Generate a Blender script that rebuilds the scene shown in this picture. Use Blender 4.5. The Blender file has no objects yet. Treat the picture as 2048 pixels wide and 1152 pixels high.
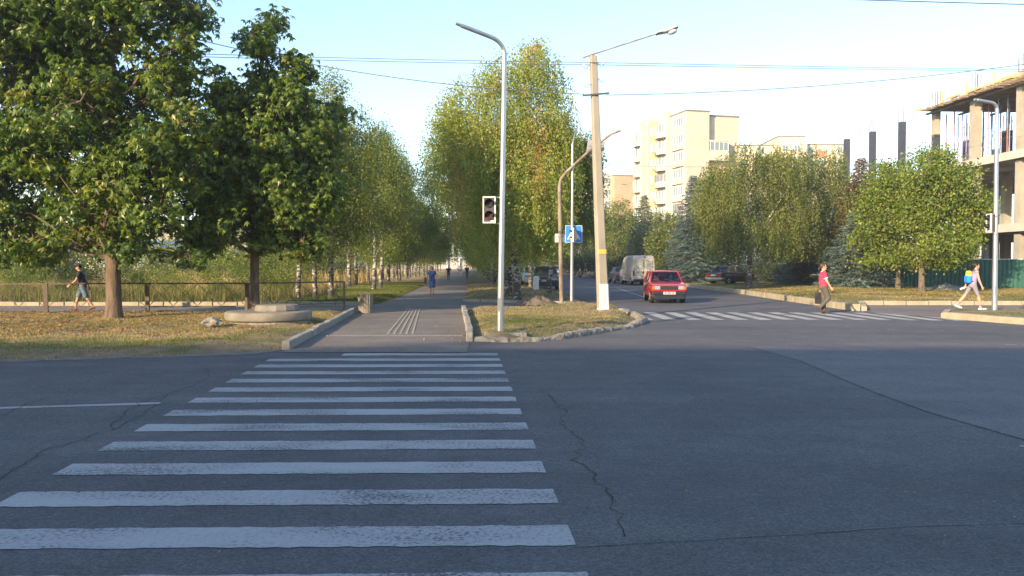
import bpy, bmesh, math, random
import numpy as np
from mathutils import Vector, Matrix
from mathutils.geometry import delaunay_2d_cdt
R = math.radians
sc = bpy.context.scene
col = sc.collection
# ------------------------------------------------------------------ camera
CH, FOC = 1.66, 1650.0
PITCH = math.atan(46 / FOC)
cam_d = bpy.data.cameras.new('camera')
cam_d.sensor_width = 36.0
cam_d.lens = 36.0 * FOC / 2048
cam_d.clip_start = 0.1
cam_d.clip_end = 6000
cam = bpy.data.objects.new('camera', cam_d)
cam.location = (0, 0, CH)
cam.rotation_euler = (math.pi / 2 - PITCH, 0, 0)
col.objects.link(cam)
sc.camera = cam
# ------------------------------------------------------------------ light
SUN_AZ = 39.0     # degrees from -Y (behind the camera) towards -X (left)
SUN_EL = 18.0
sdir = Vector((-math.sin(R(SUN_AZ)) * math.cos(R(SUN_EL)), -math.cos(R(SUN_AZ)) * math.cos(R(SUN_EL)), math.sin(R(SUN_EL))))
sun_d = bpy.data.lights.new('sun', 'SUN')
sun_d.energy = 4.3
sun_d.angle = R(0.55)
sun_d.color = (1.0, 0.76, 0.48)
sun = bpy.data.objects.new('sun', sun_d)
sun.rotation_euler = sdir.to_track_quat('Z', 'Y').to_euler()
sun.location = (0, 0, 60)
col.objects.link(sun)
world = bpy.data.worlds.new('World')
sc.world = world
world.use_nodes = True
wn = world.node_tree
bg = wn.nodes['Background']
sky = wn.nodes.new('ShaderNodeTexSky')
sky.sky_type = 'NISHITA'
sky.sun_disc = False
sky.sun_elevation = R(SUN_EL)
# sky azimuth: rotation 0 puts the sun at +Y, positive turns clockwise seen from above
sky.sun_rotation = math.atan2(sdir.x, sdir.y)
sky.air_density = 1.0
sky.dust_density = 0.9
sky.ozone_density = 1.9
wn.links.new(sky.outputs[0], bg.inputs[0])
bg.inputs[1].default_value = 0.15
sc.view_settings.view_transform = 'Standard'
sc.view_settings.look = 'None'
sc.view_settings.exposure = 1.38
sc.view_settings.gamma = 1.0
sc.cycles.max_bounces = 6
sc.cycles.diffuse_bounces = 3
sc.cycles.transparent_max_bounces = 8
sc.cycles.use_denoising = True

rng = np.random.default_rng(7)
random.seed(7)

# ------------------------------------------------------------------ picture -> place helpers (used to read distances off the photograph)
_up = (0, math.sin(PITCH), math.cos(PITCH)); _fw = (0, math.cos(PITCH), -math.sin(PITCH))
def ray(px, py):
    a = (px - 1024) / FOC; b = -(py - 576) / FOC
    return (a, _fw[1] + b * _up[1], _fw[2] + b * _up[2])
def G(px, py, z=0.0):
    d = ray(px, py); t = (z - CH) / d[2]
    return Vector((d[0] * t, d[1] * t, z))
def P(px, py, Y):
    d = ray(px, py); t = Y / d[1]
    return Vector((d[0] * t, Y, CH + d[2] * t))

# ------------------------------------------------------------------ materials
def _nt(name):
    m = bpy.data.materials.new(name); m.use_nodes = True
    nt = m.node_tree
    return m, nt, nt.nodes['Principled BSDF']
def c4(c): return (c[0], c[1], c[2], 1.0)
def mat(name, c, rough=0.8, c2=None, scale=3.0, detail=6.0, bump=0.0, bscale=None, metal=0.0, spec=0.3, stretch=None, lo=0.35, hi=0.65, coat=0.0, c3=None, s3=0.5, m3=0.6):
    m, nt, b = _nt(name)
    N = nt.nodes; L = nt.links
    b.inputs['Base Color'].default_value = c4(c)
    b.inputs['Roughness'].default_value = rough
    b.inputs['Metallic'].default_value = metal
    b.inputs['Specular IOR Level'].default_value = spec
    if coat: b.inputs['Coat Weight'].default_value = coat
    if c2 is not None or bump:
        tc = N.new('ShaderNodeTexCoord'); mp = N.new('ShaderNodeMapping')
        L.new(tc.outputs['Object'], mp.inputs[0])
        if stretch: mp.inputs['Scale'].default_value = stretch
    if c2 is not None:
        n = N.new('ShaderNodeTexNoise'); n.inputs['Scale'].default_value = scale; n.inputs['Detail'].default_value = detail
        n.inputs['Roughness'].default_value = 0.65
        L.new(mp.outputs[0], n.inputs['Vector'])
        r = N.new('ShaderNodeValToRGB')
        r.color_ramp.elements[0].position = lo; r.color_ramp.elements[0].color = c4(c)
        r.color_ramp.elements[1].position = hi; r.color_ramp.elements[1].color = c4(c2)
        L.new(n.outputs['Fac'], r.inputs[0])
        out = r.outputs[0]
        if c3 is not None:
            n3 = N.new('ShaderNodeTexNoise'); n3.inputs['Scale'].default_value = s3; n3.inputs['Detail'].default_value = 5
            L.new(mp.outputs[0], n3.inputs['Vector'])
            mr = N.new('ShaderNodeMapRange'); mr.inputs[1].default_value = m3 - 0.08; mr.inputs[2].default_value = m3 + 0.08
            L.new(n3.outputs['Fac'], mr.inputs[0])
            mx = N.new('ShaderNodeMix'); mx.data_type = 'RGBA'
            L.new(mr.outputs[0], mx.inputs[0]); L.new(out, mx.inputs[6]); mx.inputs[7].default_value = c4(c3)
            out = mx.outputs[2]
        L.new(out, b.inputs['Base Color'])
    if bump:
        n2 = N.new('ShaderNodeTexNoise'); n2.inputs['Scale'].default_value = bscale or scale * 4; n2.inputs['Detail'].default_value = 5
        L.new(mp.outputs[0], n2.inputs['Vector'])
        bp = N.new('ShaderNodeBump'); bp.inputs['Strength'].default_value = bump; bp.inputs['Distance'].default_value = 0.02
        L.new(n2.outputs['Fac'], bp.inputs['Height']); L.new(bp.outputs[0], b.inputs['Normal'])
    return m
def leafmat(name, cols, trans=0.35, rough=0.45, spec=0.35):
    """foliage: each leaf's own tone (a face attribute) picks its colour"""
    m, nt, b = _nt(name)
    N = nt.nodes; L = nt.links
    at = N.new('ShaderNodeAttribute'); at.attribute_name = 'tone'
    r = N.new('ShaderNodeValToRGB')
    el = r.color_ramp.elements
    el[0].position = 0; el[0].color = c4(cols[0]); el[1].position = 1; el[1].color = c4(cols[-1])
    for i in range(1, len(cols) - 1):
        e = el.new(i / (len(cols) - 1)); e.color = c4(cols[i])
    L.new(at.outputs['Fac'], r.inputs[0])
    L.new(r.outputs[0], b.inputs['Base Color'])
    b.inputs['Roughness'].default_value = rough
    b.inputs['Specular IOR Level'].default_value = spec
    tr = N.new('ShaderNodeBsdfTranslucent')
    hs = N.new('ShaderNodeHueSaturation'); hs.inputs['Saturation'].default_value = 1.1; hs.inputs['Value'].default_value = 1.25
    L.new(r.outputs[0], hs.inputs['Color']); L.new(hs.outputs[0], tr.inputs[0])
    mx = N.new('ShaderNodeMixShader'); mx.inputs[0].default_value = trans
    L.new(b.outputs[0], mx.inputs[1]); L.new(tr.outputs[0], mx.inputs[2])
    L.new(mx.outputs[0], nt.nodes['Material Output'].inputs[0])
    return m
def glassmat(name, tint=(0.62, 0.68, 0.70), refl=0.0):
    m, nt, b = _nt(name)
    N = nt.nodes; L = nt.links
    t = N.new('ShaderNodeBsdfTransparent'); t.inputs[0].default_value = c4(tint)
    g = N.new('ShaderNodeBsdfGlossy'); g.inputs['Roughness'].default_value = 0.05; g.inputs[0].default_value = (0.9, 0.95, 1, 1)
    fr = N.new('ShaderNodeFresnel'); fr.inputs[0].default_value = 1.5
    ad = N.new('ShaderNodeMath'); ad.operation = 'ADD'; ad.inputs[1].default_value = refl; ad.use_clamp = True
    L.new(fr.outputs[0], ad.inputs[0])
    mx = N.new('ShaderNodeMixShader'); L.new(ad.outputs[0], mx.inputs[0]); L.new(t.outputs[0], mx.inputs[1]); L.new(g.outputs[0], mx.inputs[2])
    L.new(mx.outputs[0], nt.nodes['Material Output'].inputs[0])
    return m

def asphalt(name, c, c2, crackc=None, patch=None):
    """old asphalt: aggregate speckle, worn patches, faint long streaks"""
    m, nt, b = _nt(name); N = nt.nodes; L = nt.links
    tc = N.new('ShaderNodeTexCoord')
    big = N.new('ShaderNodeTexNoise'); big.inputs['Scale'].default_value = 0.28; big.inputs['Detail'].default_value = 9; big.inputs['Roughness'].default_value = 0.68
    L.new(tc.outputs['Object'], big.inputs['Vector'])
    r = N.new('ShaderNodeValToRGB'); e = r.color_ramp.elements
    e[0].position = 0.3; e[0].color = c4(c); e[1].position = 0.7; e[1].color = c4(c2)
    L.new(big.outputs['Fac'], r.inputs[0])
    sp = N.new('ShaderNodeTexVoronoi'); sp.inputs['Scale'].default_value = 70
    L.new(tc.outputs['Object'], sp.inputs['Vector'])
    mr = N.new('ShaderNodeMapRange'); mr.inputs[1].default_value = 0.0; mr.inputs[2].default_value = 1.0; mr.inputs[3].default_value = 0.72; mr.inputs[4].default_value = 1.38
    sepc = N.new('ShaderNodeSeparateColor'); L.new(sp.outputs['Color'], sepc.inputs[0]); L.new(sepc.outputs[0], mr.inputs[0])
    mu = N.new('ShaderNodeMix'); mu.data_type = 'RGBA'; mu.blend_type = 'MULTIPLY'; mu.inputs[0].default_value = 1.0
    L.new(r.outputs[0], mu.inputs[6]); L.new(mr.outputs[0], mu.inputs[7])
    # scattered stains
    st = N.new('ShaderNodeTexNoise'); st.inputs['Scale'].default_value = 1.7; st.inputs['Detail'].default_value = 8; st.inputs['Roughness'].default_value = 0.7
    L.new(tc.outputs['Object'], st.inputs['Vector'])
    mr2 = N.new('ShaderNodeMapRange'); mr2.inputs[1].default_value = 0.35; mr2.inputs[2].default_value = 0.7; mr2.inputs[3].default_value = 0.86; mr2.inputs[4].default_value = 1.12
    L.new(st.outputs['Fac'], mr2.inputs[0])
    mu2 = N.new('ShaderNodeMix'); mu2.data_type = 'RGBA'; mu2.blend_type = 'MULTIPLY'; mu2.inputs[0].default_value = 1.0
    L.new(mu.outputs[2], mu2.inputs[6]); L.new(mr2.outputs[0], mu2.inputs[7])
    L.new(mu2.outputs[2], b.inputs['Base Color'])
    b.inputs['Roughness'].default_value = 0.85; b.inputs['Specular IOR Level'].default_value = 0.25
    lm_ = N.new('ShaderNodeMapping'); lm_.inputs['Scale'].default_value = (0.05, 0.9, 1); lm_.inputs['Rotation'].default_value = (0, 0, 0.05)
    ln_ = N.new('ShaderNodeTexNoise'); ln_.inputs['Scale'].default_value = 1.0; ln_.inputs['Detail'].default_value = 5; ln_.inputs['Roughness'].default_value = 0.6
    L.new(tc.outputs['Object'], lm_.inputs[0]); L.new(lm_.outputs[0], ln_.inputs['Vector'])
    mr3 = N.new('ShaderNodeMapRange'); mr3.inputs[1].default_value = 0.35; mr3.inputs[2].default_value = 0.65; mr3.inputs[3].default_value = 0.90; mr3.inputs[4].default_value = 1.10
    L.new(ln_.outputs['Fac'], mr3.inputs[0])
    mu3 = N.new('ShaderNodeMix'); mu3.data_type = 'RGBA'; mu3.blend_type = 'MULTIPLY'; mu3.inputs[0].default_value = 1.0
    L.new(mu2.outputs[2], mu3.inputs[6]); L.new(mr3.outputs[0], mu3.inputs[7]); L.new(mu3.outputs[2], b.inputs['Base Color'])
    bp = N.new('ShaderNodeBump'); bp.inputs['Strength'].default_value = 0.5; bp.inputs['Distance'].default_value = 0.006
    L.new(sp.outputs['Distance'], bp.inputs['Height']); L.new(bp.outputs[0], b.inputs['Normal'])
    return m
def paintmat(name, paint, under):
    """worn road paint: the asphalt shows through small chips"""
    m, nt, b = _nt(name); N = nt.nodes; L = nt.links
    tc = N.new('ShaderNodeTexCoord')
    n = N.new('ShaderNodeTexNoise'); n.inputs['Scale'].default_value = 34; n.inputs['Detail'].default_value = 6; n.inputs['Roughness'].default_value = 0.75
    n2 = N.new('ShaderNodeTexNoise'); n2.inputs['Scale'].default_value = 0.9; n2.inputs['Detail'].default_value = 7
    mp = N.new('ShaderNodeMapping'); mp.inputs['Scale'].default_value = (0.9, 2.2, 1)
    L.new(tc.outputs['Object'], n.inputs['Vector']); L.new(tc.outputs['Object'], mp.inputs[0]); L.new(mp.outputs[0], n2.inputs['Vector'])
    ad = N.new('ShaderNodeMath'); ad.operation = 'MULTIPLY_ADD'; ad.inputs[1].default_value = 0.62
    L.new(n2.outputs['Fac'], ad.inputs[0]); L.new(n.outputs['Fac'], ad.inputs[2])
    r = N.new('ShaderNodeValToRGB'); e = r.color_ramp.elements
    e[0].position = 0.665; e[0].color = c4(under); e[1].position = 0.775; e[1].color = c4(paint)
    x = e.new(0.95); x.color = c4([p * 1.18 for p in paint])
    L.new(ad.outputs[0], r.inputs[0]); L.new(r.outputs[0], b.inputs['Base Color'])
    b.inputs['Roughness'].default_value = 0.8; b.inputs['Specular IOR Level'].default_value = 0.2
    return m
def barkbirch(name):
    m, nt, b = _nt(name); N = nt.nodes; L = nt.links
    tc = N.new('ShaderNodeTexCoord'); mp = N.new('ShaderNodeMapping'); mp.inputs['Scale'].default_value = (3, 3, 7)
    L.new(tc.outputs['Object'], mp.inputs[0])
    n = N.new('ShaderNodeTexNoise'); n.inputs['Scale'].default_value = 1.3; n.inputs['Detail'].default_value = 5; n.inputs['Roughness'].default_value = 0.6
    L.new(mp.outputs[0], n.inputs['Vector'])
    sx = N.new('ShaderNodeSeparateXYZ'); L.new(tc.outputs['Object'], sx.inputs[0])
    mr = N.new('ShaderNodeMapRange'); mr.inputs[1].default_value = 0.0; mr.inputs[2].default_value = 3.2; mr.inputs[3].default_value = 0.13; mr.inputs[4].default_value = -0.04
    L.new(sx.outputs[2], mr.inputs[0])
    ad = N.new('ShaderNodeMath'); ad.operation = 'ADD'; L.new(n.outputs['Fac'], ad.inputs[0]); L.new(mr.outputs[0], ad.inputs[1])
    r = N.new('ShaderNodeValToRGB'); e = r.color_ramp.elements
    e[0].position = 0.50; e[0].color = (0.38, 0.355, 0.31, 1); e[1].position = 0.56; e[1].color = (0.05, 0.045, 0.04, 1)
    L.new(ad.outputs[0], r.inputs[0]); L.new(r.outputs[0], b.inputs['Base Color'])
    b.inputs['Roughness'].default_value = 0.8
    return m
def brickmat(name, c, c2, mortar, scale=1.0, w=0.5, h=0.15, ms=0.012):
    m, nt, b = _nt(name); N = nt.nodes; L = nt.links
    tc = N.new('ShaderNodeTexCoord'); mp = N.new('ShaderNodeMapping')
    mp.inputs['Rotation'].default_value = (R(90), 0, 0)
    L.new(tc.outputs['Object'], mp.inputs[0])
    bk = N.new('ShaderNodeTexBrick'); bk.inputs['Color1'].default_value = c4(c); bk.inputs['Color2'].default_value = c4(c2); bk.inputs['Mortar'].default_value = c4(mortar)
    bk.inputs['Scale'].default_value = scale; bk.inputs['Brick Width'].default_value = w; bk.inputs['Row Height'].default_value = h; bk.inputs['Mortar Size'].default_value = ms
    L.new(mp.outputs[0], bk.inputs['Vector'])
    n = N.new('ShaderNodeTexNoise'); n.inputs['Scale'].default_value = 0.4; n.inputs['Detail'].default_value = 6
    L.new(tc.outputs['Object'], n.inputs['Vector'])
    mr = N.new('ShaderNodeMapRange'); mr.inputs[1].default_value = 0.3; mr.inputs[2].default_value = 0.7; mr.inputs[3].default_value = 0.88; mr.inputs[4].default_value = 1.08
    L.new(n.outputs['Fac'], mr.inputs[0])
    mu = N.new('ShaderNodeMix'); mu.data_type = 'RGBA'; mu.blend_type = 'MULTIPLY'; mu.inputs[0].default_value = 1.0
    L.new(bk.outputs['Color'], mu.inputs[6]); L.new(mr.outputs[0], mu.inputs[7]); L.new(mu.outputs[2], b.inputs['Base Color'])
    b.inputs['Roughness'].default_value = 0.9
    return m

MT = {}
MT['asphalt'] = asphalt('asphalt', (0.072, 0.072, 0.080), (0.116, 0.113, 0.117))
MT['asphalt_new'] = asphalt('asphalt_patch', (0.112, 0.112, 0.120), (0.132, 0.131, 0.136))
MT['path'] = asphalt('path_asphalt', (0.125, 0.112, 0.103), (0.190, 0.168, 0.150))
MT['paint'] = paintmat('road_paint', (0.30, 0.305, 0.31), (0.10, 0.10, 0.105))
MT['paint2'] = paintmat('road_paint_far', (0.33, 0.33, 0.32), (0.11, 0.11, 0.11))
MT['tactile'] = mat('tactile_concrete', (0.24, 0.22, 0.185), 0.95, c2=(0.33, 0.30, 0.255), scale=6)
MT['concl'] = mat('fresh_concrete', (0.38, 0.36, 0.31), 0.9, c2=(0.46, 0.44, 0.38), scale=.5)
MT['dust'] = mat('road_dust', (0.13, 0.115, 0.095), 0.95, c2=(0.20, 0.175, 0.14), scale=4, bump=.6, bscale=20)
MT['stain'] = mat('oily_asphalt', (0.050, 0.050, 0.054), 0.7, c2=(0.062, 0.061, 0.065), scale=6, bump=.3, bscale=60)
MT['crack'] = mat('crack', (0.052, 0.052, 0.055), 1.0)
MT['crackg'] = mat('crack_grass', (0.035, 0.05, 0.02), 1.0, c2=(0.02, 0.02, 0.02), scale=8)
MT['soil'] = mat('dry_soil', (0.14, 0.10, 0.06), 0.95, c2=(0.26, 0.20, 0.12), scale=2.5, bump=0.8, bscale=12, c3=(0.11, 0.12, 0.04), s3=0.5, m3=0.55)
MT['field'] = mat('field_soil', (0.28, 0.21, 0.10), 0.95, c2=(0.40, 0.30, 0.14), scale=0.3, c3=(0.13, 0.14, 0.05), s3=0.08, m3=0.55)
MT['mound'] = mat('dug_soil', (0.10, 0.08, 0.06), 0.95, c2=(0.19, 0.155, 0.115), scale=6, bump=1.0, bscale=20)
MT['gravel'] = mat('gravel', (0.19, 0.18, 0.165), 0.95, c2=(0.32, 0.30, 0.27), scale=9, bump=1.0, bscale=25)
MT['kerb'] = mat('kerb_concrete', (0.20, 0.188, 0.165), 0.9, c2=(0.31, 0.29, 0.25), scale=2.2, bump=0.5, bscale=30)
MT['kerb_old'] = mat('kerb_crumbled', (0.12, 0.11, 0.092), 0.95, c2=(0.31, 0.285, 0.25), scale=5, bump=1.0, bscale=16)
MT['kerb_y'] = mat('kerb_sandstone', (0.27, 0.235, 0.165), 0.9, c2=(0.37, 0.325, 0.235), scale=2.0, bump=0.4, bscale=20)
MT['slab'] = mat('cast_concrete', (0.155, 0.14, 0.115), 0.9, c2=(0.24, 0.215, 0.175), scale=1.6, bump=0.5, bscale=24)
MT['conc'] = mat('building_concrete', (0.27, 0.25, 0.21), 0.9, c2=(0.37, 0.345, 0.29), scale=0.5, detail=8, c3=(0.24, 0.21, 0.16), s3=0.35, m3=0.66)
MT['pole_conc'] = mat('pole_concrete', (0.26, 0.235, 0.19), 0.9, c2=(0.35, 0.315, 0.26), scale=2.5, stretch=(1, 1, 0.3), bump=0.3)
MT['white'] = mat('white_paint', (0.55, 0.55, 0.54), 0.7, c2=(0.66, 0.66, 0.65), scale=4)
MT['yellow'] = mat('yellow_mark', (0.62, 0.46, 0.06), 0.7, c2=(0.45, 0.36, 0.12), scale=8)
MT['galv'] = mat('galvanised_steel', (0.40, 0.42, 0.44), 0.36, c2=(0.52, 0.54, 0.56), scale=7, metal=0.8, stretch=(1, 1, 0.25))
MT['rust'] = mat('rusty_steel', (0.15, 0.105, 0.075), 0.8, c2=(0.27, 0.235, 0.195), scale=3.5, stretch=(1, 1, 0.3), lo=0.4, hi=0.6)
MT['rail'] = mat('fence_paint', (0.085, 0.065, 0.055), 0.6, c2=(0.14, 0.11, 0.09), scale=6)
MT['black'] = mat('black_plastic', (0.022, 0.022, 0.024), 0.5)
MT['dgrey'] = mat('dark_grey', (0.06, 0.062, 0.066), 0.6)
MT['lampglass'] = mat('lamp_glass', (0.5, 0.55, 0.6), 0.1, spec=.7)
MT['mgrey'] = mat('mid_grey', (0.25, 0.26, 0.27), 0.6, c2=(0.32, 0.33, 0.34), scale=5)
MT['wire'] = mat('wire', (0.10, 0.10, 0.11), 0.6)
MT['rubber'] = mat('rubber', (0.02, 0.02, 0.02), 0.85)
MT['chrome'] = mat('chrome', (0.6, 0.6, 0.6), 0.25, metal=0.9)
MT['glass'] = glassmat('car_glass')
MT['wglass'] = mat('window_glass', (0.16, 0.20, 0.22), 0.12, spec=0.8)
MT['wood'] = mat('raw_wood', (0.52, 0.33, 0.14), 0.8, c2=(0.62, 0.42, 0.2), scale=5, stretch=(4, 4, 0.5))
MT['bark'] = mat('chestnut_bark', (0.085, 0.06, 0.042), 0.95, c2=(0.19, 0.14, 0.10), scale=3.5, stretch=(2.2, 2.2, 0.6), bump=1.0, bscale=9)
MT['bark2'] = mat('grey_bark', (0.085, 0.07, 0.052), 0.95, c2=(0.17, 0.14, 0.105), scale=4, stretch=(2.5, 2.5, 0.5), bump=0.8)
MT['birch'] = barkbirch('birch_bark')
MT['greenfence'] = mat('green_sheet_metal', (0.012, 0.075, 0.060), 0.45, c2=(0.018, 0.095, 0.075), scale=1.2)
MT['L_chest'] = leafmat('chestnut_leaves', [(0.042, 0.085, 0.012), (0.072, 0.130, 0.016), (0.12, 0.18, 0.02), (0.18, 0.25, 0.03), (0.24, 0.23, 0.045)], 0.44, rough=.38, spec=.5)
MT['L_birchg'] = leafmat('birch_leaves_green', [(0.08, 0.12, 0.022), (0.13, 0.175, 0.03), (0.195, 0.225, 0.04), (0.29, 0.28, 0.07)], 0.42)
MT['L_birchy'] = leafmat('birch_leaves_autumn', [(0.13, 0.20, 0.03), (0.20, 0.28, 0.045), (0.29, 0.34, 0.065), (0.42, 0.35, 0.10), (0.40, 0.19, 0.09)], 0.46)
MT['L_weep'] = leafmat('weeping_leaves', [(0.075, 0.11, 0.018), (0.12, 0.155, 0.028), (0.175, 0.20, 0.04), (0.26, 0.25, 0.06)], 0.42)
MT['L_spruce'] = leafmat('spruce_needles', [(0.035, 0.06, 0.032), (0.055, 0.088, 0.044), (0.085, 0.115, 0.055)], 0.08)
MT['L_blue'] = leafmat('blue_spruce_needles', [(0.055, 0.095, 0.090), (0.09, 0.14, 0.125), (0.15, 0.20, 0.175)], 0.08)
MT['L_rust'] = leafmat('rusty_needles', [(0.06, 0.06, 0.03), (0.16, 0.09, 0.05), (0.24, 0.12, 0.07)], 0.1)
MT['L_linden'] = leafmat('linden_leaves', [(0.07, 0.115, 0.016), (0.125, 0.18, 0.024), (0.20, 0.25, 0.034), (0.30, 0.28, 0.06)], 0.40)
MT['L_shrub'] = leafmat('shrub_leaves', [(0.05, 0.08, 0.018), (0.09, 0.13, 0.025), (0.15, 0.18, 0.035), (0.22, 0.20, 0.06)], 0.35)
MT['L_shrubd'] = leafmat('dark_shrub_leaves', [(0.018, 0.032, 0.012), (0.030, 0.05, 0.018), (0.05, 0.07, 0.025)], 0.2)
MT['G_green'] = leafmat('grass_blades', [(0.06, 0.09, 0.02), (0.11, 0.14, 0.03), (0.22, 0.20, 0.07), (0.42, 0.33, 0.15)], 0.3, spec=0.1)
MT['G_dry'] = leafmat('dry_grass_blades', [(0.12, 0.13, 0.04), (0.27, 0.22, 0.085), (0.40, 0.30, 0.12), (0.52, 0.40, 0.18)], 0.3, spec=0.1)
MT['litter'] = leafmat('fallen_leaves', [(0.16, 0.075, 0.03), (0.30, 0.14, 0.05), (0.42, 0.22, 0.08), (0.45, 0.32, 0.15)], 0.15)

# ------------------------------------------------------------------ object helpers
def tag(o, label=None, cat=None, group=None, kind=None):
    if label: o['label'] = label
    if cat: o['category'] = cat
    if group: o['group'] = group
    if kind: o['kind'] = kind
    return o
def empty(name, loc=(0, 0, 0), rz=0.0, label=None, cat=None, group=None):
    o = bpy.data.objects.new(name, None); o.empty_display_size = 0.3
    o.location = loc; o.rotation_euler = (0, 0, rz); col.objects.link(o)
    return tag(o, label, cat, group)
def link(name, me, parent=None, m=None):
    o = bpy.data.objects.new(name, me); col.objects.link(o)
    if parent is not None: o.parent = parent
    if m is not None and not me.materials: me.materials.append(m)
    return o
def np_mesh(name, V, F, tone=None, smooth=False):
    V = np.asarray(V, dtype=np.float32); F = np.asarray(F, dtype=np.int32)
    k = F.shape[1]
    me = bpy.data.meshes.new(name)
    me.vertices.add(len(V)); me.vertices.foreach_set('co', V.ravel())
    me.loops.add(F.size); me.loops.foreach_set('vertex_index', F.ravel())
    me.polygons.add(len(F)); me.polygons.foreach_set('loop_start', np.arange(0, F.size, k, dtype=np.int32))
    me.polygons.foreach_set('loop_total', np.full(len(F), k, dtype=np.int32))
    if smooth: me.polygons.foreach_set('use_smooth', np.ones(len(F), dtype=bool))
    me.update(calc_edges=True)
    if tone is not None:
        a = me.attributes.new('tone', 'FLOAT', 'FACE'); a.data.foreach_set('value', np.asarray(tone, dtype=np.float32))
    return me

class MB:
    """collects simple shapes and links them as one mesh object"""
    def __init__(s): s.v = []; s.f = []; s.sm = []
    def add(s, vs, fs, smooth=False):
        n = len(s.v); s.v += [tuple(v) for v in vs]; s.f += [tuple(i + n for i in f) for f in fs]; s.sm += [smooth] * len(fs)
        return s
    def box(s, c, d, rz=0.0, taper=1.0, M=None):
        x, y, z = d[0] / 2, d[1] / 2, d[2] / 2
        vs = [(-x, -y, -z), (x, -y, -z), (x, y, -z), (-x, y, -z), (-x * taper, -y * taper, z), (x * taper, -y * taper, z), (x * taper, y * taper, z), (-x * taper, y * taper, z)]
        cr, sr = math.cos(rz), math.sin(rz)
        if M is not None: vs = [M @ Vector(v) for v in vs]
        out = [(c[0] + v[0] * cr - v[1] * sr, c[1] + v[0] * sr + v[1] * cr, c[2] + v[2]) for v in vs]
        return s.add(out, [(0, 3, 2, 1), (4, 5, 6, 7), (0, 1, 5, 4), (1, 2, 6, 5), (2, 3, 7, 6), (3, 0, 4, 7)])
    def bx(s, x0, x1, y0, y1, z0, z1):
        return s.box(((x0 + x1) / 2, (y0 + y1) / 2, (z0 + z1) / 2), (abs(x1 - x0), abs(y1 - y0), abs(z1 - z0)))
    def tube(s, pts, r, n=8, cap=True, smooth=True):
        pts = [Vector(p) for p in pts]
        rs = r if isinstance(r, (list, tuple)) else [r] * len(pts)
        vs = []; fs = []
        ref = Vector((0, 0, 1)) if abs((pts[-1] - pts[0]).normalized().z) < 0.9 else Vector((1, 0, 0))
        for i, p in enumerate(pts):
            t = (pts[min(i + 1, len(pts) - 1)] - pts[max(i - 1, 0)]).normalized()
            a = t.cross(ref).normalized(); b = t.cross(a)
            for j in range(n):
                w = 2 * math.pi * j / n + (math.pi / n)
                vs.append(p + (a * math.cos(w) + b * math.sin(w)) * rs[i])
        for i in range(len(pts) - 1):
            for j in range(n):
                k = (j + 1) % n
                fs.append((i * n + j, i * n + k, (i + 1) * n + k, (i + 1) * n + j))
        s.add(vs, fs, smooth)
        if cap:
            m = len(pts) - 1
            s.add(vs[:n], [tuple(range(n - 1, -1, -1))]); s.add(vs[m * n:], [tuple(range(n))])
        return s
    def bar(s, a, b, w, h=None):
        """square bar from a to b"""
        a = Vector(a); b = Vector(b); t = (b - a).normalized(); h = h or w
        ref = Vector((0, 0, 1)) if abs(t.z) < 0.95 else Vector((0, 1, 0))
        u = t.cross(ref).normalized() * w / 2; v = u.normalized().cross(t) * h / 2
        vs = [a - u - v, a + u - v, a + u + v, a - u + v, b - u - v, b + u - v, b + u + v, b - u + v]
        return s.add(vs, [(0, 3, 2, 1), (4, 5, 6, 7), (0, 1, 5, 4), (1, 2, 6, 5), (2, 3, 7, 6), (3, 0, 4, 7)])
    def lathe(s, prof, c=(0, 0, 0), n=24, smooth=True):
        vs = []; fs = []
        for (r, z) in prof:
            for j in range(n):
                w = 2 * math.pi * j / n; vs.append((c[0] + r * math.cos(w), c[1] + r * math.sin(w), c[2] + z))
        for i in range(len(prof) - 1):
            for j in range(n):
                k = (j + 1) % n; fs.append((i * n + j, i * n + k, (i + 1) * n + k, (i + 1) * n + j))
        s.add(vs, fs, smooth)
        s.add(vs[:n], [tuple(range(n - 1, -1, -1))]); s.add(vs[-n:], [tuple(range(n))])
        return s
    def ball(s, c, r, n=10, m=7, rot=None):
        rr = r if isinstance(r, (tuple, list)) else (r, r, r)
        vs = []; fs = []
        for i in range(m + 1):
            th = math.pi * i / m
            for j in range(n):
                w = 2 * math.pi * j / n
                v = Vector((rr[0] * math.sin(th) * math.cos(w), rr[1] * math.sin(th) * math.sin(w), rr[2] * math.cos(th)))
                if rot is not None: v = rot @ v
                vs.append((c[0] + v.x, c[1] + v.y, c[2] + v.z))
        for i in range(m):
            for j in range(n):
                k = (j + 1) % n; fs.append((i * n + j, (i + 1) * n + j, (i + 1) * n + k, i * n + k))
        return s.add(vs, fs, True)
    def prism(s, poly, z0, z1):
        n = len(poly)
        vs = [(p[0], p[1], z0) for p in poly] + [(p[0], p[1], z1) for p in poly]
        fs = [tuple(range(n - 1, -1, -1)), tuple(range(n, 2 * n))] + [(i, (i + 1) % n, n + (i + 1) % n, n + i) for i in range(n)]
        return s.add(vs, fs)
    def mesh(s, name, m=None):
        me = bpy.data.meshes.new(name)
        me.from_pydata(s.v, [], s.f)
        me.polygons.foreach_set('use_smooth', s.sm)
        me.validate(); me.update()
        if m is not None: me.materials.append(m)
        return me
    def build(s, name, m, parent=None, bevel=0.0, seg=2):
        o = link(name, s.mesh(name, m), parent)
        if bevel:
            b = o.modifiers.new('bevel', 'BEVEL'); b.width = bevel; b.segments = seg; b.limit_method = 'ANGLE'; b.angle_limit = R(40)
        return o
def copy_tree(o, parent=None):
    c = o.copy(); col.objects.link(c); c.parent = parent
    for ch in [x for x in col.objects if x.parent is o]:
        copy_tree(ch, c)
    return c
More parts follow.
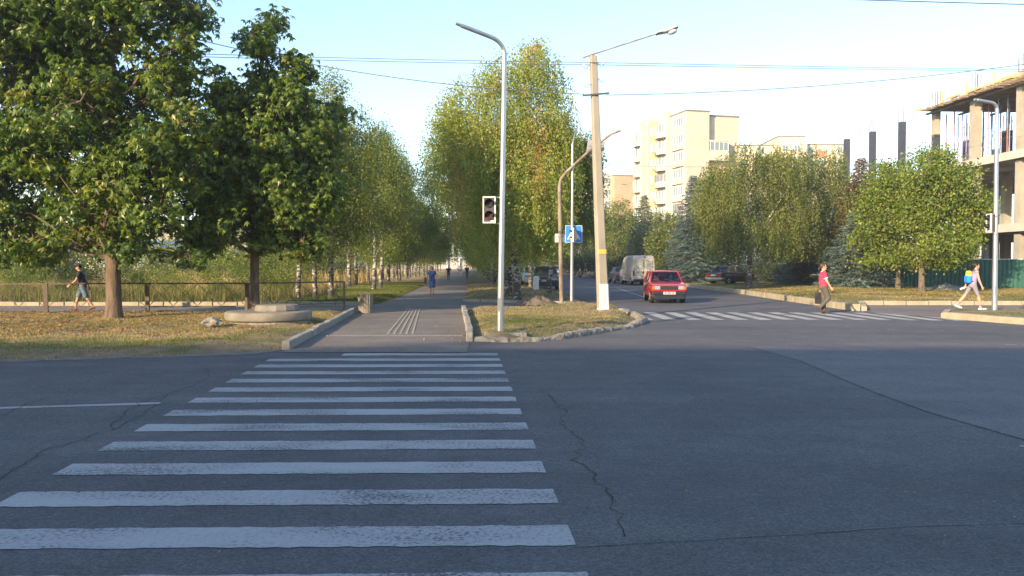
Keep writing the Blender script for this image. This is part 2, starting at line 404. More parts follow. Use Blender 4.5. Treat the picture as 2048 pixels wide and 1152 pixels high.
def copy_thing(root, loc, rz=0.0, scale=1.0, label=None, group=None):
    c = root.copy(); col.objects.link(c); c.location = loc; c.rotation_euler = (0, 0, rz)
    c.scale = (scale,) * 3 if not isinstance(scale, tuple) else scale
    if label: c['label'] = label
    if group: c['group'] = group
    for ch in list(root.children):
        d = ch.copy(); col.objects.link(d); d.parent = c
        for g in ch.children:
            e = g.copy(); col.objects.link(e); e.parent = d
    return c
# ================================================================== GROUND
def value_noise(x, y, s, seed=0):
    """smooth 2-D noise, numpy"""
    x = np.asarray(x) / s; y = np.asarray(y) / s
    xi = np.floor(x).astype(int); yi = np.floor(y).astype(int); fx = x - xi; fy = y - yi
    fx = fx * fx * (3 - 2 * fx); fy = fy * fy * (3 - 2 * fy)
    def h(a, b):
        n = (a * 374761393 + b * 668265263 + seed * 1442695041) & 0xffffffff
        n = ((n ^ (n >> 13)) * 1274126177) & 0xffffffff
        return ((n ^ (n >> 16)) & 0xffff) / 65535.0
    return (h(xi, yi) * (1 - fx) + h(xi + 1, yi) * fx) * (1 - fy) + (h(xi, yi + 1) * (1 - fx) + h(xi + 1, yi + 1) * fx) * fy
def inside(poly, X, Y):
    X = np.asarray(X); Y = np.asarray(Y); r = np.zeros(X.shape, bool); n = len(poly)
    for i in range(n):
        x1, y1 = poly[i]; x2, y2 = poly[(i + 1) % n]
        c = ((y1 > Y) != (y2 > Y)) & (X < (x2 - x1) * (Y - y1) / ((y2 - y1) if y2 != y1 else 1e-9) + x1)
        r ^= c
    return r
def edge_dist(poly, X, Y):
    d = np.full(np.shape(X), 1e9); n = len(poly)
    for i in range(n):
        a = np.array(poly[i]); b = np.array(poly[(i + 1) % n]); ab = b - a; L2 = max((ab ** 2).sum(), 1e-9)
        t = np.clip(((X - a[0]) * ab[0] + (Y - a[1]) * ab[1]) / L2, 0, 1)
        d = np.minimum(d, np.hypot(X - a[0] - t * ab[0], Y - a[1] - t * ab[1]))
    return d
class Patch:
    """a raised piece of ground with an uneven surface"""
    def __init__(s, poly, z, rise=0.35, amp=0.04, base=0.0, extra=None, seed=1):
        s.poly = poly; s.z = z; s.rise = rise; s.amp = amp; s.base = base; s.extra = extra; s.seed = seed
    def h(s, X, Y):
        X = np.asarray(X, float); Y = np.asarray(Y, float)
        d = edge_dist(s.poly, X, Y); t = np.clip(d / s.rise, 0, 1); t = t * t * (3 - 2 * t)
        n = value_noise(X, Y, 0.45, s.seed) + 0.5 * value_noise(X, Y, 0.17, s.seed + 3) + 1.2 * value_noise(X, Y, 1.6, s.seed + 5) - 1.35
        z = s.base + (s.z - s.base) * t + s.amp * n * t
        if s.extra is not None: z = z + s.extra(X, Y) * t
        return z
    def build(s, name, m, cell=0.3, kind='structure'):
        xs = [p[0] for p in s.poly]; ys = [p[1] for p in s.poly]
        gx, gy = np.meshgrid(np.arange(min(xs), max(xs), cell), np.arange(min(ys), max(ys), cell))
        gx = (gx + rng.uniform(-.2, .2, gx.shape) * cell).ravel(); gy = (gy + rng.uniform(-.2, .2, gy.shape) * cell).ravel()
        k = inside(s.poly, gx, gy); gx = gx[k]; gy = gy[k]
        k = edge_dist(s.poly, gx, gy) > cell * 0.3; gx = gx[k]; gy = gy[k]
        n = len(s.poly); edge = []
        for i in range(n):
            a = Vector(s.poly[i]); b = Vector(s.poly[(i + 1) % n]); m_ = max(1, int((b - a).length / (cell * 1.2)))
            edge += [a.lerp(b, j / m_) for j in range(m_)]
        pts = edge + [Vector((x, y)) for x, y in zip(gx, gy)]
        ne = len(edge)
        vo, eo, fo = delaunay_2d_cdt(pts, [(i, (i + 1) % ne) for i in range(ne)], [], 1, 1e-4)[:3]
        X = np.array([v.x for v in vo]); Y = np.array([v.y for v in vo]); Z = s.h(X, Y)
        me = bpy.data.meshes.new(name); me.from_pydata(list(zip(X, Y, Z)), [], [tuple(f) for f in fo])
        me.polygons.foreach_set('use_smooth', np.ones(len(me.polygons), bool)); me.update()
        o = link(name, me, None, m)
        o['kind'] = kind
        return o
def sheet(name, poly, z, m):
    mb = MB(); mb.add([(p[0], p[1], z) for p in poly], [tuple(range(len(poly)))])
    o = mb.build(name, m)
    o['kind'] = 'structure'
    # keep normals up
    if o.data.polygons[0].normal.z < 0: o.data.flip_normals()
    return o

# the ground reaches the horizon; roads and paths lie on it
AS = -0.054       # the alley and the side street run along (-0.054, 1)
sheet('ground', [(-1500, -300), (1500, -300), (1500, 2500), (-1500, 2500)], -0.03, MT['field'])
RE = [(16.8 + AS * y, y) for y in (400, 300, 200, 124, 90)] + [(13.3, 64), (13.2, 46), (12.7, 36), (12.5, 28.6)]
road_poly = [(-120, -30), (120, -30), (120, -16), (40, 8), (14.3, 22.6), (13.4, 25.6), (12.9, 28.6)] + RE[::-1][1:] + [(3.0 + AS * 400 + 8.9 - 5.5, 400), (5.4 + AS * 200, 200), (5.4 + AS * 100, 100), (2.9, 60), (3.0, 45), (3.45, 36), (3.4, 30), (3.3, 24), (0.6, 19.5), (-5, 19.5), (-40, 17), (-120, 17)]
sheet('road', road_poly, 0.0, MT['asphalt'])
# a lighter re-laid stretch on the right of the crossing
sheet('road_patch', [(G(x, y).x, G(x, y).y) for (x, y) in [(1495, 692), (1600, 722), (1740, 782), (1860, 826), (2048, 880), (2300, 950), (2700, 900), (2300, 712), (2048, 700), (1800, 700)]], 0.004, MT['asphalt_new'])
path_poly = [(-4.42, 15.6), (-4.4, 16.3), (-5.45, 28.8), (-5.6, 29.5), (-40, 29.5), (-40, 33.0), (-5.9, 33.6), (-5.5, 36.5)] + [(-3.5 + AS * y, y) for y in (50, 80, 120, 200, 330)] + [(-.1 + AS * y, y) for y in (330, 200, 120, 80, 50, 37.3)] + [(3.3, 33.4), (3.5, 30.4), (1.4, 30.5), (-1.75, 30.5), (-.92, 18.0), (-.85, 15.6)]
sheet('path', path_poly, 0.008, MT['path'])
sheet('right_path', [(12.6, 28.4), (12.9, 33.4), (14.5, 35.2), (60, 33.5), (60, 26), (15.3, 28.6), (13.6, 25.8)], 0.006, MT['path'])

# --- verges and fields
LV = [(-4.55, 15.9), (-5.6, 28.6), (-5.9, 29.0), (-30, 27.6), (-60, 27.2), (-60, 9.5), (-30, 10.6), (-14, 13.0), (-8.9, 14.3), (-6.6, 15.0), (-5.4, 15.5)]
verge_l = Patch(LV, 0.09, 0.7, 0.05); verge_l.build('verge', MT['soil'], 0.3)
IS = [(-.88, 18.0), (-.1, 17.9), (.86, 18.6), (2.2, 20.7), (3.26, 22.7), (3.8, 24.9), (3.78, 28), (3.5, 30.2), (1.4, 30.3), (-1.68, 30.3)]
island = Patch(IS, 0.15, 0.5, 0.07, extra=lambda X, Y: 0.22 * np.exp(-((X - 2.6) ** 2 / 2.2 + (Y - 27.5) ** 2 / 9)), seed=9); island.build('traffic_island', MT['soil'], 0.22)
FL = [(-6.2, 33.9), (-5.8, 36.4)] + [(-3.55 + AS * y, y) for y in (45, 60, 100, 330)] + [(-120, 330), (-120, 33.5), (-40, 33.4)]
field_l = Patch(FL, 0.10, 0.5, 0.05, seed=4); field_l.build('left_field', MT['field'], 1.6)
FR = [(-2.15, 37.5)] + [(-.08 + AS * y, y) for y in (50, 80, 120, 330)] + [(5.1 + AS * 330, 330), (5.1 + AS * 200, 200), (5.1 + AS * 100, 100), (2.7, 60), (2.7, 45), (3.1, 37), (3.2, 34.4), (0, 36.3)]
strip = Patch(FR, 0.12, 0.4, 0.06, seed=5); strip.build('birch_strip', MT['soil'], 0.8)
VR = [(12.6, 29.85), (12.8, 34.2), (12.95, 36), (13.4, 46), (13.5, 64), (12.1, 90), (10.3, 124), (6.2, 200), (0, 330), (90, 330), (90, 33.0), (20, 34.2), (14.5, 34.3)]
verge_r = Patch(VR, 0.19, 0.6, 0.05, base=0.12, seed=6); verge_r.build('right_verge', MT['soil'], 1.1)
CR = [(13.72, 25.7), (14.5, 23.0), (22, 13.5), (60, 2), (60, 25.5), (22, 27.0), (16.6, 28.2), (15.0, 28.2)]
corner = Patch(CR, 0.17, 0.3, 0.05, base=0.13, seed=8); corner.build('corner_verge', MT['soil'], 0.4)

dp = [(-60, 9.7), (-30, 10.8), (-14, 13.2)]
rsd = random.Random(8)
edge_ = [(-40, 8.3), (-20, 11.4), (-14, 12.6), (-11.5, 13.3), (-8.9, 13.95), (-6.6, 14.65), (-5.2, 15.1), (-4.4, 15.7)]
jag = []
for (x0_, y0_), (x1_, y1_) in zip(edge_[:-1], edge_[1:]):
    n_ = max(2, int((x1_ - x0_) / .18))
    jag += [(x0_ + (x1_ - x0_) * i / n_, y0_ + (y1_ - y0_) * i / n_ + rsd.uniform(-.09, .09)) for i in range(n_)]
sheet('road_edge_dust', jag + [(-4.4, 16.4), (-9, 15.3), (-14, 14), (-40, 11)], 0.0055, MT['dust'])
# --- kerbs: rows of stones with open joints
def kerb(name, pts, w, h, m, z0=0.0, stone=1.0, jitter=0.012, label=None, rough=0.0):
    mb = MB()
    for a, b in zip(pts[:-1], pts[1:]):
        a = Vector((a[0], a[1], 0)); b = Vector((b[0], b[1], 0)); L = (b - a).length; n = max(1, round(L / stone)); t = (b - a) / L
        rz = math.atan2(t.y, t.x)
        for i in range(n):
            c = a + t * (L * (i + 0.5) / n)
            hh = h + random.uniform(-1, 1) * (jitter + rough * h)
            c2 = (c.x + random.uniform(-1, 1) * jitter, c.y + random.uniform(-1, 1) * jitter, z0 + hh / 2 - 0.05)
            mb.box(c2, (L / n - 0.012, w * random.uniform(1 - rough, 1 + rough), hh + 0.1), rz + random.uniform(-1, 1) * (0.01 + rough * .12), taper=0.97)
    o = mb.build(name, m, bevel=0.02)
    o['kind'] = 'structure'
    return o
kerb('kerb', [(-4.42, 16.1), (-5.52, 28.9)], 0.16, 0.17, MT['kerb'])
kerb('kerb', [(-.93, 17.8), (-1.0, 19.6), (-1.78, 30.3)], 0.15, 0.20, MT['kerb'])
kerb('kerb', [(-2.2, 37.3), (0.3, 35.7), (3.1, 33.9)], 0.15, 0.14, MT['kerb'])
kerb('kerb', [(-60, 33.1), (-40, 33.2), (-6.2, 33.75)], 0.35, 0.16, MT['kerb_y'])
kerb('kerb', [(-60, 27.45), (-30, 27.9), (-8.2, 29.1)], 0.14, 0.05, MT['kerb'])
def ribbon(name, pts, w, h, m, seed=1):
    line = []
    for a, b in zip(pts[:-1], pts[1:]):
        a = Vector((a[0], a[1], 0)); b = Vector((b[0], b[1], 0)); n = max(1, int((b - a).length / .07))
        line += [a.lerp(b, i / n) for i in range(n)]
    s_ = [];
    for i, p in enumerate(line):
        t = (line[min(i + 4, len(line) - 1)] - line[max(i - 4, 0)]).normalized(); nn = Vector((-t.y, t.x, 0))
        q = value_noise(np.array([i * .07]), np.array([0.]), .35, seed)[0]; q2 = value_noise(np.array([i * .07]), np.array([5.]), .12, seed + 2)[0]; q3 = value_noise(np.array([i * .07]), np.array([9.]), .9, seed + 4)[0]
        ww = w * (.7 + .5 * q2); hh = h * (.35 + .6 * q3 + .35 * q2); off = nn * (q - .5) * .08
        for (u, v) in ((-.55, -.04), (-.5, .6), (-.32, .93 + .1 * q2), (.0, 1.0), (.33, .9 + .15 * q), (.5, .5), (.56, -.04)):
            s_.append(tuple(p + off + nn * (u * ww + random.uniform(-.012, .012)) + Vector((0, 0, v * hh + random.uniform(-.008, .008)))))
    mb = MB(); mb.add(s_, [(i * 7 + j, i * 7 + j + 1, (i + 1) * 7 + j + 1, (i + 1) * 7 + j) for i in range(len(line) - 1) for j in range(6)])
    o = mb.build(name, m); o['kind'] = 'structure'; return o
ribbon('kerb', [(-.85, 18.0), (-.1, 17.75), (.5, 18.0), (.95, 18.4), (1.6, 19.3), (2.3, 20.55), (2.9, 21.5), (3.35, 22.5), (3.75, 23.7), (3.92, 25.2), (3.95, 27), (3.88, 28.6), (3.62, 30.2)], .24, .13, MT['kerb_old'], 3)
kerb('kerb', [(12.62, 33.9), (12.7, 36), (13.2, 46), (13.32, 64), (11.95, 90), (10.15, 124), (6.1, 200)], 0.3, 0.24, MT['kerb_y'])
kerb('kerb', [(12.45, 29.75), (12.62, 33.6)], 0.3, 0.24, MT['kerb_y'])
kerb('kerb', [(12.7, 29.7), (14.45, 34.15), (20, 34.05), (60, 33.2)], 0.2, 0.18, MT['kerb_y'])
kerb('kerb', [(13.55, 25.75), (14.35, 22.9), (22, 13.3), (40, 7)], 0.3, 0.19, MT['kerb_y'], stone=1.6)
kerb('kerb', [(13.6, 25.9), (15.0, 28.35)], 0.2, 0.15, MT['kerb_y'])

# --- painted markings
def stripe(mb, a, b, w, z=0.004):
    a = Vector((a[0], a[1], 0)); b = Vector((b[0], b[1], 0)); t = (b - a).normalized(); n = Vector((-t.y, t.x, 0)) * w / 2
    mb.add([(p.x, p.y, z) for p in (a - n, b - n, b + n, a + n)], [(0, 1, 2, 3)])
def quadpix(mb, pts, z=0.004):
    mb.add([tuple(G(x, y, z)) for x, y in pts], [(3, 2, 1, 0)])
z1 = MB()
rights = [(1152, 1090, 1140, 1050), (1118, 1011, 1107, 978), (1095, 948, 1084, 923), (1074, 899, 1066, 879), (1060, 860, 1054, 843), (1048, 827, 1043, 814), (1037, 800, 1033, 789), (1028, 779, 1024, 771), (1019, 761, 1016, 754), (1013, 747, 1011, 741), (1008, 733.5, 1006, 728), (1000, 722, 998, 718.5), (997, 712, 995, 709)]
def gx(x, y): g = G(x, y, 0.004); return (g.x, g.y)
per = None
ys = [gx(r[0], r[1])[1] for r in rights]
Lx0, Lx1 = gx(80, 963), gx(549, 713)
def leftx(y): return Lx0[0] + (Lx1[0] - Lx0[0]) * (y - Lx0[1]) / (Lx1[1] - Lx0[1])
Rx0, Rx1 = gx(1152, 1090), gx(997, 712)
def rightx(y): return Rx0[0] + (Rx1[0] - Rx0[0]) * (y - Rx0[1]) / (Rx1[1] - Rx0[1])
y0 = gx(1152, 1090)[1]; PER = (gx(1008, 733.5)[1] - y0) / 10.0
for i in range(-1, 13):
    ya = y0 + PER * i; wd = 0.375 if i >= 0 else 0.43
    sl = -0.022      # stripes sit a little skew to the picture
    xr, xl = rightx(ya), leftx(ya)
    xr2, xl2 = rightx(ya + wd), leftx(ya + wd)
    if i == 12: xl, xl2 = xl + 1.2, xl2 + 1.2
    n = 46; vs = []
    for k in range(n + 1):
        t = k / n; x = xl + (xr - xl) * t; vs.append((x, ya + (xr - x) * (sl) * 1.0 + random.uniform(-.012, .012), 0.004))
    for k in range(n + 1):
        t = k / n; x = xl2 + (xr2 - xl2) * t; vs.append((x, ya + wd + (xr2 - x) * sl + random.uniform(-.012, .012), 0.004))
    z1.add(vs, [(k, k + 1, n + 2 + k, n + 1 + k) for k in range(n)])
o = z1.build('zebra_crossing', MT['paint']); o['kind'] = 'structure'
z2 = MB()
for i in range(14):
    x = 3.9 + i * 0.72
    dy = -max(0, x - 10) * 0.1
    z2.add([(x, 24.9 + dy, .004), (x + .39, 24.9 + dy, .004), (x + .36, 28.8 + dy, .004), (x - .03, 28.8 + dy, .004)], [(0, 1, 2, 3)])
o = z2.build('zebra_crossing', MT['paint2']); o['kind'] = 'structure'
z3 = MB()
a = G(-300, 825, .004); b = G(320, 806, .004); stripe(z3, (a.x, a.y), (b.x, b.y), 0.13)
o = z3.build('lane_line', MT['paint']); o['kind'] = 'structure'
z4 = MB(); stripe(z4, (6.6, 38), (7.6, 60), 0.12); stripe(z4, (7.7, 66), (6.2, 120), 0.12)
o = z4.build('lane_line', MT['paint2']); o['kind'] = 'structure'
z5 = MB()
for (x, y, l) in [(1775, 659, 14), (1690, 653, 8), (2010, 689, 24), (2040, 892, 20), (905, 697, 10), (1880, 661, 8)]:
    a = G(x, y, .009); b = G(x + l, y + .7, .009); stripe(z5, (a.x, a.y), (b.x, b.y), 0.05, .009)
o = z5.build('road_marking', MT['paint2']); o['kind'] = 'structure'

# --- cracks and seams in the asphalt (jagged thin strips)
def crack(name, pix, w, z, m, jag=0.05, step=0.12):
    pts = [G(x, y) for x, y in pix]; line = []
    for a, b in zip(pts[:-1], pts[1:]):
        n = max(1, int((b - a).length / step)); t = (b - a).normalized(); nn = Vector((-t.y, t.x, 0))
        for i in range(n): line.append(a.lerp(b, i / n) + nn * random.uniform(-jag, jag))
    line.append(pts[-1]); mb = MB(); vs = []
    for i, p in enumerate(line):
        t = (line[min(i + 1, len(line) - 1)] - line[max(i - 1, 0)]).normalized(); nn = Vector((-t.y, t.x, 0))
        ww = w * random.uniform(0.25, 1.0)
        vs += [(p.x - nn.x * ww, p.y - nn.y * ww, z), (p.x + nn.x * ww, p.y + nn.y * ww, z)]
    mb.add(vs, [(2 * i, 2 * i + 1, 2 * i + 3, 2 * i + 2) for i in range(len(line) - 1)])
    o = mb.build(name, m); o['kind'] = 'structure'
    return o
crack('asphalt_crack', [(418, 735), (412, 757), (370, 778), (330, 790), (285, 803), (240, 835), (222, 860), (150, 885), (70, 908), (50, 930), (0, 960)], 0.007, 0.0065, MT['crack'])
crack('asphalt_crack', [(330, 790), (305, 815), (275, 835), (225, 862)], 0.007, 0.0065, MT['crack'])
crack('asphalt_crack', [(190, 758), (120, 788), (45, 812), (0, 832)], 0.007, 0.0065, MT['crack'])
crack('asphalt_crack', [(1085, 785), (1110, 800), (1130, 825), (1122, 848), (1145, 870), (1165, 890), (1152, 920), (1180, 940), (1205, 975), (1240, 1030), (1250, 1075)], 0.006, 0.0065, MT['crackg'])
crack('asphalt_crack', [(1075, 793), (1300, 792), (1500, 793), (1700, 793), (1800, 790)], 0.006, 0.0065, MT['crack'], jag=0.01)
crack('asphalt_crack', [(1495, 692), (1600, 722), (1740, 782), (1860, 826), (2048, 880)], 0.004, 0.0085, MT['crack'], jag=0.012)
crack('asphalt_crack', [(1150, 1095), (1500, 1075), (1800, 1055), (2048, 1046)], 0.008, 0.0065, MT['asphalt_new'], jag=0.01)


# --- raised guide strips for the blind
tm = MB()
for k in range(5):
    a = G(775 + k * 12.5, 668, .008); b = G(817 + k * 5.6, 617, .008); stripe_w = 0.055
    t = (Vector((b.x, b.y, 0)) - Vector((a.x, a.y, 0)))
    tm.box(((a.x + b.x) / 2, (a.y + b.y) / 2, 0.013), (t.length, stripe_w, 0.011), math.atan2(t.y, t.x), taper=0.9)
for k in range(44):
    p = G(660 + k * 6.2, 671, .008); tm.box((p.x, p.y, .014), (.035, .30, .014), -0.25)
for k in range(9):
    for j in range(3):
        p = G(817 + k * 3.6 - j * 4, 612 + j * 2.6, .008); tm.box((p.x, p.y, .014), (.04, .12, .014))
o = tm.build('tactile_paving', MT['tactile'])
tag(o, 'ribbed tactile guide strips set into the asphalt footpath', 'tactile paving')
# ================================================================== GRASS
def blades(name, patch, n, hrange, width, m, density=None, tone=None, region=None, lean=0.35, label=None, kind='stuff', tuft=1):
    xs = [p[0] for p in (region or patch.poly)]; ys = [p[1] for p in (region or patch.poly)]
    x0, x1, y0, y1 = min(xs), max(xs), min(ys), max(ys)
    X = rng.uniform(x0, x1, n); Y = rng.uniform(y0, y1, n)
    k = inside(patch.poly, X, Y)
    if region is not None: k &= inside(region, X, Y)
    X = X[k]; Y = Y[k]
    if density is not None:
        k = rng.random(len(X)) < density(X, Y); X = X[k]; Y = Y[k]
    if tuft > 1:
        X = np.repeat(X, tuft) + rng.normal(0, .035, len(X) * tuft); Y = np.repeat(Y, tuft) + rng.normal(0, .035, len(Y) * tuft)
    Z = patch.h(X, Y) - 0.01
    N = len(X); h = rng.uniform(*hrange, N); a = rng.uniform(0, 2 * np.pi, N); la = rng.uniform(0, 2 * np.pi, N); l = np.abs(rng.normal(0, lean, N)) * h
    w = width * rng.uniform(.6, 1.3, N)
    base = np.stack([X, Y, Z], 1); side = np.stack([np.cos(a) * w, np.sin(a) * w, np.zeros(N)], 1)
    mid = base + np.stack([np.cos(la) * l * .35, np.sin(la) * l * .35, h * .55], 1)
    tip = base + np.stack([np.cos(la) * l, np.sin(la) * l, h * np.sqrt(np.maximum(1 - (l / h) ** 2 * .5, .1))], 1)
    V = np.stack([base - side, base + side, mid + side * .7, tip, mid - side * .7], 1).reshape(-1, 3)
    i = np.arange(N)[:, None] * 5
    F = np.concatenate([i + np.array([[0, 1, 2, 4]])], 0); F2 = i + np.array([[4, 2, 3, 3]])
    # quads below, pointed triangles above kept as quads with a split tip
    V = V.reshape(N, 5, 3)
    V6 = np.concatenate([V[:, :3], V[:, 3:4] + side[:, None] * .12, V[:, 3:4] - side[:, None] * .12, V[:, 4:5]], 1).reshape(-1, 3)
    i = np.arange(N)[:, None] * 6
    F = np.concatenate([i + np.array([[0, 1, 2, 5]]), i + np.array([[5, 2, 3, 4]])], 0)
    t = np.clip(tone(X, Y) + rng.normal(0, .13, N), 0, 1) if tone is not None else rng.random(N)
    me = np_mesh(name, V6, F, np.concatenate([t, t]))
    o = link(name, me, None, m); o['kind'] = kind
    if label: o['label'] = label
    return o
# short, dry-tipped lawn on the verges (greener patches, bare straw elsewhere)
def isl_tone(X, Y):
    g = np.exp(-(((X - .3) / 1.6) ** 2 + ((Y - 21.8) / 2.2) ** 2))
    return np.clip(0.85 - 0.75 * g + .35 * (value_noise(X, Y, .8, 2) - .5), 0, 1)
blades('grass', island, 52000, (.02, .065), .006, MT['G_green'], tone=isl_tone, density=lambda X, Y: .25 + .75 * np.exp(-(((X - .6) / 2.0) ** 2 + ((Y - 22.5) / 3.5) ** 2)) * (value_noise(X, Y, .5, 4) > .2), lean=.6)
def lv_tone(X, Y):
    return np.clip(0.82 - .5 * np.exp(-((Y - 16.8 - .08 * (X + 4)) / .8) ** 2) + .5 * (value_noise(X, Y, 1.3, 7) - .5) - .35 * (X > -6.3) * np.exp(-((Y - 19) / 2.5) ** 2), 0, 1)
blades('grass', verge_l, 260000, (.02, .07), .006, MT['G_green'], tone=lv_tone, region=[(-18, 12), (-4, 12), (-4, 29), (-20, 29)], density=lambda X, Y: .15 + .85 * value_noise(X, Y, .6, 11) * (value_noise(X, Y, 2.1, 12) > .25), lean=.7)
blades('grass', strip, 60000, (.03, .09), .008, MT['G_green'], tone=lambda X, Y: .45 + .9 * (value_noise(X, Y, 1.5, 3) - .5), region=[(-8, 37), (4, 34), (3, 75), (-8, 75)], density=lambda X, Y: value_noise(X, Y, .9, 5), lean=.6)
blades('grass', verge_r, 130000, (.03, .10), .009, MT['G_green'], tone=lambda X, Y: .55 + .9 * (value_noise(X, Y, 1.8, 3) - .5), region=[(12, 34), (34, 34), (34, 66), (12, 66)], density=lambda X, Y: .4 + .6 * value_noise(X, Y, .9, 5), lean=.6)
blades('grass', corner, 30000, (.02, .06), .006, MT['G_green'], tone=lambda X, Y: .75 + .5 * (value_noise(X, Y, .8, 3) - .5), region=[(13, 20), (20, 14), (24, 28), (14, 29)], density=lambda X, Y: .6 * value_noise(X, Y, .5, 5), lean=.6)
# mown strip between the field and the alley, then the tall dry weeds
blades('grass', field_l, 110000, (.04, .13), .009, MT['G_green'], tone=lambda X, Y: .30 + .9 * (value_noise(X, Y, 2.2, 3) - .5), region=[(-7, 34), (-5.5, 34), (-7, 75), (-13, 75), (-11, 45), (-9.5, 34)], lean=.5)
def fd(X, Y): return np.clip((-9.2 + AS * (Y - 34) * 1.0 - X) / 1.2, 0, 1) * (.35 + .65 * value_noise(X, Y, 2.0, 21))
blades('tall_dry_grass', field_l, 130000, (.25, .75), .012, MT['G_dry'], tone=lambda X, Y: np.clip(.28 + 1.2 * (value_noise(X, Y, 3.5, 31) - .5) - .6 * np.exp(-((Y - 34.5) / 4.0) ** 2) + .25 * (Y > 42), 0, 1), region=[(-30, 34.1), (-8, 34.1), (-13, 62), (-45, 62)], density=fd, lean=.3, tuft=1)
blades('tall_dry_grass', field_l, 60000, (.5, 1.3), .03, MT['G_dry'], tone=lambda X, Y: .75 + .6 * (value_noise(X, Y, 5, 33) - .5), region=[(-45, 60), (-12, 60), (-17, 140), (-90, 140)], density=fd, lean=.3)
# fallen leaves
def litter(name, patch, n, region, s, label=None, dens=None):
    xs = [p[0] for p in region]; ys = [p[1] for p in region]
    X = rng.uniform(min(xs), max(xs), n); Y = rng.uniform(min(ys), max(ys), n); k = inside(region, X, Y)
    if patch is not None: k &= inside(patch.poly, X, Y)
    if dens is not None: k &= rng.random(n) < dens(X, Y)
    X, Y = X[k], Y[k]; N = len(X); Z = (patch.h(X, Y) if patch is not None else np.zeros(N) + .012) + rng.uniform(.004, .03, N)
    a = rng.uniform(0, 6.28, N); L = rng.uniform(.5, 1.2, N) * s; ti = rng.normal(0, .35, N); tj = rng.normal(0, .35, N)
    u = np.stack([np.cos(a), np.sin(a), ti], 1) * L[:, None]; v = np.stack([-np.sin(a), np.cos(a), tj], 1) * L[:, None] * .45
    c = np.stack([X, Y, Z], 1)
    V = np.stack([c - u, c + v, c + u, c - v], 1).reshape(-1, 3); F = np.arange(4 * N).reshape(N, 4)
    o = link(name, np_mesh(name, V, F, rng.random(N)), None, MT['litter']); o['kind'] = 'stuff'
    return o
litter('fallen_leaves', verge_l, 42000, [(-22, 17), (-6, 18.3), (-6.3, 28), (-24, 28)], .045, dens=lambda X, Y: np.clip(1.1 - .09 * (X + 16), 0.1, 1) * (.4 + .6 * value_noise(X, Y, .8, 8)))
litter('fallen_leaves', strip, 9000, [(-6, 36), (3, 36), (2, 70), (-6, 70)], .05, dens=lambda X, Y: value_noise(X, Y, 1.2, 8))
litter('fallen_leaves', island, 1500, IS, .03)
litter('fallen_leaves', None, 260, [(-4.6, 16), (-1.0, 16), (-1.9, 32), (-5.4, 30)], .03, dens=lambda X, Y: np.clip((X + 2.2) * .9, .05, 1))
litter('fallen_leaves', verge_r, 9000, [(13, 36), (30, 36), (30, 60), (13, 60)], .06)
litter('road_grit', None, 1500, [(-9, 4.5), (12, 4.5), (14, 20), (-9, 13)], .010)
litter('roadside_litter', None, 1400, [(-20, 11.2), (-9, 13.6), (-4.4, 15.3), (-4.4, 16), (-9, 14.9), (-20, 12.6)], .022)
# ================================================================== TREES
def limb(mb, pts, r0, r1, n=7, wob=0.0):
    m = len(pts); pts = [Vector(p) for p in pts]
    # subdivide and wobble so limbs are not straight
    out = [pts[0]]
    for a, b in zip(pts[:-1], pts[1:]):
        k = max(1, int((b - a).length / 0.7))
        for i in range(1, k + 1):
            q = a.lerp(b, i / k)
            if wob: q = q + Vector((random.uniform(-1, 1), random.uniform(-1, 1), random.uniform(-.5, .5))) * wob
            out.append(q)
    L = len(out) - 1
    mb.tube(out, [r0 + (r1 - r0) * (i / L) ** 0.8 for i in range(L + 1)], n=n, cap=False)
    return out
def flare_trunk(mb, pts, r0, r1, n=12):
    """trunk with root flare"""
    pts = [Vector(p) for p in pts]; z0 = pts[0]
    line = [z0 - Vector((0, 0, .15)), z0 + Vector((0, 0, .05)), z0 + Vector((0, 0, .25)), z0 + Vector((0, 0, .6))]
    rr = [r0 * 1.45, r0 * 1.25, r0 * 1.08, r0]
    rest = []
    src = [line[-1]] + pts[1:]
    for a, b in zip(src[:-1], src[1:]):
        k = max(1, int((b - a).length / .8))
        for i in range(1, k + 1): rest.append(a.lerp(b, i / k) + Vector((random.uniform(-1, 1), random.uniform(-1, 1), 0)) * r0 * .12)
    m = len(rest)
    mb.tube(line + rest, rr + [r0 + (r1 - r0) * ((i + 1) / m) for i in range(m)], n=n, cap=False)
    return line + rest
def leaf_quads(c, d, s, L, W):
    """rhombic leaves: base c, direction d, side s (unit), length L, width W"""
    b = c; tip = c + d * L[:, None]; m = c + d * (L * .45)[:, None]
    V = np.stack([b, m + s * (W / 2)[:, None], tip, m - s * (W / 2)[:, None]], 1)
    return V.reshape(-1, 3)
def unit(a): return a / np.maximum(np.linalg.norm(a, axis=1, keepdims=True), 1e-9)
def sample_lobes(lobes, n, shell=2.4):
    """points in a union of ellipsoid lobes (x,y,z,rx,ry,rz[,weight])"""
    L = np.array([(l + (1.0,))[:7] if len(l) == 6 else l for l in lobes], float)
    w = (L[:, 3] * L[:, 4] * L[:, 5]) ** (2 / 3.) * L[:, 6]; w /= w.sum()
    i = rng.choice(len(L), n, p=w)
    d = unit(rng.normal(size=(n, 3))); r = rng.random(n) ** (1 / shell)
    return L[i, :3] + d * L[i, 3:6] * r[:, None], i, d
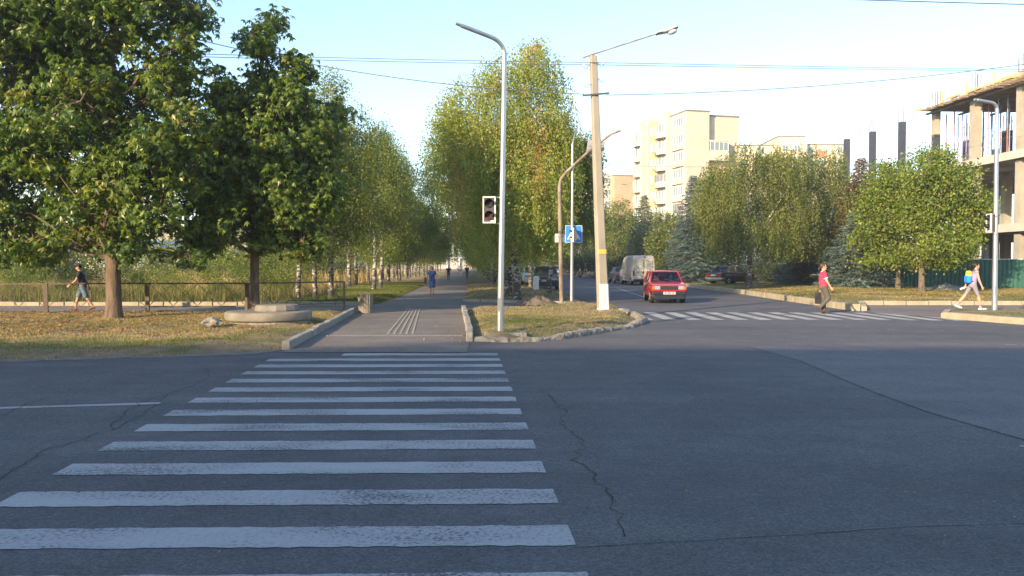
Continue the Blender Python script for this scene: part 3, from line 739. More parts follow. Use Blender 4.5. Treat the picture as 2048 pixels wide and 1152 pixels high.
def crown_mesh(name, kind, lobes, ntw, per, size, spread, tonef=None, zmin=None, shell=2.4, strand=(0.8, 2.2), gap=(.30, .95)):
    """leaves gathered round twig ends; kind: palm, small, strand"""
    T, li, dirs = sample_lobes(lobes, ntw, shell)
    if zmin is not None:
        k = T[:, 2] > zmin; T = T[k]; dirs = dirs[k]; li = li[k]
    # open gaps between clumps
    nz = value_noise(T[:, 0] + .7 * T[:, 1] + 50, T[:, 2] + .3 * T[:, 1] + 50, gap[1], 91) * .65 + value_noise(T[:, 1] - .5 * T[:, 0] + 80, T[:, 2] * 1.1 + 20, gap[1] * .7, 92) * .35
    k = nz > np.quantile(nz, gap[0]); T = T[k]; dirs = dirs[k]; li = li[k]
    n = len(T); tw_tone = np.clip(rng.normal(.42, .17, n), 0, 1)
    if tonef is not None: tw_tone = np.clip(tw_tone + tonef(T), 0, 1)
    if kind == 'palm':
        c = np.repeat(T, per, 0) + rng.normal(0, spread, (n * per, 3)) * np.array([1, 1, .7]); N = len(c)
        tt = np.repeat(tw_tone, per) + rng.normal(0, .10, N); od = np.repeat(dirs, per, 0)
        up = unit(np.array([0, 0, 1.0]) * .7 + od * .8 + rng.normal(0, .4, (N, 3)))
        a = unit(np.cross(up, rng.normal(size=(N, 3)))); b = np.cross(up, a)
        V = []; tones = []; K = 7
        for k in range(K):
            ang = (k / K) * 2 * np.pi * .92 + .3; rad = a * math.cos(ang) + b * math.sin(ang)
            droop = rng.uniform(.35, 1.3, N)[:, None]
            d = unit(rad - up * droop * .8 + np.array([0, 0, -.25])); s = unit(np.cross(d, up))
            sz = size * rng.uniform(.55, 1.2, N)
            V.append(leaf_quads(c, d, s, sz, sz * .33)); tones.append(tt + rng.normal(0, .03, N))
        V = np.concatenate(V); tones = np.concatenate(tones)
    elif kind == 'small':
        c = np.repeat(T, per, 0) + rng.normal(0, spread, (n * per, 3)); N = len(c)
        d = unit(rng.normal(size=(N, 3)) + np.array([0, 0, -.5])); s = unit(np.cross(d, rng.normal(size=(N, 3))))
        sz = size * rng.uniform(.6, 1.25, N); V = leaf_quads(c, d, s, sz, sz * .72)
        tones = np.repeat(tw_tone, per) + rng.normal(0, .13, N)
    else:
        ln = rng.uniform(strand[0], strand[1], n)
        t = (np.tile(np.arange(per), n) + rng.random(n * per)) / per
        S = np.repeat(T, per, 0); sl = np.repeat(ln, per); out = np.repeat(dirs * np.array([1, 1, 0]), per, 0)
        sway = np.repeat(rng.normal(0, .10, (n, 3)) * np.array([1, 1, 0]), per, 0)
        c = S + out * (.35 * np.sqrt(t))[:, None] + sway * (t * sl)[:, None] + np.array([0, 0, -1.0]) * (sl * t)[:, None] + rng.normal(0, spread, (n * per, 3)); N = len(c)
        d = unit(rng.normal(0, .55, (N, 3)) + np.array([0, 0, -1.0])); s = unit(np.cross(d, rng.normal(size=(N, 3))))
        sz = size * rng.uniform(.6, 1.25, N); V = leaf_quads(c, d, s, sz, sz * .55)
        tones = np.repeat(tw_tone, per) + rng.normal(0, .12, N)
        if zmin is not None:
            V4 = V.reshape(-1, 4, 3); k = V4[:, :, 2].min(1) > zmin * .6; V = V4[k].reshape(-1, 3); tones = tones[k]
    F = np.arange(len(V)).reshape(-1, 4)
    return np_mesh(name, V, F, np.clip(tones, 0, 1)), T
def twigs(mb, T, anchors, k, r=.012):
    A = [Vector(a) for a in anchors]
    for i in rng.choice(len(T), min(k, len(T)), replace=False):
        p = Vector(T[i]); a = min(A, key=lambda q: (q - p).length + max(0, q.z - p.z) * .6)
        mid = a.lerp(p, .5) + Vector((random.uniform(-.1, .1), random.uniform(-.1, .1), random.uniform(0, .2)))
        mb.tube([a, mid, p], [r * 1.8, r * 1.2, r * .5], n=4, cap=False)
def pix_lobes(tx, ty, L, seed=0, depth=0.55, dup=2):
    """lobes read off the photograph at the tree's own distance, given a real spread in depth"""
    rs = random.Random(seed); out = []
    R_all = max(abs(l[0] - L[0][0]) for l in L) / FOC * ty
    for l in L:
        px, py, rp = l[:3]; rz = (l[3] if len(l) > 3 else rp) / FOC * ty; r = rp / FOC * ty
        p = P(px, py, ty)
        for k in range(dup):
            dy = rs.uniform(-1, 1) * depth * max(1.2, 3.2 - abs(p.x - tx) * .5)
            s = rs.uniform(.85, 1.05)
            out.append((p.x - tx, dy, p.z, r * s, r * s * 1.1, rz * s))
    return out

# ---- two big chestnuts on the left
def chestnut(name_label, base, L, trunk_pts, r0, ntw, seed, zmin=1.9):
    random.seed(seed)
    root = empty('chestnut_tree', base, 0, name_label, 'tree')
    lob = pix_lobes(base[0], base[1], L, seed)
    me, T = crown_mesh('crown', 'palm', lob, int(ntw * 1.25), 9, .185, .20, tonef=lambda T: (rng.random(len(T)) < .12) * .25 + .35 * (value_noise(T[:, 0] + T[:, 1], T[:, 2], .9, 17) - .5), zmin=zmin, gap=(.13, .75), shell=2.6)
    cr = link('crown', me, root, MT['L_chest'])
    mb = MB(); line = flare_trunk(mb, [(0, 0, 0)] + trunk_pts, r0, r0 * .35, n=14)
    anchors = [p for p in line if p.z > 1.6]; top = anchors[-1]
    for i, l in enumerate(lob):
        c = Vector(l[:3]); a = min([q for q in anchors if q.z < c.z + .2] or [anchors[0]], key=lambda q: abs(q.z - (c.z - .55 * (c.xy - q.xy).length)))
        q = limb(mb, [a, a.lerp(c, .5) + Vector((0, 0, .12 * (c - a).length)), c], r0 * .26, r0 * .06, n=6, wob=.07)
        anchors2 = q
        twigs(mb, np.array([t for t in T if (Vector(t) - c).length < l[3] * 1.2] or [T[0]]), q, 14, .014)
    link('trunk', mb.mesh('trunk', MT['bark']), root)
    return root
b1 = G(228, 636, .09)
chestnut('big chestnut tree behind the verge, thick forked trunk, nearest to the left edge', b1,
    [(215, 300, 120), (120, 60, 95), (230, 20, 95), (320, 50, 80), (365, 20, 45), (60, 170, 100), (-40, 90, 100), (-60, 260, 110), (170, 150, 100), (290, 140, 90), (350, 190, 62), (40, 330, 105), (-70, 420, 90, 70), (110, 430, 90, 55), (230, 440, 90, 50), (330, 340, 85), (340, 440, 70, 45), (40, 440, 80, 50), (130, 280, 100), (395, 110, 32), (150, -60, 120), (300, -60, 90), (20, -40, 110), (-20, 490, 60, 40), (300, 500, 55, 26), (372, 520, 34, 16), (100, 495, 50, 30), (30, 510, 60, 30), (-60, 330, 110), (160, 490, 40, 26), (60, 60, 110), (390, 30, 30), (345, 300, 50), (30, 250, 100), (400, 260, 50), (395, 350, 50), (220, 480, 45, 26), (180, 400, 80), (270, 380, 60), (215, 230, 90)],
    [(.0, 0, 1.7), (-.15, .1, 2.6), (.05, 0, 4.5), (.0, 0, 7.0), (.1, 0, 9.5)], .215, 2700, 11, zmin=1.55)
b2 = G(510, 626, .09)
chestnut('younger chestnut tree with a pointed top, behind the round concrete slabs', b2,
    [(545, 50, 22, 28), (537, 105, 32, 38), (525, 165, 40, 42), (610, 150, 28, 42), (600, 215, 45), (540, 230, 62), (470, 205, 48), (455, 275, 78), (560, 310, 82), (640, 270, 52), (672, 225, 30, 22), (630, 350, 60), (480, 370, 85), (570, 400, 78), (420, 420, 60), (510, 455, 72, 45), (610, 440, 50, 42), (440, 480, 55, 30), (655, 400, 40), (400, 340, 60), (560, 480, 60, 30), (620, 490, 40, 26), (420, 490, 40, 30), (520, 350, 90)],
    [(.0, 0, 1.9), (-.05, .05, 3.2), (.1, 0, 5.5), (.25, 0, 7.8), (.5, 0, 9.6)], .15, 1900, 12, zmin=1.7)

# ---- birches
def birch_variant(seed, H, rad, low, kind, mname, ntw, per, size, strand=(.5, 1.4), lean=0.0, fork=0, spr=.16, tonef=None, trunk_r=None):
    """a birch at the origin: returns root (an Empty with trunk and crown)"""
    rs = random.Random(seed); random.seed(seed)
    root = empty('birch_tree', (0, 0, 0))
    lob = []
    for k in range(11):
        t = (k + .5) / 11; z = low + (H - low) * (.08 + .9 * t); rr = rad * (math.sin(math.pi * (.22 + .72 * t)) ** .9)
        a = rs.uniform(0, 6.28); off = rr * .5 * rs.uniform(.5, 1)
        for j in range(2 if t < .8 else 1):
            aa = a + j * 3.1
            lob.append((math.cos(aa) * off + lean * z, math.sin(aa) * off, z, rr * .62, rr * .62, max(.6, (H - low) * .11)))
    lob.append((lean * H, 0, H - .7, rad * .28, rad * .28, .9))
    me, T = crown_mesh('crown', kind, lob, ntw, per, size, spr, tonef=tonef, zmin=low * .75, strand=strand)
    link('crown', me, root, MT[mname])
    mb = MB(); tr = trunk_r or H * .0125
    pts = [(0, 0, 0), (rs.uniform(-.1, .1) + lean * 2, rs.uniform(-.1, .1), 2), (rs.uniform(-.2, .2) + lean * H * .5, rs.uniform(-.2, .2), H * .5), (lean * H, 0, H * .95)]
    line = flare_trunk(mb, pts, tr, .02, n=9)
    q0 = [p for p in line if p.z > low * .8]
    for l in lob:
        c = Vector(l[:3]); a = min(q0, key=lambda q: abs(q.z - (c.z - .8 * (c.xy - q.xy).length)))
        limb(mb, [a, a.lerp(c, .5) + Vector((0, 0, .25)), c], tr * .34, .012, n=5, wob=.06)
    twigs(mb, T, q0 + [Vector(l[:3]) for l in lob], 70, .009)
    link('trunk', mb.mesh('trunk', MT['birch']), root)
    return root
def order(i): return ['first', 'second', 'third', 'fourth', 'fifth', 'sixth', 'seventh', 'eighth', 'ninth', 'tenth', 'eleventh', 'twelfth'][i]

gl = [birch_variant(100 + i, 10.2 + .5 * (i % 3), 3.3 + .15 * i, 1.6, 'small', 'L_birchg', 3300, 18, .10, spr=.20) for i in range(4)]
glow = [birch_variant(120 + i, 10 + i, 3.4, 1.6, 'small', 'L_birchg', 1300, 10, .18, spr=.3) for i in range(2)]
used = [False] * 4; usedl = [False] * 2
rs = random.Random(5)
def put(protos, used, k, loc, rz, s, label, group):
    if not used[k]:
        o = protos[k]; used[k] = True
        o.location = loc; o.rotation_euler = (0, 0, rz); o.scale = (s, s, s); o['label'] = label; o['category'] = 'tree'; o['group'] = group
        return o
    o = copy_thing(protos[k], loc, rz, s, label, group); o['category'] = 'tree'; return o
# left-hand rows of the alley: the first trunks stand where the photograph shows them
lefts = [(596, 599, .86, 'slim birch beyond the fence, its whitish trunk just right of the younger chestnut'),
         (630, 597, .82, 'birch with dark blotched trunk, middle one of the three just beyond the fence'),
         (662, 597, .92, 'birch beyond the fence end, its trunk closest to the last fence post'),
         (748, 581, 1.0, 'leafy birch left of the alley, left trunk of the close pair behind the litter bin'),
         (761, 577, 1.02, 'leafy birch left of the alley, right trunk of the close pair behind the litter bin')]
for i, (px, py, s, lab) in enumerate(lefts):
    g = G(px, py, .1); put(gl, used, i % 4, (g.x, g.y, .08), rs.uniform(0, 6), s, lab, 'birches of the left alley rows')
k = 0
for row, (x0, start) in enumerate([(-6.75, 62), (-8.6, 59)]):
    y = start; cnt = 0
    while y < 215:
        far = y > 100
        x = x0 + AS * y + rs.uniform(-.3, .3)
        if not far:
            lab = 'birch of the left alley, %s tree of its %s row beyond the close pair' % (order(cnt), 'inner' if row == 0 else 'outer'); cnt += 1
            put(gl, used, k % 4, (x, y, .05), rs.uniform(0, 6), rs.uniform(.85, 1.05), lab, 'birches of the left alley rows')
        else:
            put(glow, usedl, k % 2, (x, y, .05), rs.uniform(0, 6), rs.uniform(.85, 1.05), 'small distant birch far along the left side of the alley', 'distant birches of the left rows')
        k += 1; y += 5.6 if not far else 8
# right-hand rows
def ytone(T): return .22 * (value_noise(T[:, 0] * 1.3 + 9, T[:, 2], 1.3, 77) - .45) + .10
def brown(T): return 1.0 * np.clip(value_noise(T[:, 0] + 30, T[:, 2] * .6, 1.1, 55) - .66, 0, 1) + .0
def hero_birch(label, px, py, L, H, r0, ntw, per, size, mname, tonef, strand, seed, fork=None, trunkpts=None):
    random.seed(seed); g = G(px, py, .12)
    root = empty('birch_tree', g, 0, label, 'tree', 'birches right of the alley')
    lob = pix_lobes(g.x, g.y, L, seed, depth=.6)
    me, T = crown_mesh('crown', 'strand', lob, ntw, per, size, .06, tonef=tonef, zmin=2.4, gap=(.32, .7), strand=strand, shell=1.7)
    link('crown', me, root, MT[mname])
    me2, T2 = crown_mesh('crown_top', 'small', lob, int(ntw * .85), 12, size, .15, tonef=tonef, zmin=2.2, shell=1.8)
    bm = bmesh.new(); bm.from_mesh(me); 
    bm.free()
    link('upper_foliage', me2, root, MT[mname])
    mb = MB(); line = flare_trunk(mb, [(0, 0, 0)] + trunkpts, r0, .03, n=10)
    q0 = [p for p in line if p.z > 1.8]
    if fork:
        f = limb(mb, [line[4]] + [Vector(p) for p in fork], r0 * .7, .03, n=8, wob=.04); q0 += f
    for l in lob[::2]:
        c = Vector(l[:3]); a = min(q0, key=lambda q: abs(q.z - (c.z - 1.0 * (c.xy - q.xy).length)))
        limb(mb, [a, a.lerp(c, .5) + Vector((0, 0, .35)), c], r0 * .28, .014, n=5, wob=.08)
    twigs(mb, T, q0 + [Vector(l[:3]) for l in lob], 120, .008)
    link('trunk', mb.mesh('trunk', MT['birch']), root)
    return root
hero_birch('tall yellowing birch behind the silver lamp post, tallest tree of the right row', 1034, 600,
    [(1065, 140, 56, 48), (1010, 190, 64, 50), (955, 190, 56, 44), (920, 228, 56, 42), (1095, 200, 50, 50), (900, 300, 56, 50), (1120, 260, 44), (905, 205, 26, 24), (985, 150, 30, 26), (1125, 180, 22, 24), (900, 250, 50, 40), (1120, 350, 40, 50), (940, 340, 60, 50), (1060, 480, 60, 40), (1100, 500, 34, 30), (1060, 260, 80, 60), (980, 270, 75, 60), (930, 290, 50), (1000, 350, 80), (1080, 350, 80), (960, 370, 60), (1110, 290, 45), (1050, 430, 80, 60), (1090, 440, 55, 60), (1000, 450, 60, 50), (1075, 110, 26, 20), (955, 420, 50, 50)],
    11.9, .17, 4700, 28, .10, 'L_birchy', brown, (.5, 1.9), 31, trunkpts=[(-.15, 0, 2.2), (-.1, 0, 5), (.2, 0, 8), (.5, 0, 11.2)], fork=[(.5, .1, 3.6), (1.0, .2, 6), (1.5, .2, 8.5)])
hero_birch('birch with hanging dark green twigs behind the bent rusty pole', 1098, 585,
    [(1165, 290, 32, 36), (1150, 340, 48, 40), (1180, 370, 34, 45), (1130, 400, 48, 50), (1170, 440, 36, 40), (1130, 300, 40), (1100, 420, 40, 50), (1195, 330, 16, 30)],
    9.8, .14, 2000, 26, .11, 'L_weep', lambda T: -.08 + 0 * T[:, 0], (.4, 1.5), 32, trunkpts=[(.3, 0, 2.2), (1.0, 0, 5), (2.0, 0, 9.3)], fork=[(1.0, .2, 3.8), (.6, .4, 6.5)])
hero_birch('broad birch whose bright trunk leans over the alley, left of the silver lamp post', 1003, 566,
    [(905, 262, 34, 34), (950, 250, 50, 40), (880, 310, 38, 36), (930, 320, 55, 50), (985, 300, 60, 50), (862, 365, 32, 36), (900, 390, 50), (960, 390, 60), (870, 430, 40, 36), (850, 455, 24, 30), (915, 460, 55, 34), (980, 460, 55, 34), (890, 490, 30, 20), (1010, 380, 60)],
    11, .2, 3600, 22, .15, 'L_birchy', lambda T: -.05 + brown(T) * .5, (.5, 1.6), 33, trunkpts=[(-.5, 0, 2.2), (-1.2, 0, 5), (-1.7, 0, 8), (-2.0, 0, 11.0)], fork=[(-2.5, .1, 5), (-4.2, .2, 7.5)])
gr = [birch_variant(200 + i, 10.4 + .6 * i, 3.6, 1.7, 'strand', 'L_birchy' if i != 1 else 'L_birchg', 2000, 28, .11, strand=(.5, 1.6), spr=.10, tonef=lambda T: .02 + 0 * T[:, 0], trunk_r=.17) for i in range(3)]
grl = [birch_variant(220, 10, 3.5, 1.6, 'strand', 'L_birchg', 1000, 16, .2, strand=(.5, 1.6), spr=.16)]
u3 = [False] * 3; u1 = [False]
rights_t = [(1018, 592, .95, 'birch right beside the tallest one, its foot hidden by the silver lamp post'), (1061, 574, .85, 'thin birch beside the white-painted stone post'),
            (984, 567, .95, 'birch with a dark thick trunk left of the silver lamp post')]
for i, (px, py, s, lab) in enumerate(rights_t):
    g = G(px, py, .12); put(gr, u3, i % 3, (g.x, g.y, .08), rs.uniform(0, 6), s, lab, 'birches right of the alley')
k = 0
for row, (x0, start) in enumerate([(2.4, 86), (5.0, 80)]):
    y = start
    while y < 215:
        x = x0 + AS * y + rs.uniform(-.3, .3)
        if y < 125:
            put(gr, u3, k % 3, (x, y, .05), rs.uniform(0, 6), rs.uniform(.85, 1.0), 'birch of the right alley side, %s tree of its %s row beyond the dark trunk' % (order(int((y - start) / 7)), 'inner' if row == 0 else 'outer'), 'birches right of the alley')
        else:
            put(grl, u1, 0, (x, y, .05), rs.uniform(0, 6), rs.uniform(.85, 1.05), 'small distant birch far along the right side of the alley', 'distant birches of the right rows')
        k += 1; y += 7 if y < 125 else 9

# ---- weeping birches, spruces and lindens right of the side street
def weeper(label, px, py, L, seed, r0, trunkpts, ntw=1300, extra_limbs=()):
    random.seed(seed); g = G(px, py, .15)
    root = empty('weeping_birch', g, 0, label, 'tree', 'weeping birches beyond the side street')
    lob = pix_lobes(g.x, g.y, L, seed, depth=.7)
    me, T = crown_mesh('crown', 'strand', lob, ntw, 32, .135, .07, tonef=lambda T: .5 * (value_noise(T[:, 0] + 7, T[:, 2] + T[:, 1], 1.5, seed) - .5), zmin=2.7, strand=(.8, 3.0), shell=2.2, gap=(.10, .8))
    link('crown', me, root, MT['L_weep'])
    mb = MB(); line = flare_trunk(mb, [(0, 0, 0)] + trunkpts, r0, .04, n=10); q0 = [p for p in line if p.z > 1.6]
    for e in extra_limbs: q0 += limb(mb, [Vector(p) for p in e], r0 * .5, .03, n=6, wob=.03)
    for l in lob[::2]:
        c = Vector(l[:3]); a = min(q0, key=lambda q: abs(q.z - (c.z - 1.0 * (c.xy - q.xy).length)))
        limb(mb, [a, a.lerp(c, .5) + Vector((0, 0, .5)), c], r0 * .2, .012, n=5, wob=.1)
    link('trunk', mb.mesh('trunk', MT['birch']), root)
    return root
weeper('broad weeping birch over the parked dark sedan', 1497, 576, [(1520, 318, 45, 26), (1465, 345, 50, 40), (1425, 350, 30, 34), (1550, 340, 50, 40), (1500, 400, 62), (1440, 410, 44, 50), (1570, 400, 45, 50), (1470, 460, 60, 34), (1545, 460, 50, 34), (1420, 440, 28, 40), (1480, 305, 34, 20), (1555, 312, 40, 24), (1590, 400, 44, 60), (1440, 380, 50, 60), (1410, 400, 30, 40), (1520, 520, 50, 26), (1440, 500, 40, 30)], 41, .2,
    [(.1, 0, 2.2), (-.5, 0, 4), (-.3, 0, 6), (.6, 0, 9.0)], 2300, extra_limbs=[[(.1, 0, 2.4), (1.2, -.3, 4.6), (2.4, -.6, 6.5)]])
weeper('weeping birch with a slanting white limb, between the broad one and the rusty spruce', 1640, 572, [(1650, 350, 40, 30), (1620, 350, 50, 45), (1640, 318, 44, 26), (1585, 330, 40, 34), (1675, 350, 30, 36), (1655, 520, 40, 26), (1665, 400, 40, 45), (1600, 420, 55, 45), (1645, 450, 50, 50), (1590, 350, 40, 40), (1680, 470, 34, 40), (1610, 500, 50, 30), (1570, 480, 40, 34), (1600, 305, 30, 18)], 42, .13,
    [(-.1, -.3, 2.2), (.2, -1.2, 4.6), (.5, -1.2, 6.0)], 2000, extra_limbs=[[(-.1, -.3, 2.2), (-2.2, -2.2, 4.0), (-3.9, -2.6, 4.3)]])
def spruce_variant(seed, H, Rm, mname, n=260, blue=False, low=.25):
    random.seed(seed); r_ = np.random.default_rng(seed)
    root = empty('spruce_tree', (0, 0, 0)); C = []; D = []; S = []; Ls = []; Ws = []; TT = []
    mb = MB(); mb.tube([(0, 0, 0), (0, 0, H * .5), (0, 0, H * .97)], [H * .018, H * .011, .015], n=8, cap=False)
    for i in range(n):
        t = (i + r_.random()) / n; z = low + (H - low) * (t ** 1.15); Rr = Rm * (1 - t ** 1.15) ** .85 * r_.uniform(.72, 1.1) + .12
        a = i * 2.399 + r_.uniform(-.3, .3); m = max(3, int(Rr / .13))
        u = np.linspace(.12, 1, m); droop = -.30 * Rr * u ** 1.3 + .16 * Rr * u ** 3
        px_ = np.cos(a) * Rr * u; py_ = np.sin(a) * Rr * u; pz = z + droop
        mb.tube([(0, 0, z), (px_[m // 2], py_[m // 2], pz[m // 2]), (px_[-1], py_[-1], pz[-1])], [.03, .02, .006], n=4, cap=False)
        tone = r_.uniform(.15, .7)
        for k in range(m):
            wl = .55 * Rr * (1 - u[k] * .75) * .6 + .16
            for sgn in (-1, 1, 0):
                for q in range(4):
                    aa = a + sgn * r_.uniform(.7, 1.2); d = np.array([math.cos(aa), math.sin(aa), -.28 - .2 * r_.random() + (.25 if sgn == 0 else 0)])
                    d /= np.linalg.norm(d); o_ = wl * r_.random() * .8 * (1 if sgn else .3)
                    C.append(np.array([px_[k], py_[k], pz[k]]) + d * o_ + r_.normal(0, .035, 3)); D.append(d); Ls.append(r_.uniform(.13, .26)); Ws.append(r_.uniform(.035, .07)); TT.append(tone + r_.normal(0, .15))
                    sd = np.cross(d, r_.normal(size=3)); S.append(sd / np.linalg.norm(sd))
    V = leaf_quads(np.array(C), np.array(D), np.array(S), np.array(Ls), np.array(Ws))
    link('crown', np_mesh('crown', V, np.arange(len(V)).reshape(-1, 4), np.clip(TT, 0, 1)), root, MT[mname])
    link('trunk', mb.mesh('trunk', MT['bark2']), root)
    return root
def place(root, px, Y, s, rz, label, cat='tree', group=None, z=.1, x=None):
    X = (px - 1024) / FOC * Y if x is None else x
    root.location = (X, Y, z); root.rotation_euler = (0, 0, rz); root.scale = (s, s, s)
    return tag(root, label, cat, group)
sp = spruce_variant(51, 9.0, 2.9, 'L_blue', 230); place(sp, 1386, 69, 1.0, 0, 'blue-grey spruce at the kerb behind the red car', group='spruces')
sp2 = spruce_variant(52, 9.5, 3.0, 'L_spruce', 200); place(sp2, 1288, 92, .98, 0, 'green spruce rising behind the white van', group='spruces')
sp3 = spruce_variant(53, 9.0, 2.2, 'L_rust', 150, low=3.5); place(sp3, 1720, 57.5, 1.0, 0, 'spruce with rusty brown needles on its thin top', group='spruces')
sp4 = spruce_variant(54, 5.2, 3.0, 'L_blue', 170, low=.1); place(sp4, 1712, 54.5, 1.0, 1, 'low dark spruce with drooping boughs left of the lindens', group='spruces')
o = copy_thing(sp2, ((1335 - 1024) / FOC * 84, 84, .1), 2, .72, 'smaller green spruce between the tall green one and the blue one', 'spruces')
o = copy_thing(sp4, ((1612 - 1024) / FOC * 62, 62, .1), 2, .8, 'low dark spruce under the weeping birches, right of the parked sedan', 'spruces')
o = copy_thing(sp2, ((1400 - 1024) / FOC * 76, 76, .1), 4, .8, 'dark spruce close behind the blue-grey one', 'spruces')
o = copy_thing(sp, ((1560 - 1024) / FOC * 73, 73, .1), 4, .9, 'spruce deep in the shade behind the broad weeping birch', 'spruces')
o = copy_thing(sp, ((1665 - 1024) / FOC * 66, 66, .1), 1, .85, 'spruce half hidden behind the slanting white limb', 'spruces')
o = copy_thing(sp2, ((1455 - 1024) / FOC * 74, 74, .1), 5, .7, 'spruce in the dark just behind the parked sedan roof', 'spruces')
def leafy(name, label, px, py, L, seed, mname, r0, ntw, per, size, trunk_top, bark='bark2', group=None, zmin=1.6, Y=None, spread=.2):
    random.seed(seed); g = G(px, py, .15) if Y is None else Vector(((px - 1024) / FOC * Y, Y, .1))
    root = empty(name, g, 0, label, 'tree', group); lob = pix_lobes(g.x, g.y, L, seed, depth=.75)
    me, T = crown_mesh('crown', 'small', lob, int(ntw * 1.7), per, size, spread, gap=(.30, .85), tonef=lambda T: .35 * (value_noise(T[:, 0] + 7, T[:, 2] + T[:, 1], 1.2, seed) - .5), zmin=zmin, shell=2.6)
    link('crown', me, root, MT[mname]); mb = MB()
    line = flare_trunk(mb, [(0, 0, 0), (0, 0, 1.8)] + trunk_top, r0, .03, n=10); q0 = [p for p in line if p.z > 1.5]
    for l in lob[::2]:
        c = Vector(l[:3]); a = min(q0, key=lambda q: abs(q.z - (c.z - .6 * (c.xy - q.xy).length)))
        limb(mb, [a, a.lerp(c, .5) + Vector((0, 0, .25)), c], r0 * .35, .02, n=5, wob=.08)
    twigs(mb, T, q0 + [Vector(l[:3]) for l in lob], 60, .012)
    link('trunk', mb.mesh('trunk', MT[bark]), root)
    return root
leafy('linden_tree', 'yellow-green linden with the right trunk of the pair by the green fence', 1843, 584,
    [(1865, 315, 28, 26), (1850, 350, 50, 36), (1895, 370, 42, 40), (1905, 320, 18, 20), (1870, 420, 62), (1925, 420, 44), (1945, 460, 28, 30), (1900, 480, 60, 42), (1850, 490, 55, 40), (1925, 500, 34, 30), (1870, 530, 50, 22), (1955, 410, 20, 22), (1825, 440, 40, 50), (1820, 520, 40, 26), (1900, 545, 40, 20)], 61, 'L_linden', .17, 1500, 16, .16, [(0, 0, 4), (.2, 0, 6.5), (.5, 0, 8.4)], group='lindens by the green fence', spread=.24)
leafy('linden_tree', 'yellow-green linden with the left trunk of the pair by the green fence', 1796, 580,
    [(1800, 335, 30, 28), (1780, 370, 45, 36), (1820, 380, 42, 40), (1750, 400, 34, 36), (1790, 440, 62), (1740, 460, 34, 34), (1810, 490, 55, 40), (1765, 500, 46, 34), (1725, 430, 18, 22), (1790, 540, 36, 16), (1740, 530, 30, 22), (1770, 420, 40, 60), (1715, 480, 16, 20)], 62, 'L_linden', .15, 1250, 16, .16, [(0, 0, 4), (-.1, 0, 6.5), (.1, 0, 8.0)], group='lindens by the green fence', spread=.24)
leafy('linden_tree', 'darker leafy tree between the rusty spruce and the left linden', 1735, 575,
    [(1740, 390, 34, 34), (1700, 420, 34, 34), (1750, 450, 44), (1700, 480, 38, 40), (1745, 510, 34, 24)], 63, 'L_shrub', .13, 700, 14, .16, [(0, 0, 4), (-.1, 0, 6.5)], Y=59, spread=.26)
# trees along the far part of the side street
for i, (px, Y, h, mn, lab) in enumerate([(1165, 132, 11, 'L_shrubd', 'dark tree at the bend of the side street, furthest left'), (1200, 118, 10, 'L_weep', 'hanging birch beyond the concrete pole'), (1235, 108, 10.5, 'L_birchg', 'pale green birch left of the tall green spruce'),
                                  (1262, 112, 9, 'L_weep', 'yellowish tree in front of the brick block'), (1320, 98, 8, 'L_shrub', 'leafy tree right of the tall green spruce'), (1345, 80, 6.5, 'L_shrub', 'small leafy tree with pale leaves beside the blue-grey spruce'), (1180, 150, 12, 'L_birchg', 'far birch seen over the bend of the side street'), (1140, 165, 12, 'L_shrubd', 'far dark tree closing the side street')]):
    s = FOC / Y; t = 530 - (h - 1.66) * s; b = 530; w = 2.6 * s
    L = [(px, t + w * .5, w * .5), (px - w * .4, t + w * 1.1, w * .6), (px + w * .4, t + w * 1.2, w * .6), (px, (t + b) / 2 + w * .3, w * .8), (px - w * .4, b - w * .4, w * .6, w * .5), (px + w * .4, b - w * .5, w * .6, w * .5)]
    leafy('leafy_tree', lab, px, 0, L, 70 + i, mn, .14, 700, 12, .22, [(0, 0, h * .5), (0, 0, h * .9)], Y=Y, group='trees along the far side street', zmin=.8, spread=.3)
# ---- shrubs
def shrub_variant(seed, w, h, mname, ntw=420, per=12, size=.10, spr=.14):
    rs = random.Random(seed); random.seed(seed); root = empty('shrub', (0, 0, 0))
    lob = [(rs.uniform(-.5, .5) * w, rs.uniform(-.4, .4) * w, h * rs.uniform(.35, .72), w * .33, w * .33, h * .3) for _ in range(7)]
    me, T = crown_mesh('foliage', 'small', lob, ntw, per, size, spr, zmin=.12, shell=2.2)
    link('foliage', me, root, MT[mname]); mb = MB()
    for l in lob: mb.tube([(rs.uniform(-.1, .1), rs.uniform(-.1, .1), 0), (l[0] * .5, l[1] * .5, l[2] * .5), l[:3]], [.03, .02, .008], n=5, cap=False)
    link('stems', mb.mesh('stems', MT['bark2']), root)
    return root
shr = [shrub_variant(81, 2.6, 2.4, 'L_shrub'), shrub_variant(82, 3.0, 3.2, 'L_birchg'), shrub_variant(83, 3.2, 2.2, 'L_shrubd')]
us = [False] * 3
def puts(k, px, Y, s, label, group, x=None):
    X = (px - 1024) / FOC * Y if x is None else x
    o = put(shr, us, k, (X, Y, .0), rs.uniform(0, 6), s, label, group); o['category'] = 'shrub'; return o
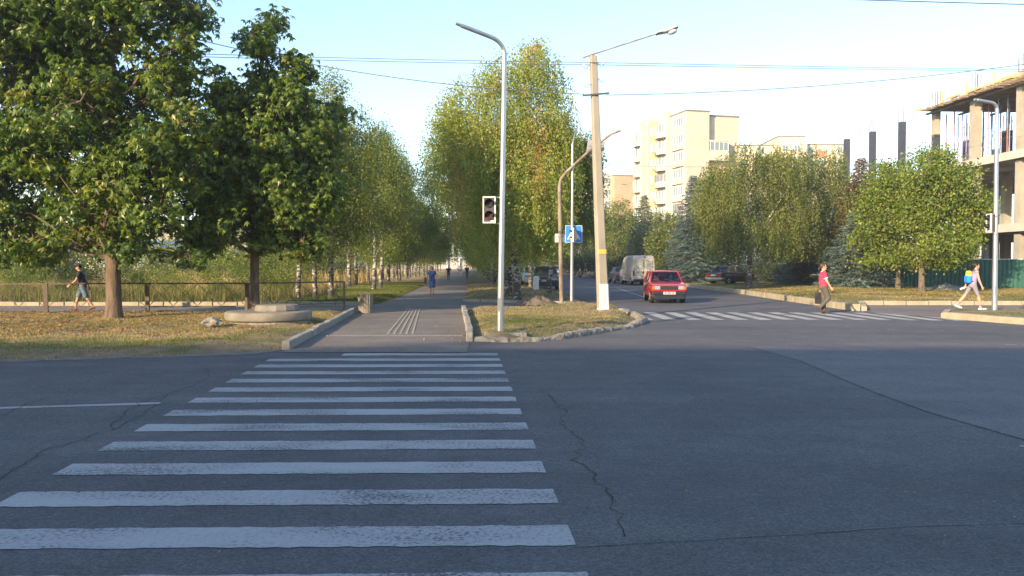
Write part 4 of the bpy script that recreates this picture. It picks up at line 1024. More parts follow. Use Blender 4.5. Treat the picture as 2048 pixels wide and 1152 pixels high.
for (k, px, Y, s, lab) in [
    (0, 285, 43, .75, 'bright green round bush right of the thick chestnut trunk'), (1, 470, 44, .9, 'grey-green bush between the two chestnut trunks, left of the thinner one'),
    (1, 410, 47, .85, 'loose bush in the middle between the two chestnut trunks'), (0, 548, 41, .85, 'dense green bush just right of the younger chestnut trunk'),
    (1, 60, 42, 1.15, 'large yellowish bush near the left end of the fence'), (2, 120, 52, 1.3, 'dark bush behind the walking man in shorts'),
    (1, -30, 46, 1.3, 'tall bush at the left edge of the view'), (2, 20, 58, 1.6, 'tall dark bush behind the yellowish one'), (0, 170, 50, .8, 'small bush left of the thick chestnut trunk'),
    (2, 350, 75, 1.4, 'dark bush far out in the dry field'), (0, 400, 90, 1.5, 'rounded bush far out in the field under the dry slope'), (1, 600, 60, 1.2, 'bush behind the first birches'),
    (1, 545, 66, 1.3, 'leafy bush in the field behind the younger chestnut'), (2, 690, 80, 1.3, 'dark bush between the birch rows'), (0, 250, 62, 1.2, 'bush behind the thick chestnut trunk'),
    (2, 480, 95, 1.8, 'wide dark bush far behind the grey-green one'), (1, 330, 52, 1.25, 'tall loose bush just left of the middle bush, behind the railing'), (1, 130, 64, 1.9, 'big leafy bush standing behind the walking man, taller than the railing'), (1, 215, 74, 2.0, 'very tall bush directly behind the thick chestnut trunk'),
    (1, 20, 37.5, .62, 'low grey-green weed bush close behind the left end of the railing'), (0, 120, 38.5, .5, 'small weed bush right behind the walking man'), (1, 345, 38, .5, 'small weed bush right behind the middle railing panel'), (0, 440, 37, .45, 'tiny weed bush beside the railing between the chestnuts'), (1, 565, 39, .55, 'low weed bush near the last railing panel'),
    (2, 60, 78, 2.1, 'broad dark bush in the left background'), (1, 440, 70, 1.7, 'tall bush between the chestnuts, behind the grey-green one'), (0, 520, 52, 1.4, 'rounded bush directly behind the younger chestnut trunk'), (2, 580, 82, 1.9, 'dark bush behind the slim birch'), (1, -60, 60, 1.9, 'very large bush at the extreme left'), (0, 640, 72, 1.3, 'light bush behind the blotched birch'), (2, 395, 110, 2.4, 'wide dark bush on the far side of the field')]:
    puts(k, px, Y, s, lab, 'bushes in the field')
for i, (px, Y, s) in enumerate([(1160, 112, 1.5), (1185, 104, 1.6), (1215, 98, 1.7), (1240, 92, 1.5), (1200, 112, 1.9), (1265, 90, 1.3), (1330, 78, 1.0), (1150, 128, 1.8), (1425, 70, .9), (1640, 60, 1.0), (1570, 66, 1.0), (1520, 70, 1.1), (1680, 62, 1.1), (1600, 70, 1.2), (1480, 73, 1.2)]):
    puts(2, px, Y, s, ['dark hedge bush at the street bend, left one', 'dark hedge bush beyond the bus-stop side of the bend, second one', 'big dark hedge bush behind the blue sedan', 'dark hedge bush touching the white van side', 'tall dark hedge bush in the back of the street bend', 'dark bush hidden by the white van', 'low bush right of the white van', 'far dark hedge bush where the street bends away', 'dark bush between the blue spruce and the sedan', 'low dark bush behind the walking man in red', 'dark bush in the shade right of the sedan', 'dark bush just behind the sedan', 'dark bush below the rusty spruce', 'dark bush deep in the shade between weeping birches', 'dark bush in the shade behind the sedan trunk'][i], 'dark bushes beyond the side street')
# ================================================================== STREET FURNITURE
def rel(p, o): return Vector(p) - Vector(o)
# --- railing fence: four welded panels
fp = [G(-120, 634), G(92, 632), G(295, 630), G(495, 630), G(690, 621)]
FH = 1.03
labels = ['railing panel with crossed bars, furthest left, cut by the edge of the view', 'railing panel with crossed bars in front of the walking man', 'railing panel with crossed bars between the two chestnut trunks', 'railing panel with crossed bars ending beside the litter bin']
for i in range(4):
    a, b = fp[i], fp[i + 1]; L = (b - a).length; rz = math.atan2(b.y - a.y, b.x - a.x)
    f = empty('railing_fence', (a.x, a.y, 0.02), rz, labels[i], 'fence', 'railing panels along the pavement')
    x0, x1 = .06, L - .06
    MB().bar((x0, 0, FH), (x1, 0, FH), .045, .05).build('top_rail', MT['rail'], f)
    MB().bar((x0, 0, .26), (x1, 0, .26), .03, .03).build('bottom_rail', MT['rail'], f)
    for x in (0.03, L - .03):
        MB().bar((x, 0, -.1), (x, 0, FH + .02), .075 if i < 3 or x < 1 else .05).build('post', MT['rail'], f)
    lat = MB(); n = max(2, round((x1 - x0) / .86)); s = (x1 - x0) / n
    for k in range(n):
        lat.bar((x0 + k * s, .006, .27), (x0 + (k + .5) * s, .006, .80), .012); lat.bar((x0 + (k + 1) * s, -.006, .27), (x0 + (k + .5) * s, -.006, .80), .012)
        lat.bar((x0 + k * s, .006, .80), (x0 + (k + .5) * s, .006, .27), .012) if 0 else None
        lat.bar((x0 + (k + .02) * s, -.006, FH - .02), (x0 + (k + .98) * s, -.006, .30), .016); lat.bar((x0 + (k + .02) * s, .006, .30), (x0 + (k + .98) * s, .006, FH - .02), .012)
    lat.build('lattice', MT['rail'], f)

# --- round concrete well slabs and the lump beside them
g = G(517, 656)
w = MB()
w.lathe([(1.10, .0), (1.15, .03), (1.16, .05), (1.16, .22), (1.13, .245), (0.9, .25)], n=44)
bs = w.build('concrete_slab', MT['slab']); bs.location = (g.x, g.y + .95, .15)
tag(bs, 'wide round concrete slab lying on the verge by the kerb', 'concrete slab')
w = MB(); w.lathe([(1.05, 0), (1.08, .12), (1.0, .13)], n=36); o = w.build('well_ring', MT['kerb_old']); o.location = (g.x + .06, g.y + .95, .02); tag(o, 'crumbling low concrete ring just under the wide round slab', 'well ring')
w = MB(); w.lathe([(.60, .0), (.61, .04), (.575, .15), (.56, .165), (.4, .17)], n=14, smooth=False)
o = w.build('concrete_cover', MT['slab']); o.location = (g.x + .20, g.y + 1.05, .402); tag(o, 'smaller many-sided concrete cover on top of the wide slab', 'well cover')
def rock(name, loc, r, m, seed, flat=.7):
    rs = random.Random(seed); bm = bmesh.new(); bmesh.ops.create_icosphere(bm, subdivisions=3, radius=1)
    for v in bm.verts:
        n = value_noise(np.array([v.co.x * 2 + seed]), np.array([v.co.y * 2 + v.co.z * 1.7]), .6, seed)[0]
        v.co *= (.7 + .55 * n); v.co.x *= r[0]; v.co.y *= r[1]; v.co.z *= r[2]
    me = bpy.data.meshes.new(name); bm.to_mesh(me); bm.free(); o = link(name, me, None, m); o.location = loc; return o
p = G(421, 660); o = rock('concrete_lump', (p.x, p.y + .1, .17), (.27, .2, .15), MT['kerb_old'], 3); tag(o, 'rough pinkish lump of broken concrete left of the round slab', 'stone')
p = G(140, 668); o = rock('broken_slab', (p.x, p.y, .10), (.45, .18, .035), MT['mound'], 5); tag(o, 'flat dark broken slab lying in the dry grass on the left', 'stone')
# --- litter bin
p = G(729, 627); bn = empty('litter_bin', (p.x, p.y + .2, .008), 0, 'fluted grey concrete litter bin at the end of the left kerb', 'litter bin')
w = MB(); vs = []; N = 40
for z, r in [(0, .215), (.02, .23), (.58, .265), (.64, .25), (.66, .23), (.66, .17), (.25, .16)]:
    for j in range(N):
        a = 2 * math.pi * j / N; rr = r * (1.0 if (j % 2) else (.93 if .01 < z < .6 and r > .2 else 1)); vs.append((rr * math.cos(a), rr * math.sin(a), z))
w.add(vs, [(i * N + j, i * N + (j + 1) % N, (i + 1) * N + (j + 1) % N, (i + 1) * N + j) for i in range(6) for j in range(N)]); w.add(vs[-N:], [tuple(range(N))])
w.build('body', MT['slab'], bn)
# --- silver lamp post by the crossing
def arm_pts(base, top, bend, tip):
    out = [Vector(base), Vector(top)]
    for k in range(1, 7):
        t = k / 6; out.append((1 - t) ** 2 * Vector(top) + 2 * t * (1 - t) * Vector(bend) + t * t * (Vector(bend).lerp(Vector(tip), .28)))
    out.append(Vector(tip)); return out
def lamp_post(label, g, top, bend, tip, r0, r1):
    o = empty('lamp_post', g, 0, label, 'lamp post', 'new galvanised lamp posts')
    pts = arm_pts((0, 0, 0), rel(top, g), rel(bend, g), rel(tip, g))
    a, b = pts[0], pts[1]; m_ = [a.lerp(b, k / 6) for k in range(6)]
    w = MB(); allp = m_ + pts[1:]; w.tube(allp[:8], [r0 + (r1 - r0) * (k / 7) for k in range(8)], n=20)
    w.build('pole', MT['galv'], o)
    w = MB(); w.tube(pts[1:-1] + [pts[-2].lerp(pts[-1], .85)], r1 * .92, n=14); w.build('arm', MT['galv'], o)
    w = MB(); w.tube([pts[-2].lerp(pts[-1], .84), pts[-1]], r1 * .66, n=12); w.build('spigot', MT['galv'], o)
    w = MB(); w.box((0, 0, .01), (r0 * 4.4, r0 * 4.4, .02))
    for sx in (-1, 1):
        for sy in (-1, 1): w.tube([(sx * r0 * 1.75, sy * r0 * 1.75, .0), (sx * r0 * 1.75, sy * r0 * 1.75, .06)], .014, n=6)
    w.build('base_plate', MT['galv'], o)
    w = MB(); w.tube([(0, 0, .02), (0, 0, .32)], [r0 * 1.35, r0 * 1.02], n=20) if 0 else w.bx(-.04, .04, -r0 * 1.04, -r0 * .9, .55, .85); w.build('hatch', MT['galv'], o)
    return o
g1 = G(1000, 671, .07)
lamp_post('tall silver lamp post on the grassy island by the crossing, bare arm bending left', g1, P(1009, 108, g1.y), P(1007, 84, g1.y - .02), P(912, 47, g1.y - .55), .073, .050)
g2 = G(1989, 624, .13)
lamp_post('silver lamp post on the right corner near the girl with the backpack', g2, P(1994, 222, g2.y), P(1994, 207, g2.y), P(1949, 199, g2.y - .4), .085, .055)
w = MB(); w.box((g1.x + .12, g1.y + .02, .085), (.95, .5, .12), .05); o = w.build('concrete_footing', MT['gravel'], bevel=.02); tag(o, 'pale concrete footing poured round the silver post base', 'footing')
w = MB(); w.box((g2.x, g2.y + .05, .15), (.9, .5, .06), .05); o = w.build('concrete_footing', MT['gravel'], bevel=.02); tag(o, 'pale concrete footing under the right corner lamp post', 'footing')
# --- pedestrian signal heads, switched off
def signal(label, loc, rz, w_=.29, h_=.60, left=True):
    o = empty('pedestrian_signal', loc, rz, label, 'traffic light', 'pedestrian signals')
    # faces local -Y
    MB().box((0, .05, 0), (w_ - .05, .14, h_ - .05)).build('housing', MT['dgrey'], o, bevel=.01)
    f = MB(); t = .03
    for (c, d) in [((0, -.02, h_ / 2 - t / 2), (w_, .05, t)), ((0, -.02, -h_ / 2 + t / 2), (w_, .05, t)), ((-w_ / 2 + t / 2, -.02, 0), (t, .05, h_ - 2 * t)), ((w_ / 2 - t / 2, -.02, 0), (t, .05, h_ - 2 * t))]: f.box(c, d)
    f.build('white_frame', MT['white'], o)
    for s in (-1, 1):
        zc = s * h_ * .225; rr = w_ * .36
        l = MB(); l.tube([(0, -.025, zc), (0, -.045, zc)], [rr * .9, rr * .75], n=24); l.build('lens', MT['lens_g' if s > 0 else 'lens_r'], o)
        v = MB(); n = 18; vs = []
        for yy, q in ((-.02, 1.0), (-.16, 1.03)):
            for k in range(n + 1):
                a = math.radians(-25 + 230 * k / n)
                if yy < -.1: a = math.radians(15 + 150 * k / n)
                vs.append((rr * q * math.cos(a), yy, zc + rr * q * math.sin(a)))
        v.add(vs, [(k, k + 1, n + 2 + k, n + 1 + k) for k in range(n)], True); ob = v.build('visor', MT['black'], o)
        so = ob.modifiers.new('thick', 'SOLIDIFY'); so.thickness = .006
    b = MB()
    sx = 1 if left else -1
    for zz in (h_ / 2 - .015, -h_ / 2 - .005): b.bar((sx * (w_ / 2 - .05), .03, zz), (sx * (w_ / 2 + .16), .03, zz), .022)
    b.build('bracket', MT['galv'], o)
    MB().box((w_ * .24, -.05, -h_ / 2 + .045), (.08, .02, .035)).build('maker_plate', MT['white'], o)
    return o
MT['lens_g'] = mat('dark_lens', (0.035, 0.032, 0.034), 0.25, spec=.6); MT['lens_r'] = mat('dull_red_lens', (0.075, 0.038, 0.034), 0.25, spec=.6)
p = P(978.5, 420, g1.y); signal('two-lens pedestrian signal in a white frame on the near silver post, unlit', (p.x, p.y - .02, p.z), 0)
p = P(1979, 446, g2.y); signal('two-lens pedestrian signal seen almost edge-on at the right corner post', (p.x, p.y, p.z), R(-92), w_=.28)
# --- concrete utility pole with a street lamp
cp = G(1207, 617, .30); tp = rel(P(1186, 112, cp.y), cp)
up = empty('utility_pole', cp, 0, 'leaning square concrete pole with white-painted foot and street lamp', 'utility pole')
def sq(mb, a, b, wa, wb, da=None, db=None, rz=.3):
    da = da or wa; db = db or wb; vs = []
    for p_, w_, d_ in ((a, wa, da), (b, wb, db)):
        p_ = Vector(p_)
        ch = .22
        for (x, y) in [(-1, -1 + ch), (-1 + ch, -1), (1 - ch, -1), (1, -1 + ch), (1, 1 - ch), (1 - ch, 1), (-1 + ch, 1), (-1, 1 - ch)]:
            X = x * w_ / 2; Y = y * d_ / 2; vs.append((p_.x + X * math.cos(rz) - Y * math.sin(rz), p_.y + X * math.sin(rz) + Y * math.cos(rz), p_.z))
    mb.add(vs, [tuple(range(7, -1, -1)), tuple(range(8, 16))] + [(i, (i + 1) % 8, 8 + (i + 1) % 8, 8 + i) for i in range(8)])
    return mb
w0, w1 = .33, .20
sq(MB(), (0, 0, -.3), tp, w0, w1, w0 * .8, w1 * .8).build('shaft', MT['pole_conc'], up)
def at(t): return Vector((0, 0, 0)).lerp(tp, t)
sq(MB(), (0, 0, -.28), at(.098), w0 + .006, w0 - .013 + .006, w0 * .8 + .006, (w0 - .013) * .8 + .006).build('white_foot', MT['white'], up)
sq(MB(), at(.218), at(.235), w0 - .022, w0 - .024, (w0 - .022) * .8 + .004, (w0 - .024) * .8 + .004).build('yellow_mark', MT['yellow'], up)
w = MB(); a_ = at(.845); w.bar(a_ + Vector((-.38, -.13, -.03)), a_ + Vector((.44, -.11, .05)), .05); w.build('crossarm', MT['dgrey'], up)
w = MB()
for t_, s_ in ((.965, 1), (.957, -1), (.905, 1), (.885, -1)):
    c = at(t_); x0 = s_ * .10
    w = MB(); w.tube([c + Vector((x0, -.08, 0)), c + Vector((x0 + s_ * .06, -.08, .03)), c + Vector((x0 + s_ * .10, -.08, -.06)), c + Vector((x0 + s_ * .16, -.08, -.09)), c + Vector((x0 + s_ * .20, -.08, -.04)), c + Vector((x0 + s_ * .20, -.08, .02))], .008, n=6); w.build('insulator_hook', MT['dgrey'], up)
for t_, s_ in ((.965, 1), (.957, -1), (.905, 1), (.885, -1)):
    c = at(t_); w = MB(); w.lathe([(.02, 0), (.035, .02), (.022, .035), (.035, .055), (.03, .08), (.012, .1)], c=c + Vector((s_ * .30, -.08, .0)), n=10); w.build('insulator', MT['white'], up)
w = MB(); c = at(1.0); tipa = rel(P(1318, 66, cp.y - .2), cp); w.tube([c + Vector((-.33, 0, -.06)), c + Vector((.02, 0, .06)), tipa], .022, n=8); w.build('bracket_arm', MT['rust'], up)
w = MB(); sq(w, at(.96), at(1.0) + Vector((0, 0, .02)), w1 * .7, w1 * .55); w.build('pole_cap', MT['slab'], up)
w = MB(); cc = at(.92); w.tube([at(.985) + Vector((.13, -.05, 0)), at(.86) + Vector((.14, -.05, 0))], .012, n=6); w.build('cable_conduit', MT['mgrey'], up)
lm = rel(P(1334, 61, cp.y - .2), cp); rt = Matrix.Rotation(-math.atan2(9, 30), 3, 'Y')
w = MB(); w.ball(lm, (.36, .15, .075), 16, 8, rot=rt); w.build('lamp_housing', MT['white'], up)
w = MB(); w.ball(lm + Vector((.16, 0, -.03)), (.17, .11, .09), 14, 8, rot=rt); w.build('lamp_glass', MT['lampglass'] if 'lampglass' in MT else MT['mgrey'], up)
w = MB(); w.box(lm + Vector((0, 0, -.015)), (.68, .25, .03), M=rt.to_4x4()); w.build('lamp_rim', MT['dgrey'], up)
# --- thin silver post with crossing sign
s0 = G(1143, 607, .12); sg = empty('sign_post', s0, 0, 'thin grey steel post beside the bent rusty pole, holding the blue crossing sign', 'sign post')
t1 = rel(P(1145, 290, s0.y), s0)
MB().tube([(0, 0, 0), t1 * .5, t1], [.068, .055, .042], n=16).build('pole', MT['galv'], sg)
MB().tube([t1, rel(P(1147, 278, s0.y), s0), rel(P(1152, 257, s0.y + .6), s0)], [.035, .03, .03], n=10).build('arm', MT['galv'], sg)
c = P(1147.5, 468, s0.y + .12)
cs = empty('crossing_sign', c, R(4), 'blue square pedestrian crossing sign with white triangle behind the thin post', 'road sign')
S = .345
MT['blue'] = mat('sign_blue', (0.035, 0.20, 0.58), 0.45); MT['signw'] = mat('sign_white', (0.78, 0.80, 0.80), 0.45); MT['signk'] = mat('sign_black', (0.015, 0.015, 0.018), 0.5)
MB().box((0, 0, 0), (S * 2, .02, S * 2)).build('panel', MT['blue'], cs, bevel=.006)
tri = MB(); tri.add([(-S * .78, -.014, -S * .62), (S * .78, -.014, -S * .62), (.03, -.014, S * .66), (-.03, -.014, S * .66)], [(0, 1, 2, 3)]); tri.build('white_triangle', MT['signw'], cs)
rim = MB()
for (cc, d) in [((0, -.013, S - .012), (S * 2 - .02, .004, .012)), ((0, -.013, -S + .012), (S * 2 - .02, .004, .012)), ((-S + .012, -.013, 0), (.012, .004, S * 2 - .05)), ((S - .012, -.013, 0), (.012, .004, S * 2 - .05))]: rim.box(cc, d)
rim.build('border', MT['signw'], cs)
fig = MB()
def fl(pts, y=-.018): fig.add([(x * S, y, z * S) for x, z in pts], [tuple(range(len(pts)))])
fl([(.10 + .10 * math.cos(a), .40 + .10 * math.sin(a)) for a in [k * math.pi / 6 for k in range(12)]])
fl([(-.10, -.10), (.12, -.10), (.17, .26), (.02, .28)]); fl([(-.10, -.10), (.0, -.14), (-.22, -.56), (-.34, -.56)]); fl([(.0, -.14), (.12, -.10), (.30, -.34), (.20, -.56), (.08, -.56), (.16, -.34)])
fl([(.14, .22), (.18, .12), (.34, -.02), (.38, .04)]); fl([(.02, .24), (.0, .12), (-.18, .02), (-.20, .10)])
fl([(-.62, -.60), (-.50, -.60), (-.44, -.42), (-.52, -.42)]); fl([(.46, -.60), (.60, -.60), (.50, -.42), (.42, -.42)])
fig.build('walking_figure', MT['signk'], cs)
MB().box((0, .02, .1), (.03, .02, .5)).build('clamp', MT['galv'], cs)
c = P(1147, 470, s0.y - .12)
signal('narrow dark pedestrian signal in front of the blue crossing sign, turned sideways', c, R(-94), w_=.20, h_=.56)
# --- bent rusty pole
q0 = G(1123, 607, .12); bp_ = empty('bent_pole', q0, 0, 'old rusty pipe pole bent over to the right, with sign boards', 'lamp post')
pp = [Vector((0, 0, 0)), rel(P(1121, 500, q0.y), q0), rel(P(1119, 390, q0.y), q0), rel(P(1119, 372, q0.y), q0), rel(P(1122, 358, q0.y), q0), rel(P(1130, 347, q0.y - .05), q0), rel(P(1175, 305, q0.y - .3), q0), rel(P(1205, 281, q0.y - .5), q0), rel(P(1222, 268, q0.y - .6), q0), rel(P(1241, 261, q0.y - .7), q0)]
MB().tube(pp, [.085, .08, .075, .07, .065, .06, .055, .055, .05, .045], n=14).build('pipe', MT['rust'], bp_)
MB().tube([rel(P(1121.5, 462, q0.y), q0), rel(P(1121.5, 467, q0.y), q0)], .10, n=14).build('clamp', MT['dgrey'], bp_)
c = P(1121, 476, q0.y + .14); o = empty('blank_sign', c, R(-3), 'small pale sign board seen from behind on the rusty pole', 'road sign')
MB().box((0, 0, 0), (.44, .015, .33)).build('board', MT['signw'], o, bevel=.004); MB().bar((-.15, -.015, .05), (.15, -.015, .05), .03).build('strut', MT['galv'], o)
c = P(1191, 297, q0.y - .15); o = empty('grey_sign_back', c, R(8), 'weathered grey square sign back high behind the concrete pole', 'road sign')
M_ = Matrix.Rotation(R(8), 4, 'Y')
MB().box((0, 0, 0), (.70, .02, .62), M=M_).build('board', MT['mgrey'], o, bevel=.004); MB().bar((-.3, -.02, .1), (.3, -.02, .14), .03).build('strut', MT['galv'], o)
# --- small things on the ground
a = G(1032, 599, .12); w = MB(); w.bar((0, 0, -.1), (rel(P(1031, 550, a.y), a)), .085, .03); o = w.build('wooden_stake', MT['wood']); o.location = a; tag(o, 'raw wooden stake leaning beside the tall yellowing birch trunk', 'stake')
a = G(1072, 581, .10); w = MB(); w.box((0, 0, .42), (.32, .28, .92), .1); o = w.build('stone_post', MT['white'], bevel=.02); o.location = a; tag(o, 'short white-painted stone post in front of the parked dark car', 'post')
a = G(1174, 640, .2); w = MB(); w.bar((0, 0, -.1), (.10, 0, .30), .055, .02); o = w.build('metal_stub', MT['rail']); o.location = a; tag(o, 'short dark metal stub sticking up from the grassy island', 'stub')
def mound(px0, px1, py, h, name, label, seed, wid=.9):
    a = G((px0 + px1) / 2, py, .1); rx = (G(px1, py).x - G(px0, py).x) / 2; n = 44
    gx_, gy_ = np.meshgrid(np.linspace(-1, 1, n), np.linspace(-1, 1, 20)); r2 = gx_ ** 2 + gy_ ** 2
    z = h * np.clip(1 - r2, 0, 1) ** 1.2 * (.65 + .7 * value_noise(gx_ * 3, gy_ * 3, .5, seed)) - .06 + .05 * value_noise(gx_ * 9, gy_ * 9, .5, seed + 1)
    V = np.stack([gx_ * rx, gy_ * wid, z], 2).reshape(-1, 3); i, j = np.meshgrid(np.arange(n - 1), np.arange(19)); b = (j * n + i).ravel()
    F = np.stack([b, b + 1, b + n + 1, b + n], 1); o = link(name, np_mesh(name, V, F, smooth=True), None, MT['mound']); o.location = (a.x, a.y + .3, .07); tag(o, label, 'soil heap'); return o
mound(1030, 1112, 606, .36, 'soil_heap', 'heap of dug dark soil beside the wooden stake', 4)
mound(1105, 1200, 611, .20, 'soil_heap', 'low spread of dug soil round the foot of the thin grey post', 5, .7)
a = G(1880, 585); mm = mound(1840, 1960, 583, .45, 'gravel_heap', 'pale gravel heap in front of the green fence', 6, 1.5); mm.data.materials[0] = MT['gravel']
# --- overhead wires
def wire(label, a, b, sag, r=.012, n=40):
    a = Vector(a); b = Vector(b); pts = []
    for k in range(n + 1):
        t = k / n; p_ = a.lerp(b, t); p_.z -= sag * 4 * t * (1 - t); pts.append(p_)
    w = MB(); w.tube(pts, r, n=5); o = w.build('overhead_wire', MT['wire']); return tag(o, label, 'wire', 'overhead wires')
cpY = cp.y
pL = P(62, 88, 28.3); pR = P(2048, 137, 31.9); ml = (pL - P(1190, 126, cpY - .1))
att = P(1190, 125, cpY - .12)
wire('upper wire of the close pair crossing the whole sky, left span', P(-260, 82, 27.6), att, .10, .011)
wire('upper wire of the close pair crossing the whole sky, right span', att, P(2350, 143, 32.6), .02, .011)
att2 = P(1190, 129.5, cpY + .1)
wire('lower wire of the close pair crossing the whole sky, left span', P(-260, 86, 27.8), att2, .12, .011)
wire('lower wire of the close pair crossing the whole sky, right span', att2, P(2350, 146, 32.8), .02, .011)
lc = P(1168, 188, cpY - .13); wire('single wire sloping down to the left end of the crossarm', P(150, 10, 26.0), lc, .55, .013)
rc = P(1211, 190, cpY - .1); wire('single wire rising from the crossarm to the right edge', rc, P(2240, 100, 25.8), .30, .013)
wire('short thick wire crossing the top right corner', P(1500, -8, 19.0), P(2300, 14, 20.6), .02, .013)
wire('faint thin wire low in the sky, running to the building frame', P(1214, 330, 33), P(2060, 268, 58), .8, .008)
# --- green sheet fence
A = Vector(((1760 - 1024) / FOC * 56, 56, 0)); B = Vector((44, 45.0, 0)); L = (B - A).length; rz = math.atan2((B - A).y, (B - A).x)
gf = empty('sheet_metal_fence', A, rz, 'dark green corrugated sheet fence round the building site', 'fence')
n = int(L / .12); vs = []
for k in range(n + 1):
    y = .0 if (k // 1) % 2 else -.03; vs += [(k * .12, y, .12), (k * .12, y, 2.02)]
w = MB(); w.add(vs, [(2 * k, 2 * k + 2, 2 * k + 3, 2 * k + 1) for k in range(n)]); ob = w.build('sheeting', MT['greenfence'], gf); so = ob.modifiers.new('t', 'SOLIDIFY'); so.thickness = .004
w = MB(); w.bar((0, -.02, 2.03), (L, -.02, 2.03), .05, .03); w.build('capping', MT['signw'], gf)
for k in range(int(L / 3)): MB().bar((k * 3 + .5, .06, -.05), (k * 3 + .5, .06, 2.0), .06).build('post', MT['dgrey'], gf)

# ================================================================== BUILDINGS
MT['fac'] = mat('facade_render', (0.40, 0.375, 0.31), 0.9, c2=(0.48, 0.455, 0.38), scale=.25)
MT['facy'] = mat('facade_ochre', (0.46, 0.36, 0.17), 0.9, c2=(0.52, 0.42, 0.22), scale=.3)
MT['brickc'] = brickmat('cream_brick', (0.44, 0.39, 0.31), (0.50, 0.45, 0.36), (0.39, 0.35, 0.29))
MT['bricko'] = brickmat('orange_brick', (0.42, 0.25, 0.15), (0.50, 0.32, 0.20), (0.42, 0.30, 0.2))
MT['brickp'] = brickmat('pale_brick', (0.56, 0.47, 0.35), (0.64, 0.56, 0.42), (0.5, 0.43, 0.33))
MT['terra'] = mat('terracotta', (0.42, 0.20, 0.13), .9); MT['redframe'] = mat('red_brown_frame', (0.26, 0.07, 0.04), .6); MT['roofdk'] = mat('roof_edge', (0.16, .14, .12), .9)
def window(root, c, u, n, w_, h_, frame='white', pane='wglass', mull=2):
    """c centre on the wall, u unit along the wall, n outward normal"""
    u = Vector(u); n = Vector(n); up_ = Vector((0, 0, 1)); c = Vector(c)
    def bxx(mb, cc, du, dn, dz):
        vs = []
        for sz in (-1, 1):
            for (a_, b_) in ((-1, -1), (1, -1), (1, 1), (-1, 1)): vs.append(cc + u * (a_ * du / 2) + n * (b_ * dn / 2) + up_ * (sz * dz / 2))
        mb.add(vs, [(0, 3, 2, 1), (4, 5, 6, 7), (0, 1, 5, 4), (1, 2, 6, 5), (2, 3, 7, 6), (3, 0, 4, 7)])
    f = MB(); t = .09
    bxx(f, c + n * .03 + up_ * (h_ / 2), w_ + t, .12, t); bxx(f, c + n * .03 - up_ * (h_ / 2), w_ + t, .12, t)
    for k in range(mull + 1): bxx(f, c + n * .033 + u * (-w_ / 2 + w_ * k / mull), t, .11, h_ - t)
    fo = f.build('window', MT[frame], root)
    g_ = MB(); bxx(g_, c + n * .012, w_ - .02, .02, h_ - .02); go = g_.build('pane', MT[pane], fo)
def building_box(root, name, C, u, v, a0, a1, b0, b1, z0, z1, m):
    """box spanned by wall direction u (a0..a1) and depth direction v (b0..b1)"""
    vs = []
    for z in (z0, z1):
        for (a_, b_) in ((a0, b0), (a1, b0), (a1, b1), (a0, b1)): p_ = u * a_ + v * b_; vs.append((p_.x, p_.y, z))
    w = MB(); w.add(vs, [(0, 3, 2, 1), (4, 5, 6, 7), (0, 1, 5, 4), (1, 2, 6, 5), (2, 3, 7, 6), (3, 0, 4, 7)]); return w.build(name, MT[m], root)
# main block: cream gable towards us, white facade running away to the left
C1 = (30.6, 145, 0); u1 = Vector((-.256, .967, 0)); v1 = Vector((.967, .256, 0)); H1 = 28.6
mbk = empty('apartment_building', C1, 0, 'tall cream apartment block with a plain brick gable and white bow balconies', 'building')
building_box(mbk, 'gable_wall', C1, u1, v1, 0, 6.6, 0.0, 4.3, 0, H1, 'brickc')
building_box(mbk, 'gable_wall', C1, u1, v1, 1.3, 6.6, 4.3, 10.9, 0, H1 - .5, 'brickc')
for (a0, a1, b0, h, m) in [(6.6, 7.4, -.5, H1 + .6, 'fac'), (7.4, 12.4, .1, H1 - .1, 'fac'), (12.4, 15.4, -.3, H1 + .3, 'facy'), (15.4, 18.0, .1, H1 - .6, 'fac'), (18.0, 19.0, -.5, H1 + .4, 'fac'), (19.0, 23.0, .1, H1 - .2, 'fac')]:
    building_box(mbk, 'facade_wall', C1, u1, v1, a0, a1, b0, 10.9, 0, h, m)
building_box(mbk, 'facade_wall', C1, u1, v1, -.0, 6.6, -.12, .0, 0, H1 - .02, 'fac')
building_box(mbk, 'roof_edge', C1, u1, v1, -.12, 6.7, -.2, 4.4, H1, H1 + .22, 'roofdk')
building_box(mbk, 'roof_edge', C1, u1, v1, 1.2, 23, 4.4, 11.0, H1 - .45, H1 - .2, 'roofdk')
for a_ in (9.5, 17, 21): building_box(mbk, 'chimney', C1, u1, v1, a_, a_ + .9, .6, 1.6, H1 - 1, H1 + 1.6, 'brickc')
